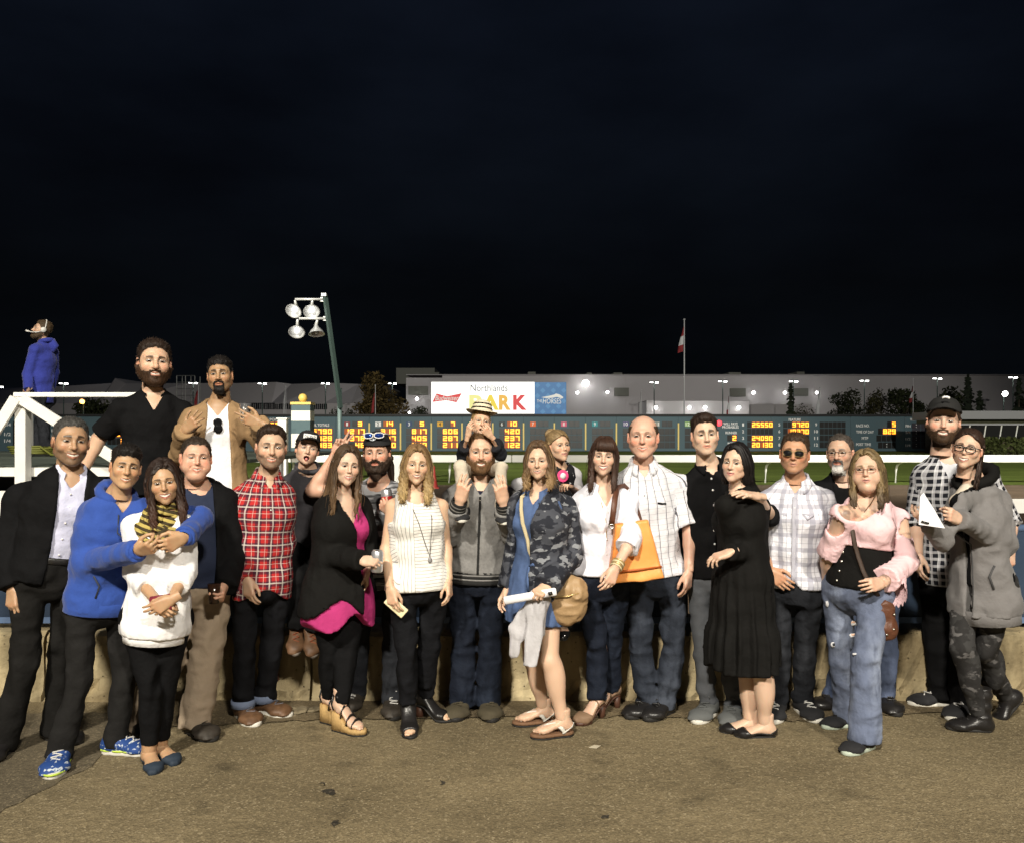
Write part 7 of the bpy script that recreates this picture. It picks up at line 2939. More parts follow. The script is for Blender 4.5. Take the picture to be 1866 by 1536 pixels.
# --- small woman in white top and striped scarf
p = Person(dict(D=4.52, neck=(300, 935), hip=(285, 1118), yaw=-4, fem=True, head=(299, 836, 914, -.05), hrot=(-2, -2, -7), g=1.0, sc=.97,
  face=face(FIL, (.020, .011, .008), hs='long', len=.27, part=.012, wave=.004, tip=(.060, .024, .012), smile=1.0, teeth=1.0, lip=(.45, .14, .11), fw=1.04, makeup=.7, pmin=36, seed=3, fwd=.7, vol=1.1, brow=.9),
  sl=(243, 957, -.02), sr=(340, 957, -.02),
  al=((243, 1042, -.02), (286, 1096, -.20), (308, 1118, -.26), 'back', 'grip'), ar=((341, 1040, -.04), (312, 1092, -.24), (284, 1108, -.27), 'back', 'relax'),
  ll=dict(k=(276, 1258), a=(272, 1392), toe=14, hem=.11), lr=dict(k=(300, 1252), a=(293, 1380), toe=32, hem=.11)))
p.build_skin(chest=True, bare=1, legs={-1: 0, 1: 0}); p.build_hands(); p.build_head()
p.legs_garment('leggings', c_black, r=(.088, .060, .044), off=.002, stack=.002, kn=.004, fold=(.002, (11, 11, 9)))
i = p.top('blouse', c_white, off=.009, sleeve=1.55, hem=-.20, neck=('crew', .02), fold=(.006, (15, 15, 3)), stations=[(-.24, .142, .118), (-.10, .150, .124), (.1, .140, .114), (.40, .120, .098), (.66, .130, .102), (.84, .108, .078)], wr=.010, slr=(.038, .034, .031))
p.ring('hem_band', p.T(0, 0, -.215), p.up, [(-.03, .142), (-.028, .150), (.024, .156), (.03, .148)], c_white, parent=i, squash=(p.fwd, .80))
th = np.linspace(0, 2 * np.pi, 25)
lst = []
for q in range(7):
 r0, z0 = .062 + .010 * q, .035 - .020 * q
 lst.append(([p.neck + p.lat * (r0 * math.sin(a)) * 1.0 + p.fwd * (r0 * .92 * math.cos(a) + .010 + .004 * q) + p.up * (z0 - (.018 + .008 * q) * math.cos(a) + .008 * math.sin(3 * a + q * 2)) for a in th], .0155, .9))
V, Q, _ = merge([(*tube_np(a, r, 8, fl), (0, 0, 0)) for a, r, fl in lst])
fz = np.repeat(np.arange(7), len(V) // 7 + 1)[:len(V)]
p.kid('scarf', V, Q, c_scarf, fuv=np.stack([V[:, 0], V[:, 1], (V - p.neck) @ p.up + .25 * ((V - p.neck) @ p.lat)], 1))
p.strip('scarf_tail', [p.neck + p.fwd * .12 - p.up * .07 + p.lat * .02, p.neck + p.fwd * .135 - p.up * .12 - p.lat * .012, p.neck + p.fwd * .128 - p.up * .16 - p.lat * .05], .016, 0, c_scarf, flat=.4)
p.shoes('flat', dict(upper=s_navyf, sole=s_sole, bow=s_navyf))
p.finish('person with long dark hair in white blouse, black leggings and striped scarf')
w4 = p.hand_pt(1, .01, .05, -.035)
V, Q = tube_np([w4 + A(-.055, 0, -.012), w4 + A(-.05, 0, -.012), w4 + A(.05, -.01, .004), w4 + A(.055, -.01, .004)], [.02, .040, .040, .02], 10, .42)
thing_mesh('wallet', V, Q, mat('dark_red_wallet', (.22, .025, .045), .5), 'dark red zip wallet held low by the woman in the white blouse', 'wallet', loc=w4)

# --- very tall bearded man in black polo (stands on the wall)
p = Person(dict(D=5.98, z0=.44, neck=(279, 722), hip=(274, 880), yaw=4, head=(281, 616, 699), hrot=(5, 0, 2), g=1.05, shw=.188, sc=1.04,
  face=face(FAIR, (.022, .013, .009), beard='full', beardlen=.0065, smile=.9, teeth=.6, top=.016, side=.007, hairline=.088, beardcol=(.040, .020, .010), brow=1.2, fw=1.0),
  al=((180, 800, -.05), (146, 868, -.35), (138, 890, -.42), 'down', 'relax'), ar=((352, 822, -.02), (354, 890, -.08), (352, 925, -.10), 'hang', 'relax'),
  ll=dict(k=(262, 1010), a=(256, 1137), toe=-10), lr=dict(k=(296, 1010), a=(300, 1137), toe=10)))
p.build_skin(chest=True, bare=1); p.build_hands(); p.build_head()
p.legs_garment('trousers', c_black, r=(.095, .07, .07))
i = p.top('polo_shirt', c_black, off=.014, sleeve=.80, hem=-.12, neck=('v', .80, .55), fold=(.007, (7, 7, 6)), wr=.016)
p.collar(c_black, r=.072, gap=34, drop=.048, tip=.018, parent=i, lift=-.012)
p.shoes('sneaker', dict(upper=s_blackc, sole=s_sole))
p.finish('person with full brown beard in black polo shirt, standing on the wall')

# --- man in tan suede jacket making hand signs (stands on the wall)
p = Person(dict(D=5.95, z0=.44, neck=(398, 740), hip=(400, 893), yaw=-3, head=(401, 648, 715), hrot=(-8, 2, -3), sc=1.0, shw=.170, g=.94,
  face=face((.40, .245, .135), H_BLK, beard='goatee', beardlen=.007, smile=.25, stubble=.45, top=.018, rough=.008, hairline=.074, brow=1.4, fw=.98),
  al=((328, 830, -.06), (336, 784, -.27), (378, 748, -.31), 'away', 'spread'), ar=((480, 808, -.06), (474, 772, -.27), (428, 756, -.31), 'away', 'spread'),
  ll=dict(k=(388, 1015), a=(384, 1137), toe=-10), lr=dict(k=(416, 1015), a=(420, 1137), toe=10)))
p.build_skin(chest=True); p.build_hands(); p.build_head()
p.legs_garment('jeans', c_dkjean, r=(.09, .066, .064))
i = p.top('tee_shirt', cloth('bright_white_tee', (.82, .82, .85), var=.03), off=.006, sleeve=0, hem=-.04, neck=('v', .84, .7), fold=(.004, (9, 9, 5)))
f_t = p.last
p.top('jacket', c_tanj, off=.026, hem=-.10, neck=('crew', .012), opening=[(1.1, -.06, .06), (.85, -.065, .065), (.5, -.085, .080), (-.3, -.10, .085)], vmin=-.02, fold=(.008, (8, 8, 6)))
j = len(p.children) - 1
p.collar(c_tanj, r=.080, gap=62, drop=.035, tip=.01, hgt=.030, parent=j, lift=-.012)
W, E = p.arm[-1][2], p.arm[-1][1]
p.ring('bracelet', W * .93 + E * .07, W - E, [(-.008, .030), (0, .034), (.008, .030)], mat('white_band', (.8, .8, .8), .5))
gl = [p.front(f_t, .0, .80) + p.fwd * .012, p.front(f_t, .004, .70) + p.fwd * .012]
for q, c_ in enumerate((gl[0] * .75 + gl[1] * .25, gl[0] * .05 + gl[1] * .95)):
 V, Q = tube_np([c_ - p.fwd * .008, c_ - p.fwd * .006, c_ + p.fwd * .006, c_ + p.fwd * .008], [.02, .029, .029, .018], 14)
 p.kid('lens', V, Q, g_lens)
p.strip('sunglasses_bridge', [gl[0] + p.up * .01, gl[0] * .5 + gl[1] * .5 + p.lat * .012, gl[1]], .004, 0, mat('rose_metal', (.5, .12, .25), .3, .5), flat=1)
p.shoes('sneaker', dict(upper=s_blackc, sole=s_sole))
p.finish('person with goatee in tan suede jacket, both hands making finger signs')
cp = P3(447, 752, 5.72)
V, Q = tube_np([cp + A(0, 0, -.055), cp + A(0, 0, -.054), cp + A(0, 0, .0), cp + A(0, 0, .06), cp + A(0, 0, .0605), cp + A(0, 0, .0)], [.001, .028, .033, .039, .037, .031], 18)
thing_mesh('plastic_cup', V, Q, mat('clear_plastic', (.9, .9, .9), .08, trans=.92, spec=.6), 'clear plastic cup held behind the fingers of the man in the suede jacket', 'cup', loc=cp - A(0, 0, .055))

# --- heavy man in navy tee, black jacket and khakis
p = Person(dict(D=5.12, neck=(361, 888), hip=(356, 1066), yaw=6, head=(357, 793, 868, -.08), hrot=(6, 0, 3), g=1.12, shw=.195, belly=(.28, .055, .150),
  face=face(PINK, (.030, .021, .015), smile=.8, teeth=.4, top=.007, side=.0035, hairline=.088, recede=.018, fat=.006, fw=1.05, blush=.9, brow=.8, hairh=0, eyeopen=.75),
  sl=(316, 915, .0), sr=(408, 918, .02),
  al=((300, 1010, .06), (305, 1070, .0), (308, 1100, -.04), 'hang', 'relax'), ar=((424, 1010, .02), (410, 1068, -.16), (404, 1088, -.24), 'in', 'hold'),
  ll=dict(k=(312, 1196), a=(256, 1330), toe=20), lr=dict(k=(376, 1196), a=(356, 1336), toe=30)))
p.build_skin(chest=True); p.build_hands(); p.build_head()
p.legs_garment('trousers', c_khaki, r=(.094, .080, .080), hem=.03, stack=.016, kn=.012, fold=(.008, (9, 9, 12)))
i = p.top('tee_shirt', c_navy, off=.008, sleeve=0, hem=.0, neck=('crew', .006), fold=(.005, (8, 8, 6)))
j = p.top('jacket', c_black, off=.030, hem=-.08, neck=('crew', .014), opening=[(1.1, -.10, .07), (.85, -.12, .075), (.5, -.15, .090), (-.3, -.16, .085)], vmin=-.03, fold=(.008, (8, 8, 6)))
p.collar(c_black, r=.088, gap=70, drop=.05, tip=.012, parent=j, lift=-.012)
p.shoes('hiker', dict(upper=s_dkbr, sole=s_sole, lace=s_dkbr))
p.finish('person with shaved head in navy tee, black jacket and khaki cargo trousers')
cc = p.hand_pt(1, .012, .085, -.045)
V, Q = tube_np([cc + A(0, 0, -.055), cc + A(0, 0, -.054), cc + A(0, 0, .055), cc + A(0, 0, .0555), cc + A(0, 0, -.04)], [.001, .026, .036, .033, .024], 16)
thing_mesh('drink_cup', V, Q, mat('dark_cola_cup', (.03, .014, .008), .15, spec=.6), 'dark drink cup in the hand of the man in khaki trousers', 'cup', loc=cc - A(0, 0, .055))

# --- man in red tartan shirt
p = Person(dict(D=5.24, neck=(487, 873), hip=(478, 1060), yaw=12, head=(494, 773, 851, -.05), hrot=(4, 0, 3), g=.98, shw=.178,
  face=face((.56, .365, .25), (.028, .017, .011), smile=.5, teeth=.2, top=.018, side=.003, quiff=.012, hairline=.088, recede=.010, brow=1.1, stubble=.78, browcol=(.03,.018,.012)),
  sl=(440, 905, .0), sr=(516, 902, .06),
  al=((428, 990, .02), (450, 1055, -.14), (456, 1092, -.16), 'hang', 'relax'), ar=((522, 985, .14), (506, 1040, .14), (500, 1066, .12), 'hang', 'relax'),
  ll=dict(k=(446, 1194), a=(444, 1308), toe=22), lr=dict(k=(492, 1190), a=(482, 1298), toe=48)))
p.build_skin(chest=True); p.build_hands(sides=(-1,)); p.build_head()
p.legs_garment('jeans', c_dkjean, r=(.084, .064, .060), hem=.085, stack=.014)
for sd in (-1, 1):
 An = p.leg[sd][2]
 p.ring('turn_up', An + A(0, -.012, .012), A(0, 0, 1), [(-.022, .066), (-.022, .072), (.022, .071), (.022, .066)], mat('pale_denim_turn_up', (.16, .20, .30), .85))
i = p.top('shirt', c_plaid, off=.012, hem=-.10, neck=('v', .88, .55), fold=(.006, (9, 9, 6)), hemf=lambda U, V, W: .9 * np.clip(np.abs(U) - .03, 0, .1) * 0 + .035 * np.cos(U * 20))
f_p = p.last
p.collar(c_plaid, r=.066, gap=20, drop=.045, tip=.028, parent=i)
p.buttons(f_p, .0, (.10, .25, .4, .55, .7), c_button, r=.0045, parent=i)
W, E = p.arm[-1][2], p.arm[-1][1]
p.shoes('sneaker', dict(upper=s_brown, sole=s_white, lace=mat('grey_lace', (.12, .12, .14), .8)))
p.finish('person with dark quiff and trimmed beard in a red tartan shirt')

# --- boy in white-panel cap sitting on the fence
p = Person(dict(D=5.74, neck=(561, 855), hip=(556, 986), yaw=4, sc=.80, head=(560, 782, 846, -.06), hrot=(4, 6, 10), hairh=.03, shw=.185, g=.92, z0=0, base=(-1.33, 5.74, 1.1),
  face=face((.60, .395, .285), H_DKB, child=True, smile=.2, open=.014, tongue=True, fem=True, top=.010, side=.010, brow=1.1, blush=.5, eyeopen=1.0, gaze=(.2, 1, .35)),
  sl=(522, 884, .0), sr=(598, 876, .05),
  al=((512, 950, .04), (525, 1005, -.06), (530, 1025, -.10), 'down', 'relax'), ar=((606, 935, .06), (584, 985, -.06), (572, 1010, -.10), 'down', 'relax'),
  ll=dict(k=(545, 1050, -.36), pt=(540, 1143, -.34), toe=-2, pitch=-34, r=(.095, .080, .076)), lr=dict(k=(582, 1052, -.36), pt=(568, 1146, -.36), toe=8, pitch=-36, r=(.095, .080, .076))))
p.build_skin(chest=True); p.build_hands(); p.build_head()
p.legs_garment('trousers', c_black, hem=.03, stack=.008)
p.top('tee_shirt', c_char2, off=.014, sleeve=2.0, hem=-.06, neck=('crew', .008), fold=(.006, (9, 9, 7)), label=None)
hd = [p.neck + p.lat * .075 * math.sin(a) + p.fwd * (.072 * math.cos(a) + .005) + p.up * (.0 - .03 * math.cos(a)) for a in np.linspace(0, 2 * np.pi, 17)]
p.tubes('hood', [(hd, .015, .8)], c_char2)
ci = p.cap(mat('black_cap_cotton', (.012, .012, .013), .85), tilt=.10, top_off=.018)
tm, co, lo, hi = text_mesh('CALI SKATE', .01, 0, g_black)
V = np.array([((x - .048), 0, z) for x in np.linspace(0, .096, 13) for z in (.072, .108)])
V[:, 1] = .094 * np.sqrt(np.maximum(.1, 1 - (V[:, 0] / .098) ** 2)) + .004 - .25 * (V[:, 2] - .072)
Q = np.array([(2 * a, 2 * a + 2, 2 * a + 3, 2 * a + 1) for a in range(12)])
pi_ = p.hkid('cap_panel', V + (0, .006, 0), Q, mat('white_cap_panel', (.75, .74, .71), .8), parent=ci)
c = np.empty((len(co), 3))
c[:, 0] = .041 - (co[:, 0] - lo[0]) / (hi[0] - lo[0]) * .082
c[:, 0] = -c[:, 0]
c[:, 2] = .080 + (co[:, 1] - lo[1]) / (hi[1] - lo[1]) * .020
c[:, 1] = .094 * np.sqrt(np.maximum(.1, 1 - (c[:, 0] / .098) ** 2)) + .0112 - .25 * (c[:, 2] - .072) + (co[:, 2] - lo[2]) * .02
polys = [list(q.vertices) for q in tm.polygons]
me = bpy.data.meshes.new('lettering')
me.from_pydata([tuple(v) for v in (place(c, [], p.hM, p.hC)[0] - p.base)], [], polys)
me.materials.append(g_black)
p.children.append(('lettering', me, ci, None, None))
p.shoes('sneaker', dict(upper=s_brown, sole=mat('grey_brown_rubber', (.13, .11, .09), .7), lace=mat('rust_lace', (.25, .07, .03), .8)), size=.86)
p.finish('boy with tongue out in lettered cap, sitting on the fence')
# --- woman in black cardigan over magenta top
p = Person(dict(D=5.12, neck=(622, 905), hip=(618, 1068), yaw=34, fem=True, head=(632, 811, 880, -.06), hrot=(12, -2, 6), g=1.0, shw=.15, bust=.066,
  face=face((.60, .41, .30), (.050, .030, .016), hs='long', len=.33, part=.0, wave=.003, tip=(.13, .075, .035), smile=.7, teeth=.35, lip=(.48, .17, .15), makeup=.6, pmin=44, seed=5, fwd=.22, bias=.35, hairline=.078, vol=.9, fw=1.0),
  sl=(594, 927, .02), sr=(654, 925, .06),
  al=((600, 1012, -.10), (660, 1020, -.28), (690, 1022, -.30), (.3, .6, -.7), 'hold'), ar=((676, 1000, .10), (668, 1040, -.02), (664, 1060, -.04), 'in', 'relax'),
  ll=dict(k=(602, 1192), a=(600, 1316), toe=50, h=.075, hem=.155), lr=dict(k=(632, 1192), a=(622, 1331), toe=50, h=.075, hem=.155)))
p.build_skin(chest=True, bare=0, legs={-1: 0, 1: 0}, low=.4); p.build_hands(); p.build_head()
p.legs_garment('leggings', c_black, r=(.098, .062, .044), off=.004, stack=.002, kn=.004, fold=(.002, (11, 11, 9)))
SK = [(-.40, .215, .170), (-.22, .200, .160), (-.10, .180, .140), (.05, .166, .124), (.38, .128, .098), (.66, .136, .106), (.84, .112, .080)]
i = p.top('top', c_pink, off=.010, sleeve=0, hem=-.34, neck=('v', .66, .55), stations=SK, fold=(.0035, (17, 17, 2.5)), hemf=lambda U, V, W: .05 * np.sin(U * 21 + 1.5))
j = p.top('cardigan', c_black2, off=.028, sleeve=2.0, hem=-.20, neck=('crew', .020), stations=[(a, b + .004, c + .004) for a, b, c in SK], opening=[(1.1, -.07, .08), (.86, -.06, .085), (.6, .01, .10), (.3, .045, .125), (.0, .055, .17), (-.4, .03, .24)], vmin=-.04, fold=(.006, (12, 12, 4)), hemf=lambda U, V, W: -.06 * np.sin(U * 17))
p.shoes('wedge', dict(upper=s_black, wedge_sole=s_cork, sole=s_sole))
p.finish('person with long brown hair in black cardigan over magenta top and cork wedges')
cc = p.hand_pt(-1, .012, .085, -.038)
mc = mat('silver_beer_can', (.55, .56, .58), .3, .7)

def can(c, axis, h_, r, lab, stripe=None):
 ax = nrm(axis)
 prof = [(-h_ / 2, .001), (-h_ / 2, r * .75), (-h_ / 2 + .006, r), (h_ / 2 - .010, r), (h_ / 2 - .002, r * .82), (h_ / 2, r * .80), (h_ / 2 - .003, r * .74), (h_ / 2 - .003, .001)]
 mb = MB().lathe(tuple(c), tuple(ax), prof, 20)
 o = mb.build('drink_can', mc, smooth=True, loc=tuple(c - ax * h_ / 2))
 tag(o, lab, 'can', 'drink cans in hands')
 if stripe:
  MB().lathe(tuple(c), tuple(ax), [(-.03, r + .0006), (.02, r + .0006)], 20).build('printed_band', stripe, o, smooth=True)
 MB().lathe(tuple(c + ax * (h_ / 2 - .002)), tuple(ax), [(0, .010), (.002, .010), (.003, .001)], 10).build('pull_tab', c_metal, o)
 return o

can(cc + A(0, 0, .012), (.05, -.05, 1), .122, .033, 'silver drink can in the hand of the woman in the black cardigan')

# --- bearded man in black backwards cap, hand sign raised
p = Person(dict(D=5.5, neck=(691, 882), hip=(692, 1052), yaw=-8, head=(687, 789, 858, -.06), hrot=(-10, 2, -2), g=1.03, shw=.185,
  face=face((.57, .335, .235), (.030, .017, .011), beard='full', beardlen=.013, longbeard=.04, smile=.35, top=.012, side=.008, blush=1.0, brow=1.1, hairline=.08, beardcol=(.028, .017, .011)),
  sl=(640, 905, .06), sr=(737, 905, .0),
  al=((570, 893, .08), (612, 826, .10), (630, 790, .10), 'cam', 'peace'), ar=((748, 985, .0), (716, 938, -.22), (690, 908, -.28), (.2, .9, .2), 'hold'),
  ll=dict(k=(652, 1180), a=(648, 1283), toe=-14), lr=dict(k=(716, 1180), a=(715, 1294), toe=4)))
p.build_skin(chest=True, bare=1); p.build_hands(); p.build_head()
p.legs_garment('jeans', d_grey, r=(.086, .066, .062), stack=.014)
p.top('tee_shirt', c_brush, off=.014, sleeve=.62, hem=-.10, neck=('crew', .010), fold=(.007, (8, 8, 7)), wr=.014)
t = [p.hp(.055, -.075, -.02), p.hp(.07, -.085, -.08), p.hp(.075, -.075, -.14), p.hp(.085, -.06, -.185)]
t2 = [p.hp(-.055, -.075, -.02), p.hp(-.068, -.085, -.08), p.hp(-.07, -.08, -.14)]
p.tubes('hair_ends', [(t, [.022, .024, .022, .010], .8), (t2, [.022, .022, .012], .8), ([a + p.fwd * .01 + p.lat * .008 for a in t], [.02, .02, .016, .006], .8)], m_hair_s)
V0 = p.children[-1][1]
cat_ = V0.attributes.new('Col', 'FLOAT_COLOR', 'POINT')
cat_.data.foreach_set('color', np.tile(np.array((.026, .015, .010, 1), np.float32), len(V0.vertices)))
ci = p.cap(mat('black_cap_twill', (.010, .010, .011), .85), back=True, tilt=-.05, top_off=.018)
q = [(-.028, .0, .094), (-.018, .004, .108), (-.008, .006, .096), (.004, .006, .112), (.012, .005, .098), (.004, .005, .088), (-.012, .004, .084)]
lo_ = []
for a, b_ in ((0, 1), (1, 2), (2, 3), (3, 4), (4, 5), (5, 6), (6, 0), (2, 5)):
 lo_.append(([(x, .094 - .30 * (z - .072) + .0085, z) for x, _y, z in (q[a], q[b_])], .004, 1))
V, Q, _ = merge([(*tube_np(np.array(P_), r_2, 5), (0, 0, 0)) for P_, r_2, f_2 in lo_])
p.hkid('cap_emblem', V, Q, mat('pale_cap_embroidery', (.5, .55, .6), .8), parent=ci)
p.glasses(mat('white_sunglass_frame', (.7, .68, .64), .35), g_blue, w=.029, hgt=.017, y=.108, z=.116, thick=.0038, shape=2.6)
p.shoes('hiker', dict(upper=s_dkbr, sole=s_sole, lace=s_lace))
p.finish('person with dark beard in a backwards black cap and streaky grey shirt')
can(p.hand_pt(1, .012, .085, -.040) + A(0, 0, .01), (-.1, -.05, 1), .122, .033, 'silver and red drink can held by the man in the backwards cap', mat('red_can_print', (.5, .03, .03), .4))

# --- blonde woman in white pinstriped sleeveless top
p = Person(dict(D=5.08, neck=(757, 898), hip=(762, 1062), yaw=12, fem=True, head=(759, 810, 877, -.05), hrot=(4, -2, 3), g=.98,
  face=face((.60, .395, .265), (.150, .088, .038), hs='long', len=.25, part=-.004, wave=.011, wfreq=70, tip=(.40, .28, .125), tipz=(-.02, -.18), smile=.65, teeth=.55, lip=(.46, .20, .16), pmin=38, seed=7, fwd=.75, vol=1.35, hairline=.078, iris=(.05, .055, .04)),
  sl=(716, 922, .0), sr=(804, 922, .04),
  al=((704, 1002, -.02), (711, 1072, -.14), (717, 1104, -.16), (.5, .85, 0), 'relax'), ar=((812, 1000, .06), (818, 1058, -.02), (819, 1085, -.05), 'hang', 'relax'),
  ll=dict(k=(742, 1192), a=(744, 1328), toe=6, h=.066, hem=.155), lr=dict(k=(780, 1188), a=(776, 1308), toe=60, h=.066, hem=.15)))
p.build_skin(chest=True, bare=1, low=.35); p.build_hands(); p.build_head()
p.legs_garment('jeans', c_dkjean, r=(.092, .062, .048), off=.006, stack=.008)
p.top('sleeveless_top', c_stripe, off=.014, sleeve=0, hem=-.06, neck=('crew', .018), fold=(.006, (9, 9, 5)), stations=[(-.2, .168, .126), (.0, .164, .122), (.38, .134, .102), (.64, .136, .104), (.76, .122, .094), (.93, .085, .066)], extra=lambda s, f, U, V, W: f.cut(np.minimum(np.abs(U) - .128 + .10 * np.clip(W / s.L - .78, -.2, .2), W - .66 * s.L), .006))
f_w = p.last
n1 = [p.front(f_w, u, w) + p.fwd * .007 for u, w in ((-.055, .93), (-.04, .80), (-.015, .66), (.012, .5), (.034, .36), (.045, .30))]
n2 = [p.front(f_w, u, w) + p.fwd * .007 for u, w in ((.045, .30), (.050, .42), (.056, .56), (.060, .72), (.058, .93))]
pn = p.strip('necklace', n1 + n2[1:], .0018, 0, mat('dark_chain', (.06, .05, .05), .4, .6), flat=1)
V, Q = tube_np([n1[-1] + p.up * .004, n1[-1] - p.up * .006, n1[-1] - p.up * .024, n1[-1] - p.up * .032], [.003, .010, .013, .004], 10)
p.kid('pendant', V, Q, mat('grey_pendant', (.25, .24, .24), .4), parent=pn)
p.shoes('bootie', dict(upper=s_black, sole=s_sole, heel=s_heelwood))
p.finish('person with wavy blonde hair in white pinstriped sleeveless top and black jeans')
ph = p.hand_pt(-1, -.006, .105, -.018)
W, M = p.hand_o[-1]
ax, ay = nrm(p.lat * .75 - A(0, 0, .65)), nrm(A(0, -1, 0))
R = [nrm(np.cross(ax, ay)), ax, ay]
g = Fld(ph - .10, ph + .10, .0035)
g.add(rbox(ph + ax * .012, (.032, .066, .0045), .006, R))
V, Q = g.mesh()
o = thing_mesh('mobile_phone', V, Q, mat('cream_phone_case', (.74, .66, .42), .4), 'cream cased mobile phone in the lowered hand of the blonde woman', 'phone', loc=ph)
g = Fld(ph - .10, ph + .10, .003)
g.add(rbox(ph + ax * .056 + R[0] * .012 - A(0, .0045, 0), (.011, .012, .003), .003, R))
V, Q = g.mesh()
sub_mesh('camera_bump', V, Q, g_black, o)

# --- man in grey zip jacket carrying the child
p = Person(dict(D=5.42, neck=(876, 878), hip=(870, 1050), yaw=0, head=(876, 783, 857, -.06), hrot=(2, -3, 1), g=1.02, shw=.178,
  face=face((.60, .385, .27), (.115, .062, .028), beard='full', beardlen=.006, smile=.9, teeth=.9, top=.007, side=.003, hairline=.100, recede=.020, blush=.9, brow=.8, beardcol=(.125, .068, .032), stubble=.3, hairh=.004, scalp=.5),
  sl=(829, 908, .0), sr=(923, 908, .0),
  al=((816, 976, -.14), (838, 912, -.33), (845, 884, -.36), (.25, .9, .1), 'relax'), ar=((934, 976, -.14), (917, 914, -.33), (912, 888, -.36), (-.25, .9, .1), 'relax'),
  ll=dict(k=(846, 1172), a=(842, 1296), toe=-12), lr=dict(k=(892, 1172), a=(890, 1297), toe=6)))
p.build_skin(chest=True); p.build_hands(); p.build_head()
p.legs_garment('jeans', d_navy, r=(.090, .074, .076), hem=.045, stack=.010, kn=.012)
p.top('tee_shirt', cloth('navy_tee_dark', (.012, .013, .030)), off=.006, sleeve=0, hem=.3, neck=('crew', .002), fold=None)
i = p.top('jacket', c_greyz, off=.020, hem=.05, sleeve=1.80, neck=('v', .84, .62), fold=(.006, (8, 8, 6)), wr=.012)
f_j = p.last
zp = p.strip('zip', [p.front(f_j, 0, w) + p.fwd * .004 for w in np.linspace(.83, .06, 22)], .0070, 0, c_rib, flat=.5, )
lp = p.front(f_j, 0, .80)
p.ring('zip_pull', lp + p.fwd * .004, p.up, [(-.022, .003), (-.018, .005), (.0, .005), (.004, .003)], c_metal, parent=zp, n=8)
for z0, z1, mm in ((-.055, -.030, c_rib), (-.029, -.018, c_greyz), (-.017, -.004, c_rib), (-.003, .008, c_greyz), (.009, .024, c_rib)):
 p.ring('waist_band', p.T(0, 0, .035), p.up, [(z0, .180), (z0 + .001, .190), (z1 - .001, .191), (z1, .180)], mm, parent=i, squash=(p.fwd, .74))
for sd in (-1, 1):
 W, E = p.arm[sd][2], p.arm[sd][1]
 ax = nrm(E - W)
 for z0, z1, mm in ((-.004, .012, c_rib), (.012, .022, c_greyz), (.022, .036, c_rib), (.036, .046, c_greyz), (.046, .060, c_rib)):
  p.ring('cuff', W + ax * .004, ax, [(z0, .040), (z0 + .001, .047 + z0 * .08), (z1 - .001, .0475 + z1 * .08), (z1, .042)], mm, parent=i)
p.collar(c_greyz, r=.074, gap=38, drop=.012, tip=.01, hgt=.038, spread=.012, lift=-.015, parent=i)
p.shoes('hiker', dict(upper=s_olive, sole=s_sole, lace=s_olive))
p.finish('person with ginger beard in grey zip jacket carrying the child in the straw hat')

# --- child on his shoulders
p = Person(dict(D=5.50, neck=(876, 806, -.02), hip=(876, 856, .03), yaw=2, sc=.62, g=.58, head=(876, 738, 795, -.10), hrot=(10, 8, 8), hairh=.03, shw=.22, shdrop=.05, st=[(-.14, .160, .120), (.05, .160, .12), (.4, .155, .12), (.66, .150, .115), (.84, .130, .095)], base=(-.19, 5.5, 1.42),
  face=face(FAIR, H_BLO, child=True, smile=.6, open=.006, teeth=.6, fem=True, blush=.5, brow=.6, top=.006),
  sl=(848, 812, -.02), sr=(906, 812, -.02),
  al=((842, 830, -.12), (852, 794, -.24), (858, 768, -.26), (.6, .6, 0), 'relax'), ar=((912, 828, -.12), (894, 794, -.24), (878, 778, -.27), (-.1, .8, .3), 'grip'), hand=.92,
  ll=dict(k=(838, 850, -.28), pt=(846, 926, -.31), toe=-8, pitch=-8, r=(.135, .098, .075)), lr=dict(k=(914, 852, -.28), pt=(912, 930, -.31), toe=12, pitch=-8, r=(.135, .098, .075))))
p.build_skin(chest=True, bare=1); p.build_hands(); p.build_head()
p.legs_garment('trousers', cloth('beige_child_trousers', (.52, .46, .37)), hem=.03, stack=.006, off=.006)
p.top('jacket', cloth('black_child_jacket', (.012, .013, .017)), off=.016, sleeve=1.45, hem=-.10, neck=('crew', .006), fold=(.006, (12, 12, 10)), wr=.008)
prof = [(.180, .001), (.175, .045), (.156, .076), (.12, .092), (.082, .100), (.076, .106), (.070, .132), (.064, .150), (.060, .149), (.066, .130), (.070, .104), (.072, .09)]
mb = MB().lathe((0, -.015, 0), (0, 0, 1), [(a + .008, b * .9) for a, b in prof], 32)
V = np.array(mb.v)
V[:, 2] += .03 * (V[:, 0] / .17) ** 2 * (np.hypot(V[:, 0], V[:, 1] + .015) > .12) - .10 * V[:, 1] * (np.hypot(V[:, 0], V[:, 1] + .015) > .12) * .4
V[:, 1] = (V[:, 1] + .015) * 1.12 - .015
V[:, 2] += .016
hi = p.hkid('hat', V, np.array(mb.f), mat('pale_straw', (.66, .58, .42), .85, bump=.004, bscale=120))
for z0 in (.108, .145):
 mb = MB().lathe((0, -.015, 0), (0, 0, 1), [(z0 - .004, .093 - (z0 - .108) * .30), (z0 + .006, .093 - (z0 - .098) * .36)], 32)
 V = np.array(mb.v)
 V[:, 1] = (V[:, 1] + .015) * 1.12 - .015
 V[:, 2] += .016
 p.hkid('hat_band', V, np.array(mb.f), c_black, parent=hi)
p.shoes('sneaker', dict(upper=s_blackc, sole=s_white, lace=s_lace), size=.66)
p.finish('child in straw hat riding on the shoulders of the ginger bearded man')

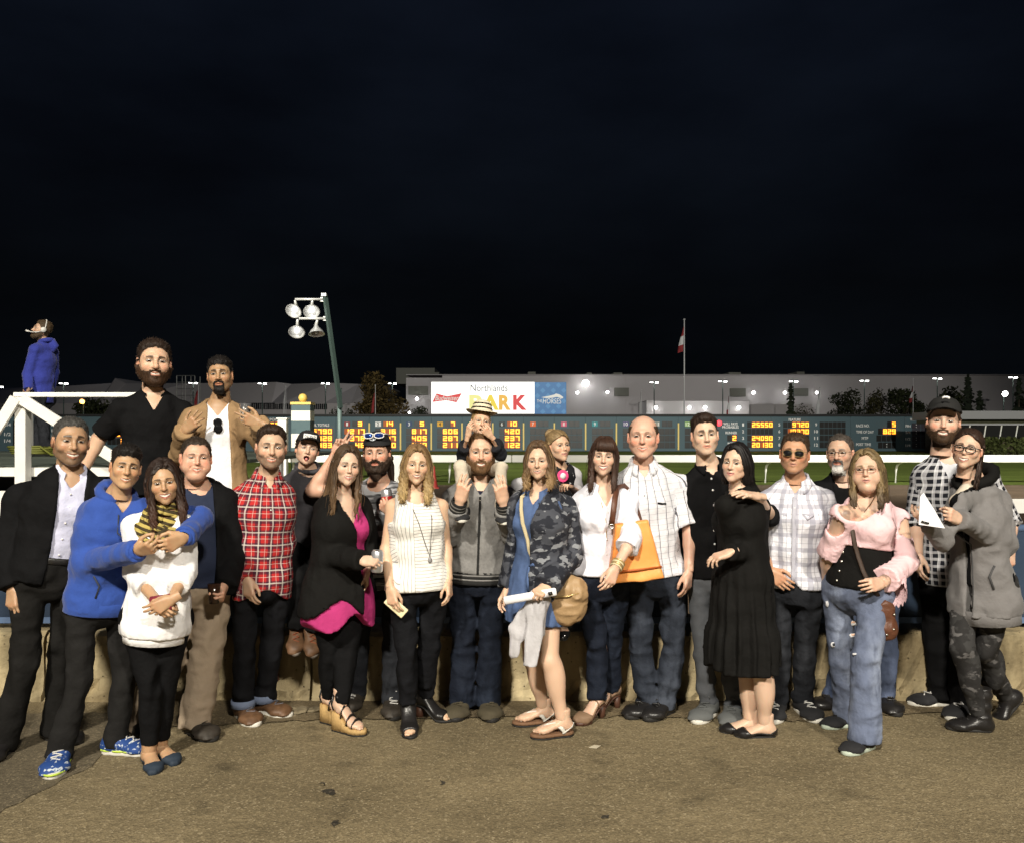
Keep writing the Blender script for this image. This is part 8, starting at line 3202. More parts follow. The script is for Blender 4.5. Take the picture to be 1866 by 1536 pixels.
# --- woman in camouflage jacket and blue dress
p = Person(dict(D=5.12, neck=(985, 897), hip=(980, 1065), yaw=-30, fem=True, head=(981, 804, 869, -.06), hrot=(-6, -2, -2), g=.98,
  face=face((.60, .40, .28), (.080, .046, .024), hs='long', len=.20, part=.006, wave=.010, wfreq=65, tip=(.28, .18, .085), tipz=(-.04, -.16), smile=.45, teeth=.12, lip=(.44, .19, .155), pmin=40, seed=9, fwd=.6, vol=1.3, hairline=.082),
  sl=(950, 922, -.02), sr=(1028, 925, .06),
  al=((940, 1005, .06), (925, 1072, .02), (914, 1096, .0), 'in', 'relax'), ar=((1038, 1012, .0), (998, 1066, -.27), (974, 1086, -.33), (-.2, .5, -.8), 'hold'),
  ll=dict(k=(970, 1200, -.04), a=(990, 1318), toe=-76, h=.026), lr=dict(k=(1002, 1205, -.04), a=(1024, 1340), toe=-72, h=.026)))
p.build_skin(chest=True, legs={-1: .55, 1: .55}); p.build_hands(); p.build_head()
SKD = [(-.42, .185, .150), (-.22, .178, .140), (.05, .160, .120), (.36, .122, .096), (.66, .134, .104), (.84, .112, .080)]
i = p.top('dress', c_dress, off=.012, sleeve=0, hem=-.38, neck=('v', .84, .6), stations=SKD, fold=(.008, (13, 13, 3)))
f_d = p.last
p.ring('tie_belt', p.T(0, 0, .22), p.up, [(-.014, .143), (-.012, .150), (.012, .150), (.014, .143)], c_dress, parent=i, squash=(p.fwd, .78))
p.tubes('tie', [([p.front(f_d, .02, .22) + p.fwd * .01, p.front(f_d, .045, .25) + p.fwd * .02, p.front(f_d, .06, .22) + p.fwd * .012], .008, .6), ([p.front(f_d, .02, .22) + p.fwd * .01, p.front(f_d, .02, .08) + p.fwd * .014, p.front(f_d, .03, -.02) + p.fwd * .012], .009, .5)], c_dress, parent=i)
p.collar(c_dress, r=.064, gap=24, parent=i, lift=-.01)
j = p.top('jacket', c_camo, off=.028, hem=-.12, neck=('crew', .016), stations=[(-.2, .178, .14), (.05, .165, .124), (.38, .136, .106), (.66, .140, .108), (.84, .116, .082)], opening=[(1.1, -.075, .06), (.85, -.085, .045), (.5, -.11, .02), (.2, -.13, .02), (-.3, -.16, .04)], vmin=-.04, fold=(.010, (8, 8, 6)), wr=.012)
p.collar(c_camo, r=.082, gap=60, drop=.045, tip=.02, parent=j, lift=-.012)
p.shoes('birk', dict(upper=s_footbed, footbed=s_footbed, sole=s_sole, strap=s_silver))
f_cj = p.last
SB = f_cj
st = [p.T(-.03, -.10, .96), p.neck + p.lat * .055 * -1 + p.up * .0 - p.fwd * .02, p.front(f_d, -.055, .92) + p.fwd * .015] + [p.front(f_d, u, w) + p.fwd * .012 for u, w in ((-.045, .80), (-.025, .66), (-.005, .5), (.012, .38), (.04, .28))]
p.finish('person in dark camouflage jacket over blue dress with bare legs and white sandals')
# tan shoulder bag
bc = P3(1034, 1090, 4.98)
g = Fld(bc - .22, bc + .22, .0075)
g.add(ell(bc + A(0, 0, -.03), (.105, .075, .115)))
g.add(ell(bc + A(.03, .0, .06), (.075, .06, .075)), .05)
g.add(ell(bc + A(.05, -.05, .03), (.06, .035, .05)), .02)
g.displace(lambda P: -.010 * vnoise(P * 13) - .006 * (1 - 2 * np.abs(vnoise(P * 22))))
V, Q = g.mesh()
bag = thing_mesh('shoulder_bag', V, Q, mat('tan_slouch_leather', (.36, .235, .12), .5, bump=.004, bscale=40, var=.1), 'slouchy tan leather bag hanging by the hip of the woman in camouflage', 'bag', loc=bc - A(0, 0, .15))
V, Q = tube_np(st + [bc + A(-.05, -.02, .13), bc + A(-.04, -.03, .05)], .011, 8, .4)
sub_mesh('strap', V, Q, mat('pale_canvas_strap', (.50, .42, .26), .8), bag)
V, Q = tube_np([bc + A(-.09, -.06, .02), bc + A(0, -.088, .03), bc + A(.08, -.075, .05)], .004, 6)
sub_mesh('chain', V, Q, c_gold, bag)
# rolled programme
hp_ = p.hand_pt(1, .0, .07, -.03)
a0, a1 = P3(918, 1094, 4.84), P3(1014, 1077, 4.80)
V, Q = tube_np([a0, a0 + (a1 - a0) * .02, a0 * .5 + a1 * .5, a1 - (a1 - a0) * .02, a1], [.012, .024, .022, .023, .016], 16, .5)
pr = thing_mesh('rolled_programme', V, Q, mat('white_paper', (.78, .77, .80), .7), 'rolled white race programme in the hand of the woman in camouflage', 'paper', loc=(a0 + a1) / 2)
V, Q = tube_np([a1 - (a1 - a0) * .16 - A(0, .0235, 0), a1 - (a1 - a0) * .08 - A(0, .0225, 0)], .009, 6)
sub_mesh('printed_mark', V, Q, g_black, pr)
# grey jumper hanging from her forearm
sw = P3(965, 1140, 4.92)
g = Fld(sw - A(.20, .12, .26), sw + A(.20, .12, .26), .0075)
g.add(cone(P3(985, 1086, 4.90), P3(942, 1150, 4.92), (.05, .04), (.055, .035), (1, 0, 0)))
g.add(cone(P3(942, 1150, 4.92), P3(936, 1190, 4.92), (.036, .03), (.030, .025), (1, 0, 0)), .03)
g.add(cone(P3(982, 1090, 4.88), P3(968, 1212, 4.86), (.052, .035), (.036, .028), (1, 0, 0), cap1=True), .02)
g.add(cone(P3(990, 1080, 4.92), P3(984, 1150, 4.92), (.04, .04), (.03, .03), (1, 0, 0)), .02)
g.displace(lambda P: -.010 * vnoise(P * np.array((26, 26, 6))) - .006 * vnoise(P * np.array((50, 50, 12))))
V, Q = g.mesh()
thing_mesh('jumper', V, Q, c_ltgrey, 'light grey knitted jumper draped from the arm of the woman in camouflage', 'jumper', loc=sw + A(0, 0, .2))

# --- girl with rosette sitting on the fence
p = Person(dict(D=5.76, neck=(1016, 848), hip=(1012, 975), yaw=24, sc=.76, g=.84, fem=True, bust=0, head=(1018, 781, 838, -.06), hrot=(30, 3, -3), hairh=.016, shw=.175, shdrop=.05, base=(.27, 5.76, 1.1),
  st=[(-.14, .160, .120), (.05, .155, .115), (.4, .135, .10), (.66, .140, .105), (.84, .125, .09)],
  face=face(FAIR, (.20, .135, .065), hs='tied', child=True, smile=.55, lip=(.46, .20, .17), blush=.5, brow=.6, seed=4, gaze=(-.25, 1, 0), eyeopen=1.1),
  sl=(984, 866, -.02), sr=(1046, 866, .02),
  al=((944, 884, .03), (952, 920, .06), (956, 935, .05), 'down', 'relax'), ar=((1052, 898, -.08), (1038, 886, -.30), (1024, 882, -.38), 'down', 'grip'),
  ll=dict(k=(1000, 1035, -.36), pt=(1004, 1128, -.34), toe=-6, pitch=-30), lr=dict(k=(1030, 1035, -.36), pt=(1026, 1126, -.34), toe=6, pitch=-30)))
p.build_skin(chest=True, bare=1, legs={-1: 0, 1: 0}); p.build_hands(); p.build_head()
p.legs_garment('leggings', cloth('red_black_leggings', (.03, .012, .014)), r=(.085, .06, .05), off=.005)
p.top('dress', c_dots, off=.008, sleeve=0, hem=-.25, neck=('crew', .01), stations=[(-.3, .21, .19), (.05, .16, .125), (.4, .138, .104), (.66, .142, .108), (.84, .125, .09)], fold=(.006, (14, 14, 4)))
f_g = p.last
p.top('cardigan', c_ltgrey, off=.018, sleeve=1.2, hem=.2, neck=('crew', .012), opening=[(1.1, -.06, .06), (.6, -.07, .07), (0, -.08, .08)], vmin=-.03, fold=(.005, (10, 10, 8)), wr=.008)
rp = p.front(f_g, -.02, .84) + p.fwd * .016
V, Q = tube_np([rp - p.fwd * .004, rp - p.fwd * .003, rp + p.fwd * .002, rp + p.fwd * .003], [.02, .040, .039, .02], 18)
ri = p.kid('rosette', V, Q, smooth=False, m=mat('hot_pink_ribbon', (.75, .07, .22), .6, bump=.006, bscale=90))
V, Q = tube_np([rp + p.fwd * .003, rp + p.fwd * .006, rp + p.fwd * .0065], [.020, .020, .001], 16)
p.kid('rosette_centre', V, Q, mat('white_rosette_disc', (.75, .72, .72), .6), parent=ri)
p.shoes('flat', dict(upper=mat('black_patent', (.012, .012, .012), .12, spec=.7), sole=s_sole, bow=s_black), size=.72)
p.finish('girl with pink rosette and tied fair hair sitting on the fence behind the camouflage jacket')

# --- woman in white shirt with orange bag
p = Person(dict(D=5.3, neck=(1099, 886), hip=(1094, 1058), yaw=14, fem=True, head=(1100, 796, 862, -.06), hrot=(0, 0, 3), g=1.02, bust=.066, shw=.155,
  face=face((.62, .41, .30), (.038, .018, .011), hs='long', len=.235, part=.0, wave=.002, tip=(.045, .022, .014), smile=1.2, teeth=1.2, lip=(.52, .16, .15), pmin=38, seed=11, fwd=.75, vol=1.0, bangs=True, banglen=.78, bangdir=.010, makeup=.5),
  sl=(1060, 912, .04), sr=(1142, 914, .0),
  al=((1056, 990, .10), (1060, 1050, .10), (1064, 1078, .08), 'hang', 'relax'), ar=((1150, 984, -.29), (1121, 1036, -.41), (1108, 1066, -.45), (-.4, .9, 0), 'relax'),
  ll=dict(k=(1088, 1170), a=(1088, 1310), toe=-42, h=.07, hem=.125), lr=dict(k=(1112, 1165), a=(1114, 1292), toe=-55, h=.07, hem=.125)))
p.build_skin(chest=True, bare=1, legs={-1: 0, 1: 0}); p.build_hands(); p.build_head()
p.legs_garment('jeans', d_navy, r=(.090, .064, .056), off=.006, stack=.005, top_w=.14)
i = p.top('shirt', c_whites, off=.016, sleeve=1.25, hem=.07, neck=('v', .76, .55), fold=(.010, (9, 9, 5)), stations=[(-.1, .168, .126), (.06, .166, .122), (.38, .136, .106), (.66, .138, .108), (.84, .114, .082)], wr=.014)
f_s = p.last
p.collar(c_whites, r=.066, gap=34, drop=.048, tip=.035, parent=i, lift=-.014)
p.buttons(f_s, .0, (.3, .45, .6, .72), c_button, r=.0045, parent=i)
p.strip('necklace', [p.front(f_s, u, w) for u, w in ((-.035, .82), (-.015, .64), (-.005, .52), (.0, .46))], .0025, 0, c_gold, flat=1)
p.shoes('mary', dict(upper=s_tan, sole=s_heelwood, heel=s_heelwood, strap=s_tan))
W, E = p.arm[1][2], p.arm[1][1]
ax = nrm(E - W)
for q in range(4):
 p.ring('bangle', W + ax * (.012 + .013 * q), nrm(ax + A(.05 * (q % 2), 0, .04 * (q - 1))), [(-.005, .032), (0, .038), (.005, .032)], c_gold if q % 2 else mat('cream_bangle', (.68, .58, .36), .4))
p.finish('person with dark fringe and wide smile in white shirt carrying the orange bag')
q4 = [P3(*a) for a in ((1118, 952, 5.12), (1178, 944, 5.14), (1207, 1049, 5.10), (1108, 1064, 5.04))]

def hexa(f, b):
 V = np.array(f + b)
 n = 10
 return V

g = Fld(np.min(q4, 0) - .10, np.max(q4, 0) + .12, .0075)
X, Y, Z = g.grid()
d = np.full(g.d.shape, -1.0)
for a, b in ((0, 1), (1, 2), (2, 3), (3, 0)):
 ex, ez = q4[b][0] - q4[a][0], q4[b][2] - q4[a][2]
 l_ = math.hypot(ex, ez)
 nx_, nz_ = -ez / l_, ex / l_
 d = np.maximum(d, (X - q4[a][0]) * nx_ + (Z - q4[a][2]) * nz_ + 0 * Y)
cy = 5.09 + .00 * Z
thk = .035 + .055 * np.clip((q4[0][2] - Z) / .36, 0, 1)
d = smax(d, np.abs(Y - cy) - thk + 0 * X, .02)
g.d = d.astype(np.float32)
g.displace(lambda P: -.008 * vnoise(P * np.array((12, 9, 6))))
V, Q = g.mesh()
m_or = noise_mask_mat('orange_glossy_leather', (.72, .24, .055), [(3.0, .40, .62, (.85, .38, .11), (1, 1, .6))], .38, bump=.003, bscale=30)
ob_ = thing_mesh('handbag', V, Q, m_or, 'large bright orange handbag on the arm of the woman in the white shirt', 'bag', loc=(q4[2] + q4[3]) / 2)
e0, e1 = P3(1116, 1042, 5.0), P3(1206, 1032, 5.02)
V, Q = tube_np([e0, e0 * .5 + e1 * .5 - A(0, .012, 0), e1], .006, 8)
sub_mesh('seam', V, Q, mat('dark_orange_piping', (.42, .10, .02), .5), ob_)
stp = [P3(1114, 958, 5.10), P3(1118, 930, 5.09), P3(1121, 905, 5.12), P3(1126, 888, 5.20), P3(1136, 884, 5.30), P3(1152, 900, 5.38), P3(1166, 950, 5.20), P3(1170, 952, 5.16)]
V, Q = tube_np(stp, .017, 8, .3)
ss = sub_mesh('strap', V, Q, c_brleather, ob_)
for a in (stp[0], stp[-1]):
 V, Q = tube_np([a + A(.014 * math.cos(t), -.02, .014 * math.sin(t)) for t in np.linspace(0, 6.28, 13)], .003, 6)
 sub_mesh('ring', V, Q, c_metal, ob_, ss)

# --- bald man in white windowpane shirt
p = Person(dict(D=5.42, neck=(1172, 851), hip=(1194, 1052), yaw=4, head=(1172, 757, 831, -.06), hrot=(-3, 0, 0), hairh=0, g=.98, shw=.178,
  face=face((.62, .375, .275), (.05, .032, .02), hs='bald', smile=.55, teeth=.25, side=.0035, top=.002, hairline=.10, blush=1.0, brow=.6, fw=1.02, scalp=.5),
  sl=(1130, 882, .02), sr=(1240, 884, .0),
  al=((1120, 985, .06), (1125, 1050, .05), (1128, 1080, .03), 'hang', 'relax'), ar=((1257, 972, -.02), (1255, 1042, -.12), (1252, 1076, -.14), 'hang', 'relax'),
  ll=dict(k=(1168, 1182), a=(1182, 1297), toe=-38), lr=dict(k=(1226, 1180), a=(1212, 1300), toe=-34)))
p.build_skin(chest=True, bare=1); p.build_hands(); p.build_head()
p.legs_garment('jeans', d_mid, r=(.092, .074, .072), hem=.045, stack=.018, kn=.014, fold=(.008, (9, 9, 10)))
i = p.top('shirt', c_window, off=.016, sleeve=.80, hem=.02, neck=('v', .88, .6), fold=(.008, (8, 8, 6)), wr=.022)
f_s = p.last
p.collar(c_window, r=.070, gap=24, drop=.050, tip=.034, parent=i)
p.buttons(f_s, -.02, (.18, .32, .46, .6, .74), mat('grey_button', (.2, .2, .22), .4), r=.0045, parent=i)
pk = p.front(f_s, .075, .64)
p.strip('pocket_trim', [p.front(f_s, u, w) + p.fwd * .002 for u, w in ((.055, .665), (.08, .655), (.105, .650))], .006, 0, c_black, flat=.5, parent=i)
p.shoes('chunky', dict(upper=s_black, sole=s_sole, lace=s_black))
p.finish('bald person in white windowpane short sleeved shirt and worn jeans')

# --- slim young man in black shirt, arm around the dark-haired woman
p = Person(dict(D=5.42, neck=(1293, 852), hip=(1300, 1046), yaw=14, head=(1284, 750, 826, -.06), hrot=(8, 0, -3), hairh=.022, g=.94, shw=.176,
  face=face((.63, .44, .32), (.024, .014, .010), smile=.12, top=.020, side=.003, quiff=.014, hairline=.086, recede=.010, brow=1.5, fw=.95, blush=.3, stubble=.10),
  sl=(1252, 884, .0), sr=(1346, 888, .06),
  al=((1262, 985, .04), (1268, 1046, .03), (1270, 1076, .0), 'hang', 'relax'), ar=((1402, 940, -.20), (1380, 903, -.50), (1344, 897, -.57), (-.1, .3, -1), 'flat'),
  ll=dict(k=(1282, 1194), a=(1292, 1303), toe=-22), lr=dict(k=(1330, 1196), a=(1336, 1308), toe=-8)))
p.build_skin(chest=True, bare=1, sides=(1,)); p.build_hands(); p.build_head()
p.legs_garment('trousers', c_greyp, r=(.080, .062, .058), hem=.065, stack=.016, kn=.01)
i = p.top('shirt', c_black, off=.012, sleeve={-1: 2.0, 1: 1.12}, hem=-.02, neck=('v', .90, .6), fold=(.006, (9, 9, 6)), wr=.012)
f_s = p.last
p.collar(c_black, r=.064, gap=30, drop=.044, tip=.030, parent=i)
p.buttons(f_s, -.015, (.30, .42, .54, .66, .78, .88), mat('white_shirt_button', (.85, .85, .85), .3), r=.0065, parent=i)
p.shoes('sneaker', dict(upper=s_grey, sole=s_white, lace=s_grey))
p.finish('slim person with dark quiff in black shirt with white buttons, one arm stretched out')

# --- woman in long black coat dress, side on
p = Person(dict(D=5.05, neck=(1352, 893), hip=(1352, 1062), yaw=-44, fem=True, head=(1340, 807, 875, -.06), hrot=(-18, 2, 4), g=.96,
  face=face((.61, .415, .30), (.0075, .006, .006), hs='long', len=.145, part=-.03, wave=.002, smile=.35, lip=(.48, .17, .16), pmin=40, seed=13, fwd=.0, bias=.76, vol=1.9, hairline=.080, makeup=.8, brow=1.2, locks=210, lr=.011, eyeopen=1.1, gaze=(.35, 1, 0)),
  sl=(1322, 922, -.14), sr=(1384, 922, .06),
  al=((1336, 996, -.02), (1358, 998, -.03), (1370, 1000, -.03), 'back', 'relax'), ar=((1384, 1010, .0), (1330, 1005, -.20), (1306, 1014, -.20), (.2, .3, -.9), 'relax'),
  ll=dict(k=(1362, 1225, -.04), a=(1366, 1332), toe=-70), lr=dict(k=(1388, 1225, -.04), a=(1394, 1341), toe=-74)))
p.build_skin(chest=True, legs={-1: .5, 1: .5}); p.build_hands(sides=(1,)); p.build_head()
SKC = [(-.98, .205, .190), (-.6, .188, .172), (-.2, .160, .142), (.05, .160, .125), (.36, .122, .098), (.66, .134, .106), (.84, .112, .080)]

def pleat(s, f, U, V, W):
 az = np.arctan2(U, V)
 t = np.clip((.30 * s.L - W) / .5, 0, 1)
 f.d += (t * .013 * np.sin(az * 17 + 1.5 * np.sin(W * 5)) + t * .006 * np.sin(az * 31 + 2)).astype(np.float32)

i = p.top('coat', c_black2, off=.014, sleeve=2.0, hem=-.86, neck=('v', .84, .6), stations=SKC, fold=(.005, (9, 9, 5)), extra=pleat, hemf=lambda U, V, W: .02 * np.sin(U * 22 + V * 17), wr=.008)
f_c = p.last
p.collar(c_black2, r=.068, gap=34, drop=.058, tip=.045, parent=i, lift=-.014, spread=.045)
p.ring('waist_seam', p.T(0, 0, .36), p.up, [(-.012, .138), (-.010, .144), (.010, .144), (.012, .138)], c_rib, parent=i, squash=(p.fwd, .80))
p.strip('white_trim', [p.front(f_c, u, w) + p.fwd * .006 for u, w in ((-.028, .96), (-.02, .90), (-.008, .82))], .008, 0, c_ltgrey, flat=.5, parent=i)
p.shoes('flat', dict(upper=s_black, sole=s_sole, bow=s_black))
p.finish('person with sleek black bob in flared black coat, body turned sideways')
lc = [P3(1389, 968, 5.05), P3(1394, 1000, 5.02), P3(1400, 1030, 5.0), P3(1405, 1052, 5.0), P3(1406, 1072, 5.0), P3(1408, 1100, 5.0)]
V, Q = tube_np(lc, .004, 6)
ln_ = thing_mesh('lanyard_leash', V, Q, mat('white_cord', (.7, .69, .66), .6), 'thin white cord lead hanging beside the flared black coat', 'lead', loc=lc[0])
V, Q = tube_np([lc[3] + A(.012 * math.cos(t), -.004, .016 * math.sin(t)) for t in np.linspace(0, 6.28, 11)], .004, 6)
sub_mesh('clip', V, Q, c_metal, ln_)
# --- man in aviator sunglasses and white plaid shirt
p = Person(dict(D=5.3, neck=(1450, 882), hip=(1447, 1068), yaw=-2, head=(1448, 786, 860, -.06), hrot=(-4, 3, 3), g=.98, shw=.180,
  face=face((.50, .275, .165), (.040, .024, .014), smile=.05, top=.014, side=.004, hairline=.082, recede=.012, stubble=.22, blush=.8, lip=(.40, .19, .14)),
  sl=(1404, 912, .02), sr=(1502, 910, .0),
  al=((1390, 1000, .03), (1402, 1040, -.08), (1428, 1062, -.14), 'back', 'pocket'), ar=((1516, 1000, .06), (1510, 1050, .04), (1508, 1080, .02), 'hang', 'relax'),
  ll=dict(k=(1422, 1190), a=(1416, 1301), toe=-6), lr=dict(k=(1466, 1188), a=(1464, 1298), toe=24)))
p.build_skin(chest=True, bare=1, sides=(-1,)); p.build_hands(); p.build_head()
p.legs_garment('jeans', d_grey, r=(.086, .066, .060), hem=.06, stack=.012)
i = p.top('shirt', c_wplaid, off=.014, sleeve=1.12, hem=.01, neck=('v', .88, .60), fold=(.010, (9, 9, 6)), wr=.016, hemf=lambda U, V, W: .05 * np.clip(1 - np.abs(U) / .05, 0, 1) * (np.abs(U) < .05) - .01)
f_s = p.last
p.collar(c_wplaid, r=.068, gap=26, drop=.050, tip=.036, parent=i)
p.strip('placket', [p.front(f_s, .0, w) for w in np.linspace(.86, .08, 12)], .014, 0, c_wplaid, flat=.22, parent=i)
p.buttons(f_s, .0, (.2, .34, .48, .62, .76), c_button, r=.005, parent=i)
for sg in (-1, 1):
 p.tubes('pocket_flap', [([p.front(f_s, sg * a, w) + p.fwd * .001 for a, w in ((.045, .70), (.075, .665), (.105, .70))], .008, .35), ([p.front(f_s, sg * a, .70) + p.fwd * .001 for a in (.045, .075, .105)], .008, .35)], c_wplaid, parent=i)
p.glasses(mat('gold_wire', (.35, .26, .12), .3, .8), g_lens, w=.0255, hgt=.0185, y=.106, z=-.001, thick=.0018, shape=2.3, droop=.002)
p.shoes('sneaker', dict(upper=s_blackc, sole=s_white, lace=s_lace))
p.finish('person in aviator sunglasses and white grey plaid shirt, one hand in pocket')

# --- grey-bearded man behind
p = Person(dict(D=5.56, neck=(1540, 872), hip=(1580, 1056, -.02), yaw=-6, head=(1531, 790, 857, -.06), hrot=(-12, 1, -2), hairh=.004, g=1.02, shw=.185,
  face=face((.52, .335, .24), (.055, .045, .038), smile=.1, top=.006, side=.004, hairline=.096, recede=.022, beard='goatee', beardlen=.010, stubble=.5, browcol=(.10, .085, .07), beardcol=(.09, .08, .075), beardtip=(.62, .60, .57), scalp=.5, blush=.6),
  sl=(1494, 900, .0), sr=(1586, 900, .03),
  al=((1484, 985, .05), (1490, 1040, .03), (1492, 1070, .0), 'hang', 'relax'), ar=((1606, 985, .04), (1612, 1046, .0), (1612, 1078, -.02), 'hang', 'relax'),
  ll=dict(k=(1545, 1180), a=(1524, 1286), toe=-40), lr=dict(k=(1612, 1178), a=(1608, 1287), toe=24)))
p.build_skin(chest=True); p.build_hands(); p.build_head()
p.legs_garment('jeans', d_blue, r=(.090, .074, .072), hem=.05, stack=.014, kn=.012)
p.top('tee_shirt', c_black, off=.008, sleeve=0, hem=.0, neck=('crew', .004), fold=None)
j = p.top('jacket', c_black, off=.028, sleeve=2.0, hem=-.06, neck=('crew', .012), opening=[(1.1, -.065, .075), (.6, -.06, .07), (0, -.06, .07), (-.3, -.06, .07)], vmin=-.02, fold=(.007, (8, 8, 6)))
p.collar(c_black, r=.084, gap=60, drop=.05, tip=.015, parent=j, lift=-.012)
p.glasses(g_wire, None, w=.021, hgt=.0125, y=.103, z=.0, thick=.0016, shape=3.2)
p.shoes('chunky', dict(upper=s_black, sole=s_sole, lace=s_black))
p.finish('person with white goatee and thin glasses in black jacket standing at the back')

# --- woman in pink cold-shoulder top, corset and ripped jeans
def tattoo(s, V, c):
 u, v, w = s.uvw(V)
 wl_ = w / s.L
 n = vnoise(V * 34) * .6 + vnoise(V * 80) * .5
 m = np.exp(-((wl_ - .79) / .085) ** 2) * (v > .02) * (np.abs(u) < .13)
 c = mixc(c, (.10, .075, .065), .75 * m * np.clip((n - .05) * 4, 0, 1))
 W, E = s.arm[1][2], s.arm[1][1]
 t = ((V - W) @ nrm(E - W)) / np.linalg.norm(E - W)
 near = np.linalg.norm((V - W) - np.outer((V - W) @ nrm(E - W), nrm(E - W)), axis=1) < .07
 return mixc(c, (.06, .05, .05), .7 * near * (t > .05) * (t < .95) * np.clip((n + .1) * 3, 0, 1))

p = Person(dict(D=5.0, neck=(1584, 905), hip=(1562, 1070), yaw=-20, fem=True, head=(1580, 818, 889, -.06), hrot=(-6, 4, -3), g=1.12, bust=.082, shw=.160, belly=(.26, .02, .12), armg=1.15,
  face=face((.60, .395, .285), (.165, .115, .055), hs='long', len=.26, part=-.015, wave=.004, tip=(.055, .035, .022), tipz=(-.10, -.20), smile=.2, lip=(.46, .20, .17), pmin=44, seed=17, fwd=.25, bias=.60, vol=1.15, hairline=.082, fw=1.06, fat=.003, eyeopen=.95),
  bodytone=.98, tattoo=tattoo,
  sl=(1536, 938, -.10), sr=(1636, 944, .06),
  al=((1510, 1012, .04), (1508, 1062, .14), (1510, 1090, .20), 'in', 'relax'), ar=((1654, 1022, .0), (1606, 1062, -.22), (1576, 1068, -.30), (-.2, .9, -.3), 'relax'),
  ll=dict(k=(1534, 1205, -.02), a=(1546, 1321), toe=-48, r=(.084, .060, .072), hem=.045), lr=dict(k=(1578, 1200, -.04), a=(1576, 1364), toe=-34, r=(.086, .064, .080), hem=.045)))
p.build_skin(chest=True, bare=1, low=.4); p.build_hands(); p.build_head()
p.legs_garment('jeans', d_light, r=(.088, .065, .08), stack=.008, kn=.007, fold=(.005, (11, 11, 12)))
lf = p.legf
m_rip = mat('frayed_white_threads', (.62, .62, .64), .9, bump=.004, bscale=200)
kz = p.leg[1][1]
toe_d = A(-.35, -.93, 0)
for (x, y, w_, h_, mm, nm) in ((1556, 1135, .032, .016, m_rip, 'fray'), (1556, 1134, .024, .009, None, 'tear'), (1556, 1157, .026, .011, m_rip, 'fray'), (1556, 1156, .019, .0065, None, 'tear'), (1559, 1191, .018, .006, m_rip, 'fray'), (1520, 1174, .020, .016, m_rip, 'fray'), (1520, 1174, .014, .011, 'k', 'tear'), (1508, 1100, .010, .02, m_rip, 'fray')):
 c0 = P3(x, y, 4.4)
 d_ = nrm(c0 - A(0, 0, CZ))
 t = 0.0
 while t < 1.2 and lf.at(c0 + d_ * t) > 0:
  t += .003
 c1 = c0 + d_ * (t - .001 - (.003 if nm == 'tear' else 0))
 V, Q = tube_np([c1 - A(w_, 0, 0), c1 - A(w_ * .7, .003, 0), c1 + A(0, -.004, .002), c1 + A(w_ * .7, .003, 0), c1 + A(w_, 0, 0)], [h_ * .4, h_, h_ * .9, h_, h_ * .4], 8, .35)
 if mm is None:
  mm = mat('bare_knee_skin', (.58, .37, .26), .5)
 elif mm == 'k':
  mm = mat('dark_tear', (.02, .022, .03), .9)
 p.kid(nm, V, Q, mm)
i = p.top('corset', c_black2, off=.016, sleeve=0, hem=.0, neck=None, shoulders=False, fold=(.003, (9, 9, 5)), stations=[(-.06, .158, .132), (.08, .150, .124), (.30, .132, .114), (.44, .136, .116)])
p.last.d[:] = p.last.d
f_k = p.last
for w in (.06, .16, .26, .36, .44):
 for du in (-.01,):
  q = p.front(f_k, -.055 + du + w * .02, w)
  V, Q = tube_np([q - p.fwd * .002, q + p.fwd * .003], .007, 8)
  p.kid('stud', V, Q, c_metal, parent=i)

def coldsh(s, f, U, V, W):
 for sd in (-1, 1):
  c = s.S[sd] + s.lat * sd * .035 - s.up * .055
  f.sub(ell(c, A(.062, .075, .075)), .006)

j = p.top('pink_top', c_rose, off=.012, sleeve={-1: .97, 1: 1.85}, hem=.44, neck=('scoop', .70, .105), fold=(.007, (9, 9, 6)), extra=coldsh, wr=.014, slr=(.044, .044, .046), stations=[(.3, .142, .118), (.40, .142, .116), (.66, .140, .110), (.84, .116, .084)])
W, E = p.arm[1][2], p.arm[1][1]
ax = nrm(W - E)
c_b = E + (W - E) * .60
th = np.linspace(0, 2 * np.pi, 41)
f_pk = p.last
a_ = nrm(np.cross(ax, A(0, 1, 0)))
dn = A(0, 0, -1)
b_ = nrm(np.cross(ax, a_))
r0 = .068
top_ = [c_b + (a_ * math.cos(t) + b_ * math.sin(t)) * r0 * .85 - ax * .06 for t in th[:-1]]
mid_ = [c_b + (a_ * math.cos(t) + b_ * math.sin(t)) * r0 * 1.15 + dn * .035 * (1 - math.cos(0)) + dn * .03 for t in th[:-1]]
bot_ = [c_b + (a_ * math.cos(t) + b_ * math.sin(t)) * r0 * 1.35 + ax * .02 + dn * (.075 + (.022 if k % 2 else 0)) for k, t in enumerate(th[:-1])]
V = np.array(top_ + mid_ + bot_)
n = 40
k = np.arange(n)
Q = np.concatenate([np.stack([k + r * n, (k + 1) % n + r * n, (k + 1) % n + (r + 1) * n, k + (r + 1) * n], 1) for r in (0, 1)])
p.kid('lace_cuff', V, Q, mat('pink_lace', (.74, .50, .53), .9, bump=.01, bscale=150), parent=j)
g_ = p.last
n1 = [p.T(-.045, .05, .98), p.T(-.035, .095, .86), p.T(-.01, .122, .74), p.T(.0, .135, .68), p.T(.015, .122, .76), p.T(.045, .09, .9), p.T(.05, .05, .98)]
p.strip('necklace', n1, .0022, 0, mat('brown_cord', (.10, .05, .02), .6), flat=1)
p.glasses(mat('copper_wire', (.28, .12, .07), .3, .6), None, w=.0225, hgt=.0125, y=.104, z=-.003, thick=.0018, shape=3.4)
p.shoes('trainer', dict(upper=s_blackc, sole=s_mint, lace=s_blackc))
p.finish('person with blonde bob and glasses in pink top, black corset and ripped jeans')
bc = P3(1609, 1122, 4.86)
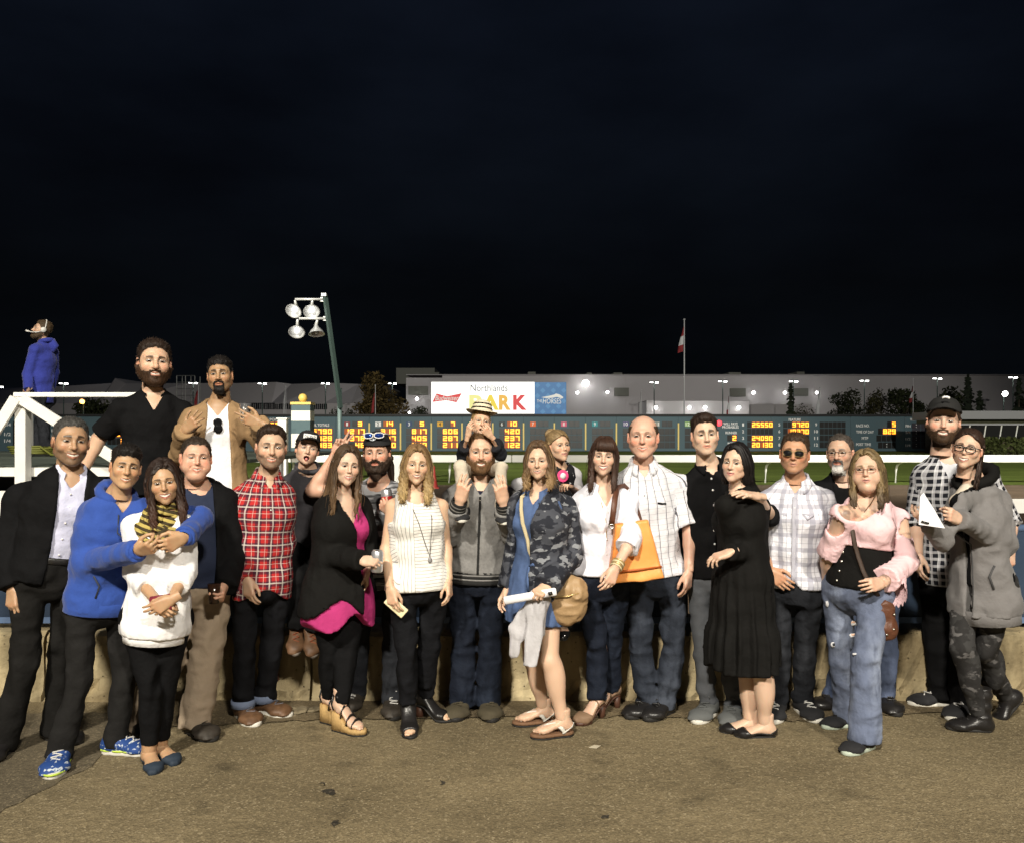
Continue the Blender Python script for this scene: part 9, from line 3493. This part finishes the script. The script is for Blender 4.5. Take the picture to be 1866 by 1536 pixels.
g = Fld(bc - .17, bc + .17, .007)
g.add(rbox(bc + A(0, 0, -.02), (.055, .035, .105), .03, [nrm((1, 0, .08)), (0, 1, 0), nrm((-.08, 0, 1))]))
g.add(ell(bc + A(.012, -.01, -.07), (.055, .045, .06)), .03)
g.add(ell(bc + A(.005, -.03, .03), (.05, .02, .06)), .01)
g.displace(lambda P: -.006 * vnoise(P * 20) - .004 * (1 - 2 * np.abs(vnoise(P * 30))))
V, Q = g.mesh()
pu = thing_mesh('crossbody_bag', V, Q, c_brleather, 'dark red brown crossbody bag hanging at the hip of the woman in pink', 'bag', loc=bc - A(0, 0, .13))
def ray_hit(fs, x, y, lift):
 d_ = nrm(P3(x, y, 1.0) - A(0, 0, CZ))
 t = 4.2
 while t < 5.4:
  q = A(0, 0, CZ) + d_ * t
  if any((q > f.lo).all() and (q < f.lo + f.h * (f.n - 1)).all() and f.at(q) < 0 for f in fs):
   break
  t += .004
 return A(0, 0, CZ) + d_ * (t - lift)

stp = [p.T(-.05, -.10, .95), p.T(-.075, -.02, 1.0)] + [ray_hit((f_pk, f_k, p.legf), x, y, .014) for x, y in ((1556, 922), (1553, 945), (1554, 968), (1558, 992), (1564, 1014), (1573, 1040), (1583, 1062))] + [bc + A(-.03, -.02, .11)]
V, Q = tube_np(stp, .013, 8, .35)
sub_mesh('strap', V, Q, mat('dark_brown_strap', (.040, .024, .016), .6), pu)
for dx, dz_ in ((.04, .02), (.035, -.06), (.0, -.09), (-.03, -.05)):
 V, Q = tube_np([bc + A(dx, -.050, dz_), bc + A(dx, -.058, dz_)], .006, 8)
 sub_mesh('stud', V, Q, c_metal, pu)

# --- tall man in black cap and black-white check
p = Person(dict(D=5.5, neck=(1732, 828), hip=(1742, 1050), yaw=-4, head=(1719, 724, 806, -.06), hrot=(2, 4, 4), hairh=.02, g=1.10, shw=.205, sc=1.04,
  face=face((.62, .405, .30), (.034, .020, .012), beard='full', beardlen=.0035, smile=1.0, teeth=1.0, top=.008, side=.006, blush=1.0, hairline=.078, beardcol=(.055, .032, .018), stubble=.4, brow=1.1, fw=1.04),
  sl=(1684, 868, .02), sr=(1796, 866, .0),
  al=((1668, 950, .02), (1672, 1010, -.02), (1674, 1045, -.05), 'hang', 'relax'), ar=((1838, 948, .0), (1842, 1000, -.05), (1840, 1030, -.08), 'hang', 'relax'),
  ll=dict(k=(1712, 1178), a=(1718, 1284), toe=-62), lr=dict(k=(1752, 1180), a=(1760, 1300), toe=-24)))
p.build_skin(chest=True, bare=1); p.build_hands(); p.build_head()
p.legs_garment('trousers', c_black, r=(.094, .074, .074), stack=.012)
p.top('tee_shirt', cloth('grey_white_tee', (.55, .56, .60)), off=.004, sleeve=0, hem=.4, neck=('crew', .006), fold=None)
i = p.top('shirt', c_check, off=.016, sleeve=1.05, hem=-.06, neck=('v', .78, .45), fold=(.009, (8, 8, 6)), wr=.014)
p.collar(c_check, r=.074, gap=34, drop=.052, tip=.034, parent=i)
p.cap(mat('black_cap_wool', (.010, .010, .010), .85), tilt=0, top_off=.018)
V, Q = tube_np([(-.018, .112, .126), (-.006, .115, .133), (.008, .115, .133), (.020, .112, .127)], .0065, 6, .5)
p.hkid('cap_mark', V, Q, mat('white_cap_print', (.8, .8, .8), .6), parent=len(p.children) - 2)
p.shoes('sneaker', dict(upper=s_blackc, sole=s_white, lace=s_lace))
p.finish('tall person in black cap and black white check shirt, grinning')

# --- woman in grey coat with glasses, writing on a sheet
p = Person(dict(D=5.1, neck=(1776, 880), hip=(1790, 1060), yaw=-30, fem=True, head=(1763, 779, 850, -.08), hrot=(-8, 3, 9), g=.98, shw=.155,
  face=face((.59, .395, .285), (.026, .014, .009), hs='tied', tail=1, locks=60, smile=.95, teeth=1.0, lip=(.50, .20, .17), seed=19, hairline=.080, makeup=.6, brow=1.1),
  sl=(1744, 912, -.16), sr=(1820, 912, .06),
  al=((1716, 985, -.28), (1690, 948, -.36), (1667, 924, -.42), (.5, .7, 0), 'pinch'), ar=((1836, 990, -.04), (1748, 946, -.30), (1718, 930, -.36), (-.3, .8, 0), 'pinch'),
  ll=dict(k=(1752, 1182, -.10), a=(1786, 1331), toe=-72, h=.01), lr=dict(k=(1796, 1190, .0), pt=(1832, 1268, .22), toe=-70, pitch=-52, hem=.1)))
p.build_skin(chest=True); p.build_hands(); p.build_head()
p.legs_garment('leggings', c_camo2, r=(.090, .062, .046), off=.006, stack=.004, hem=.10, fold=(.004, (14, 14, 10)), kn=.008)
p.top('tee_shirt', mat('cream_tee', (.62, .55, .45), .8), off=.004, sleeve=0, hem=.5, neck=('crew', .01), fold=None)
p.top('black_top', c_black, off=.008, sleeve=0, hem=.0, neck=('v', .80, .5), fold=None)
SKG = [(-.36, .176, .150), (-.2, .166, .138), (.05, .150, .120), (.38, .130, .104), (.66, .138, .108), (.84, .114, .082)]
i = p.top('coat', c_coat, off=.019, sleeve=2.0, hem=-.30, neck=('crew', .016), stations=SKG, opening=[(1.1, -.08, .08), (.85, -.07, .07), (.6, -.03, .03), (.3, -.012, .012), (.0, -.015, .015), (-.4, -.02, .02)], vmin=-.02, fold=(.010, (8, 8, 6)), wr=.010)
f_c = p.last
p.strip('zip_edge', [p.front(f_c, .030, w) + p.fwd * .003 for w in (.60, .4, .2, .0, -.2)], .004, 0, mat('dark_coat_seam', (.05, .05, .052), .7), flat=.8, parent=i)
p.strip('pocket_edge', [p.front(f_c, u, w) for u, w in ((.13, .20), (.115, .10), (.13, -.02))], .007, 0, mat('dark_coat_seam', (.05, .05, .052), .7), flat=.8, parent=i)
p.strip('pocket_zip', [p.front(f_c, u, w) for u, w in ((.05, .73), (.10, .71))], .005, 0, mat('dark_coat_seam', (.05, .05, .052), .7), flat=.8, parent=i)
p.ring('hem_band', p.T(0, 0, -.30), p.up, [(-.05, .182), (-.048, .192), (.03, .194), (.035, .184)], c_coat, parent=i, squash=(p.fwd, .85))
hd = [p.neck + p.lat * .098 * math.sin(a) + p.fwd * (.092 * math.cos(a) - .012) + p.up * (.012 - .040 * math.cos(a)) for a in np.linspace(.30, 2 * np.pi - .30, 17)]
p.tubes('hood', [(hd, [.030] + [.034] * 5 + [.046] * 5 + [.034] * 5 + [.030], .95), ([hd[0], p.front(f_c, .035, .78) + p.fwd * .01, p.front(f_c, .03, .60) + p.fwd * .008, p.front(f_c, .02, .46) + p.fwd * .004], [.034, .036, .028, .008], .6), ([hd[-1], p.front(f_c, -.035, .78) + p.fwd * .01, p.front(f_c, -.03, .60) + p.fwd * .008, p.front(f_c, -.02, .46) + p.fwd * .004], [.034, .036, .028, .008], .6)], c_black2, parent=i)
p.glasses(g_black, None, w=.0265, hgt=.0185, y=.104, z=-.003, thick=.0034, shape=3.0)
p.shoes('boot', dict(upper=s_black, sole=s_sole, lace=s_black))
p.finish('person in grey coat and black glasses filling in a sheet with a pen')
a0 = p.hand_pt(-1, .02, .08, -.035)
b0 = p.hand_pt(1, .02, .08, -.035)
V, Q = tube_np([a0 - A(.03, 0, 0), a0 * .5 + b0 * .5 - A(0, .012, 0), b0 + A(.02, 0, 0)], [.004, .005, .0035], 8)
thing_mesh('pen', V, Q, g_black, 'dark pen between the hands of the woman in the grey coat', 'pen', loc=(a0 + b0) / 2)
q = [P3(1676, 898, 4.72), P3(1680, 890, 4.72), P3(1726, 962, 4.68), P3(1676, 958, 4.66)]
V = []
pts = [P3(1677, 904, 4.66), P3(1683, 897, 4.66), P3(1704, 930, 4.655), P3(1722, 962, 4.645), P3(1674, 955, 4.64)]
V = np.array(pts + [a + A(.001, .004, 0) for a in pts])
Q = [np.array([[5 + k, 5 + (k + 1) % 5, (k + 1) % 5, k] for k in range(5)]), np.array([[0, 1, 2, 3, 4], [9, 8, 7, 6, 5]])]
pap = thing_mesh('betting_sheet', V, Q, mat('white_sheet_paper', (.78, .77, .80), .7), 'folded white sheet held up by the woman in the grey coat', 'paper', loc=pts[4], smooth=False)
V, Q = tube_np([P3(1679, 949, 4.633), P3(1693, 953, 4.633)], .005, 6, .5)
sub_mesh('printed_mark', V, Q, g_black, pap)
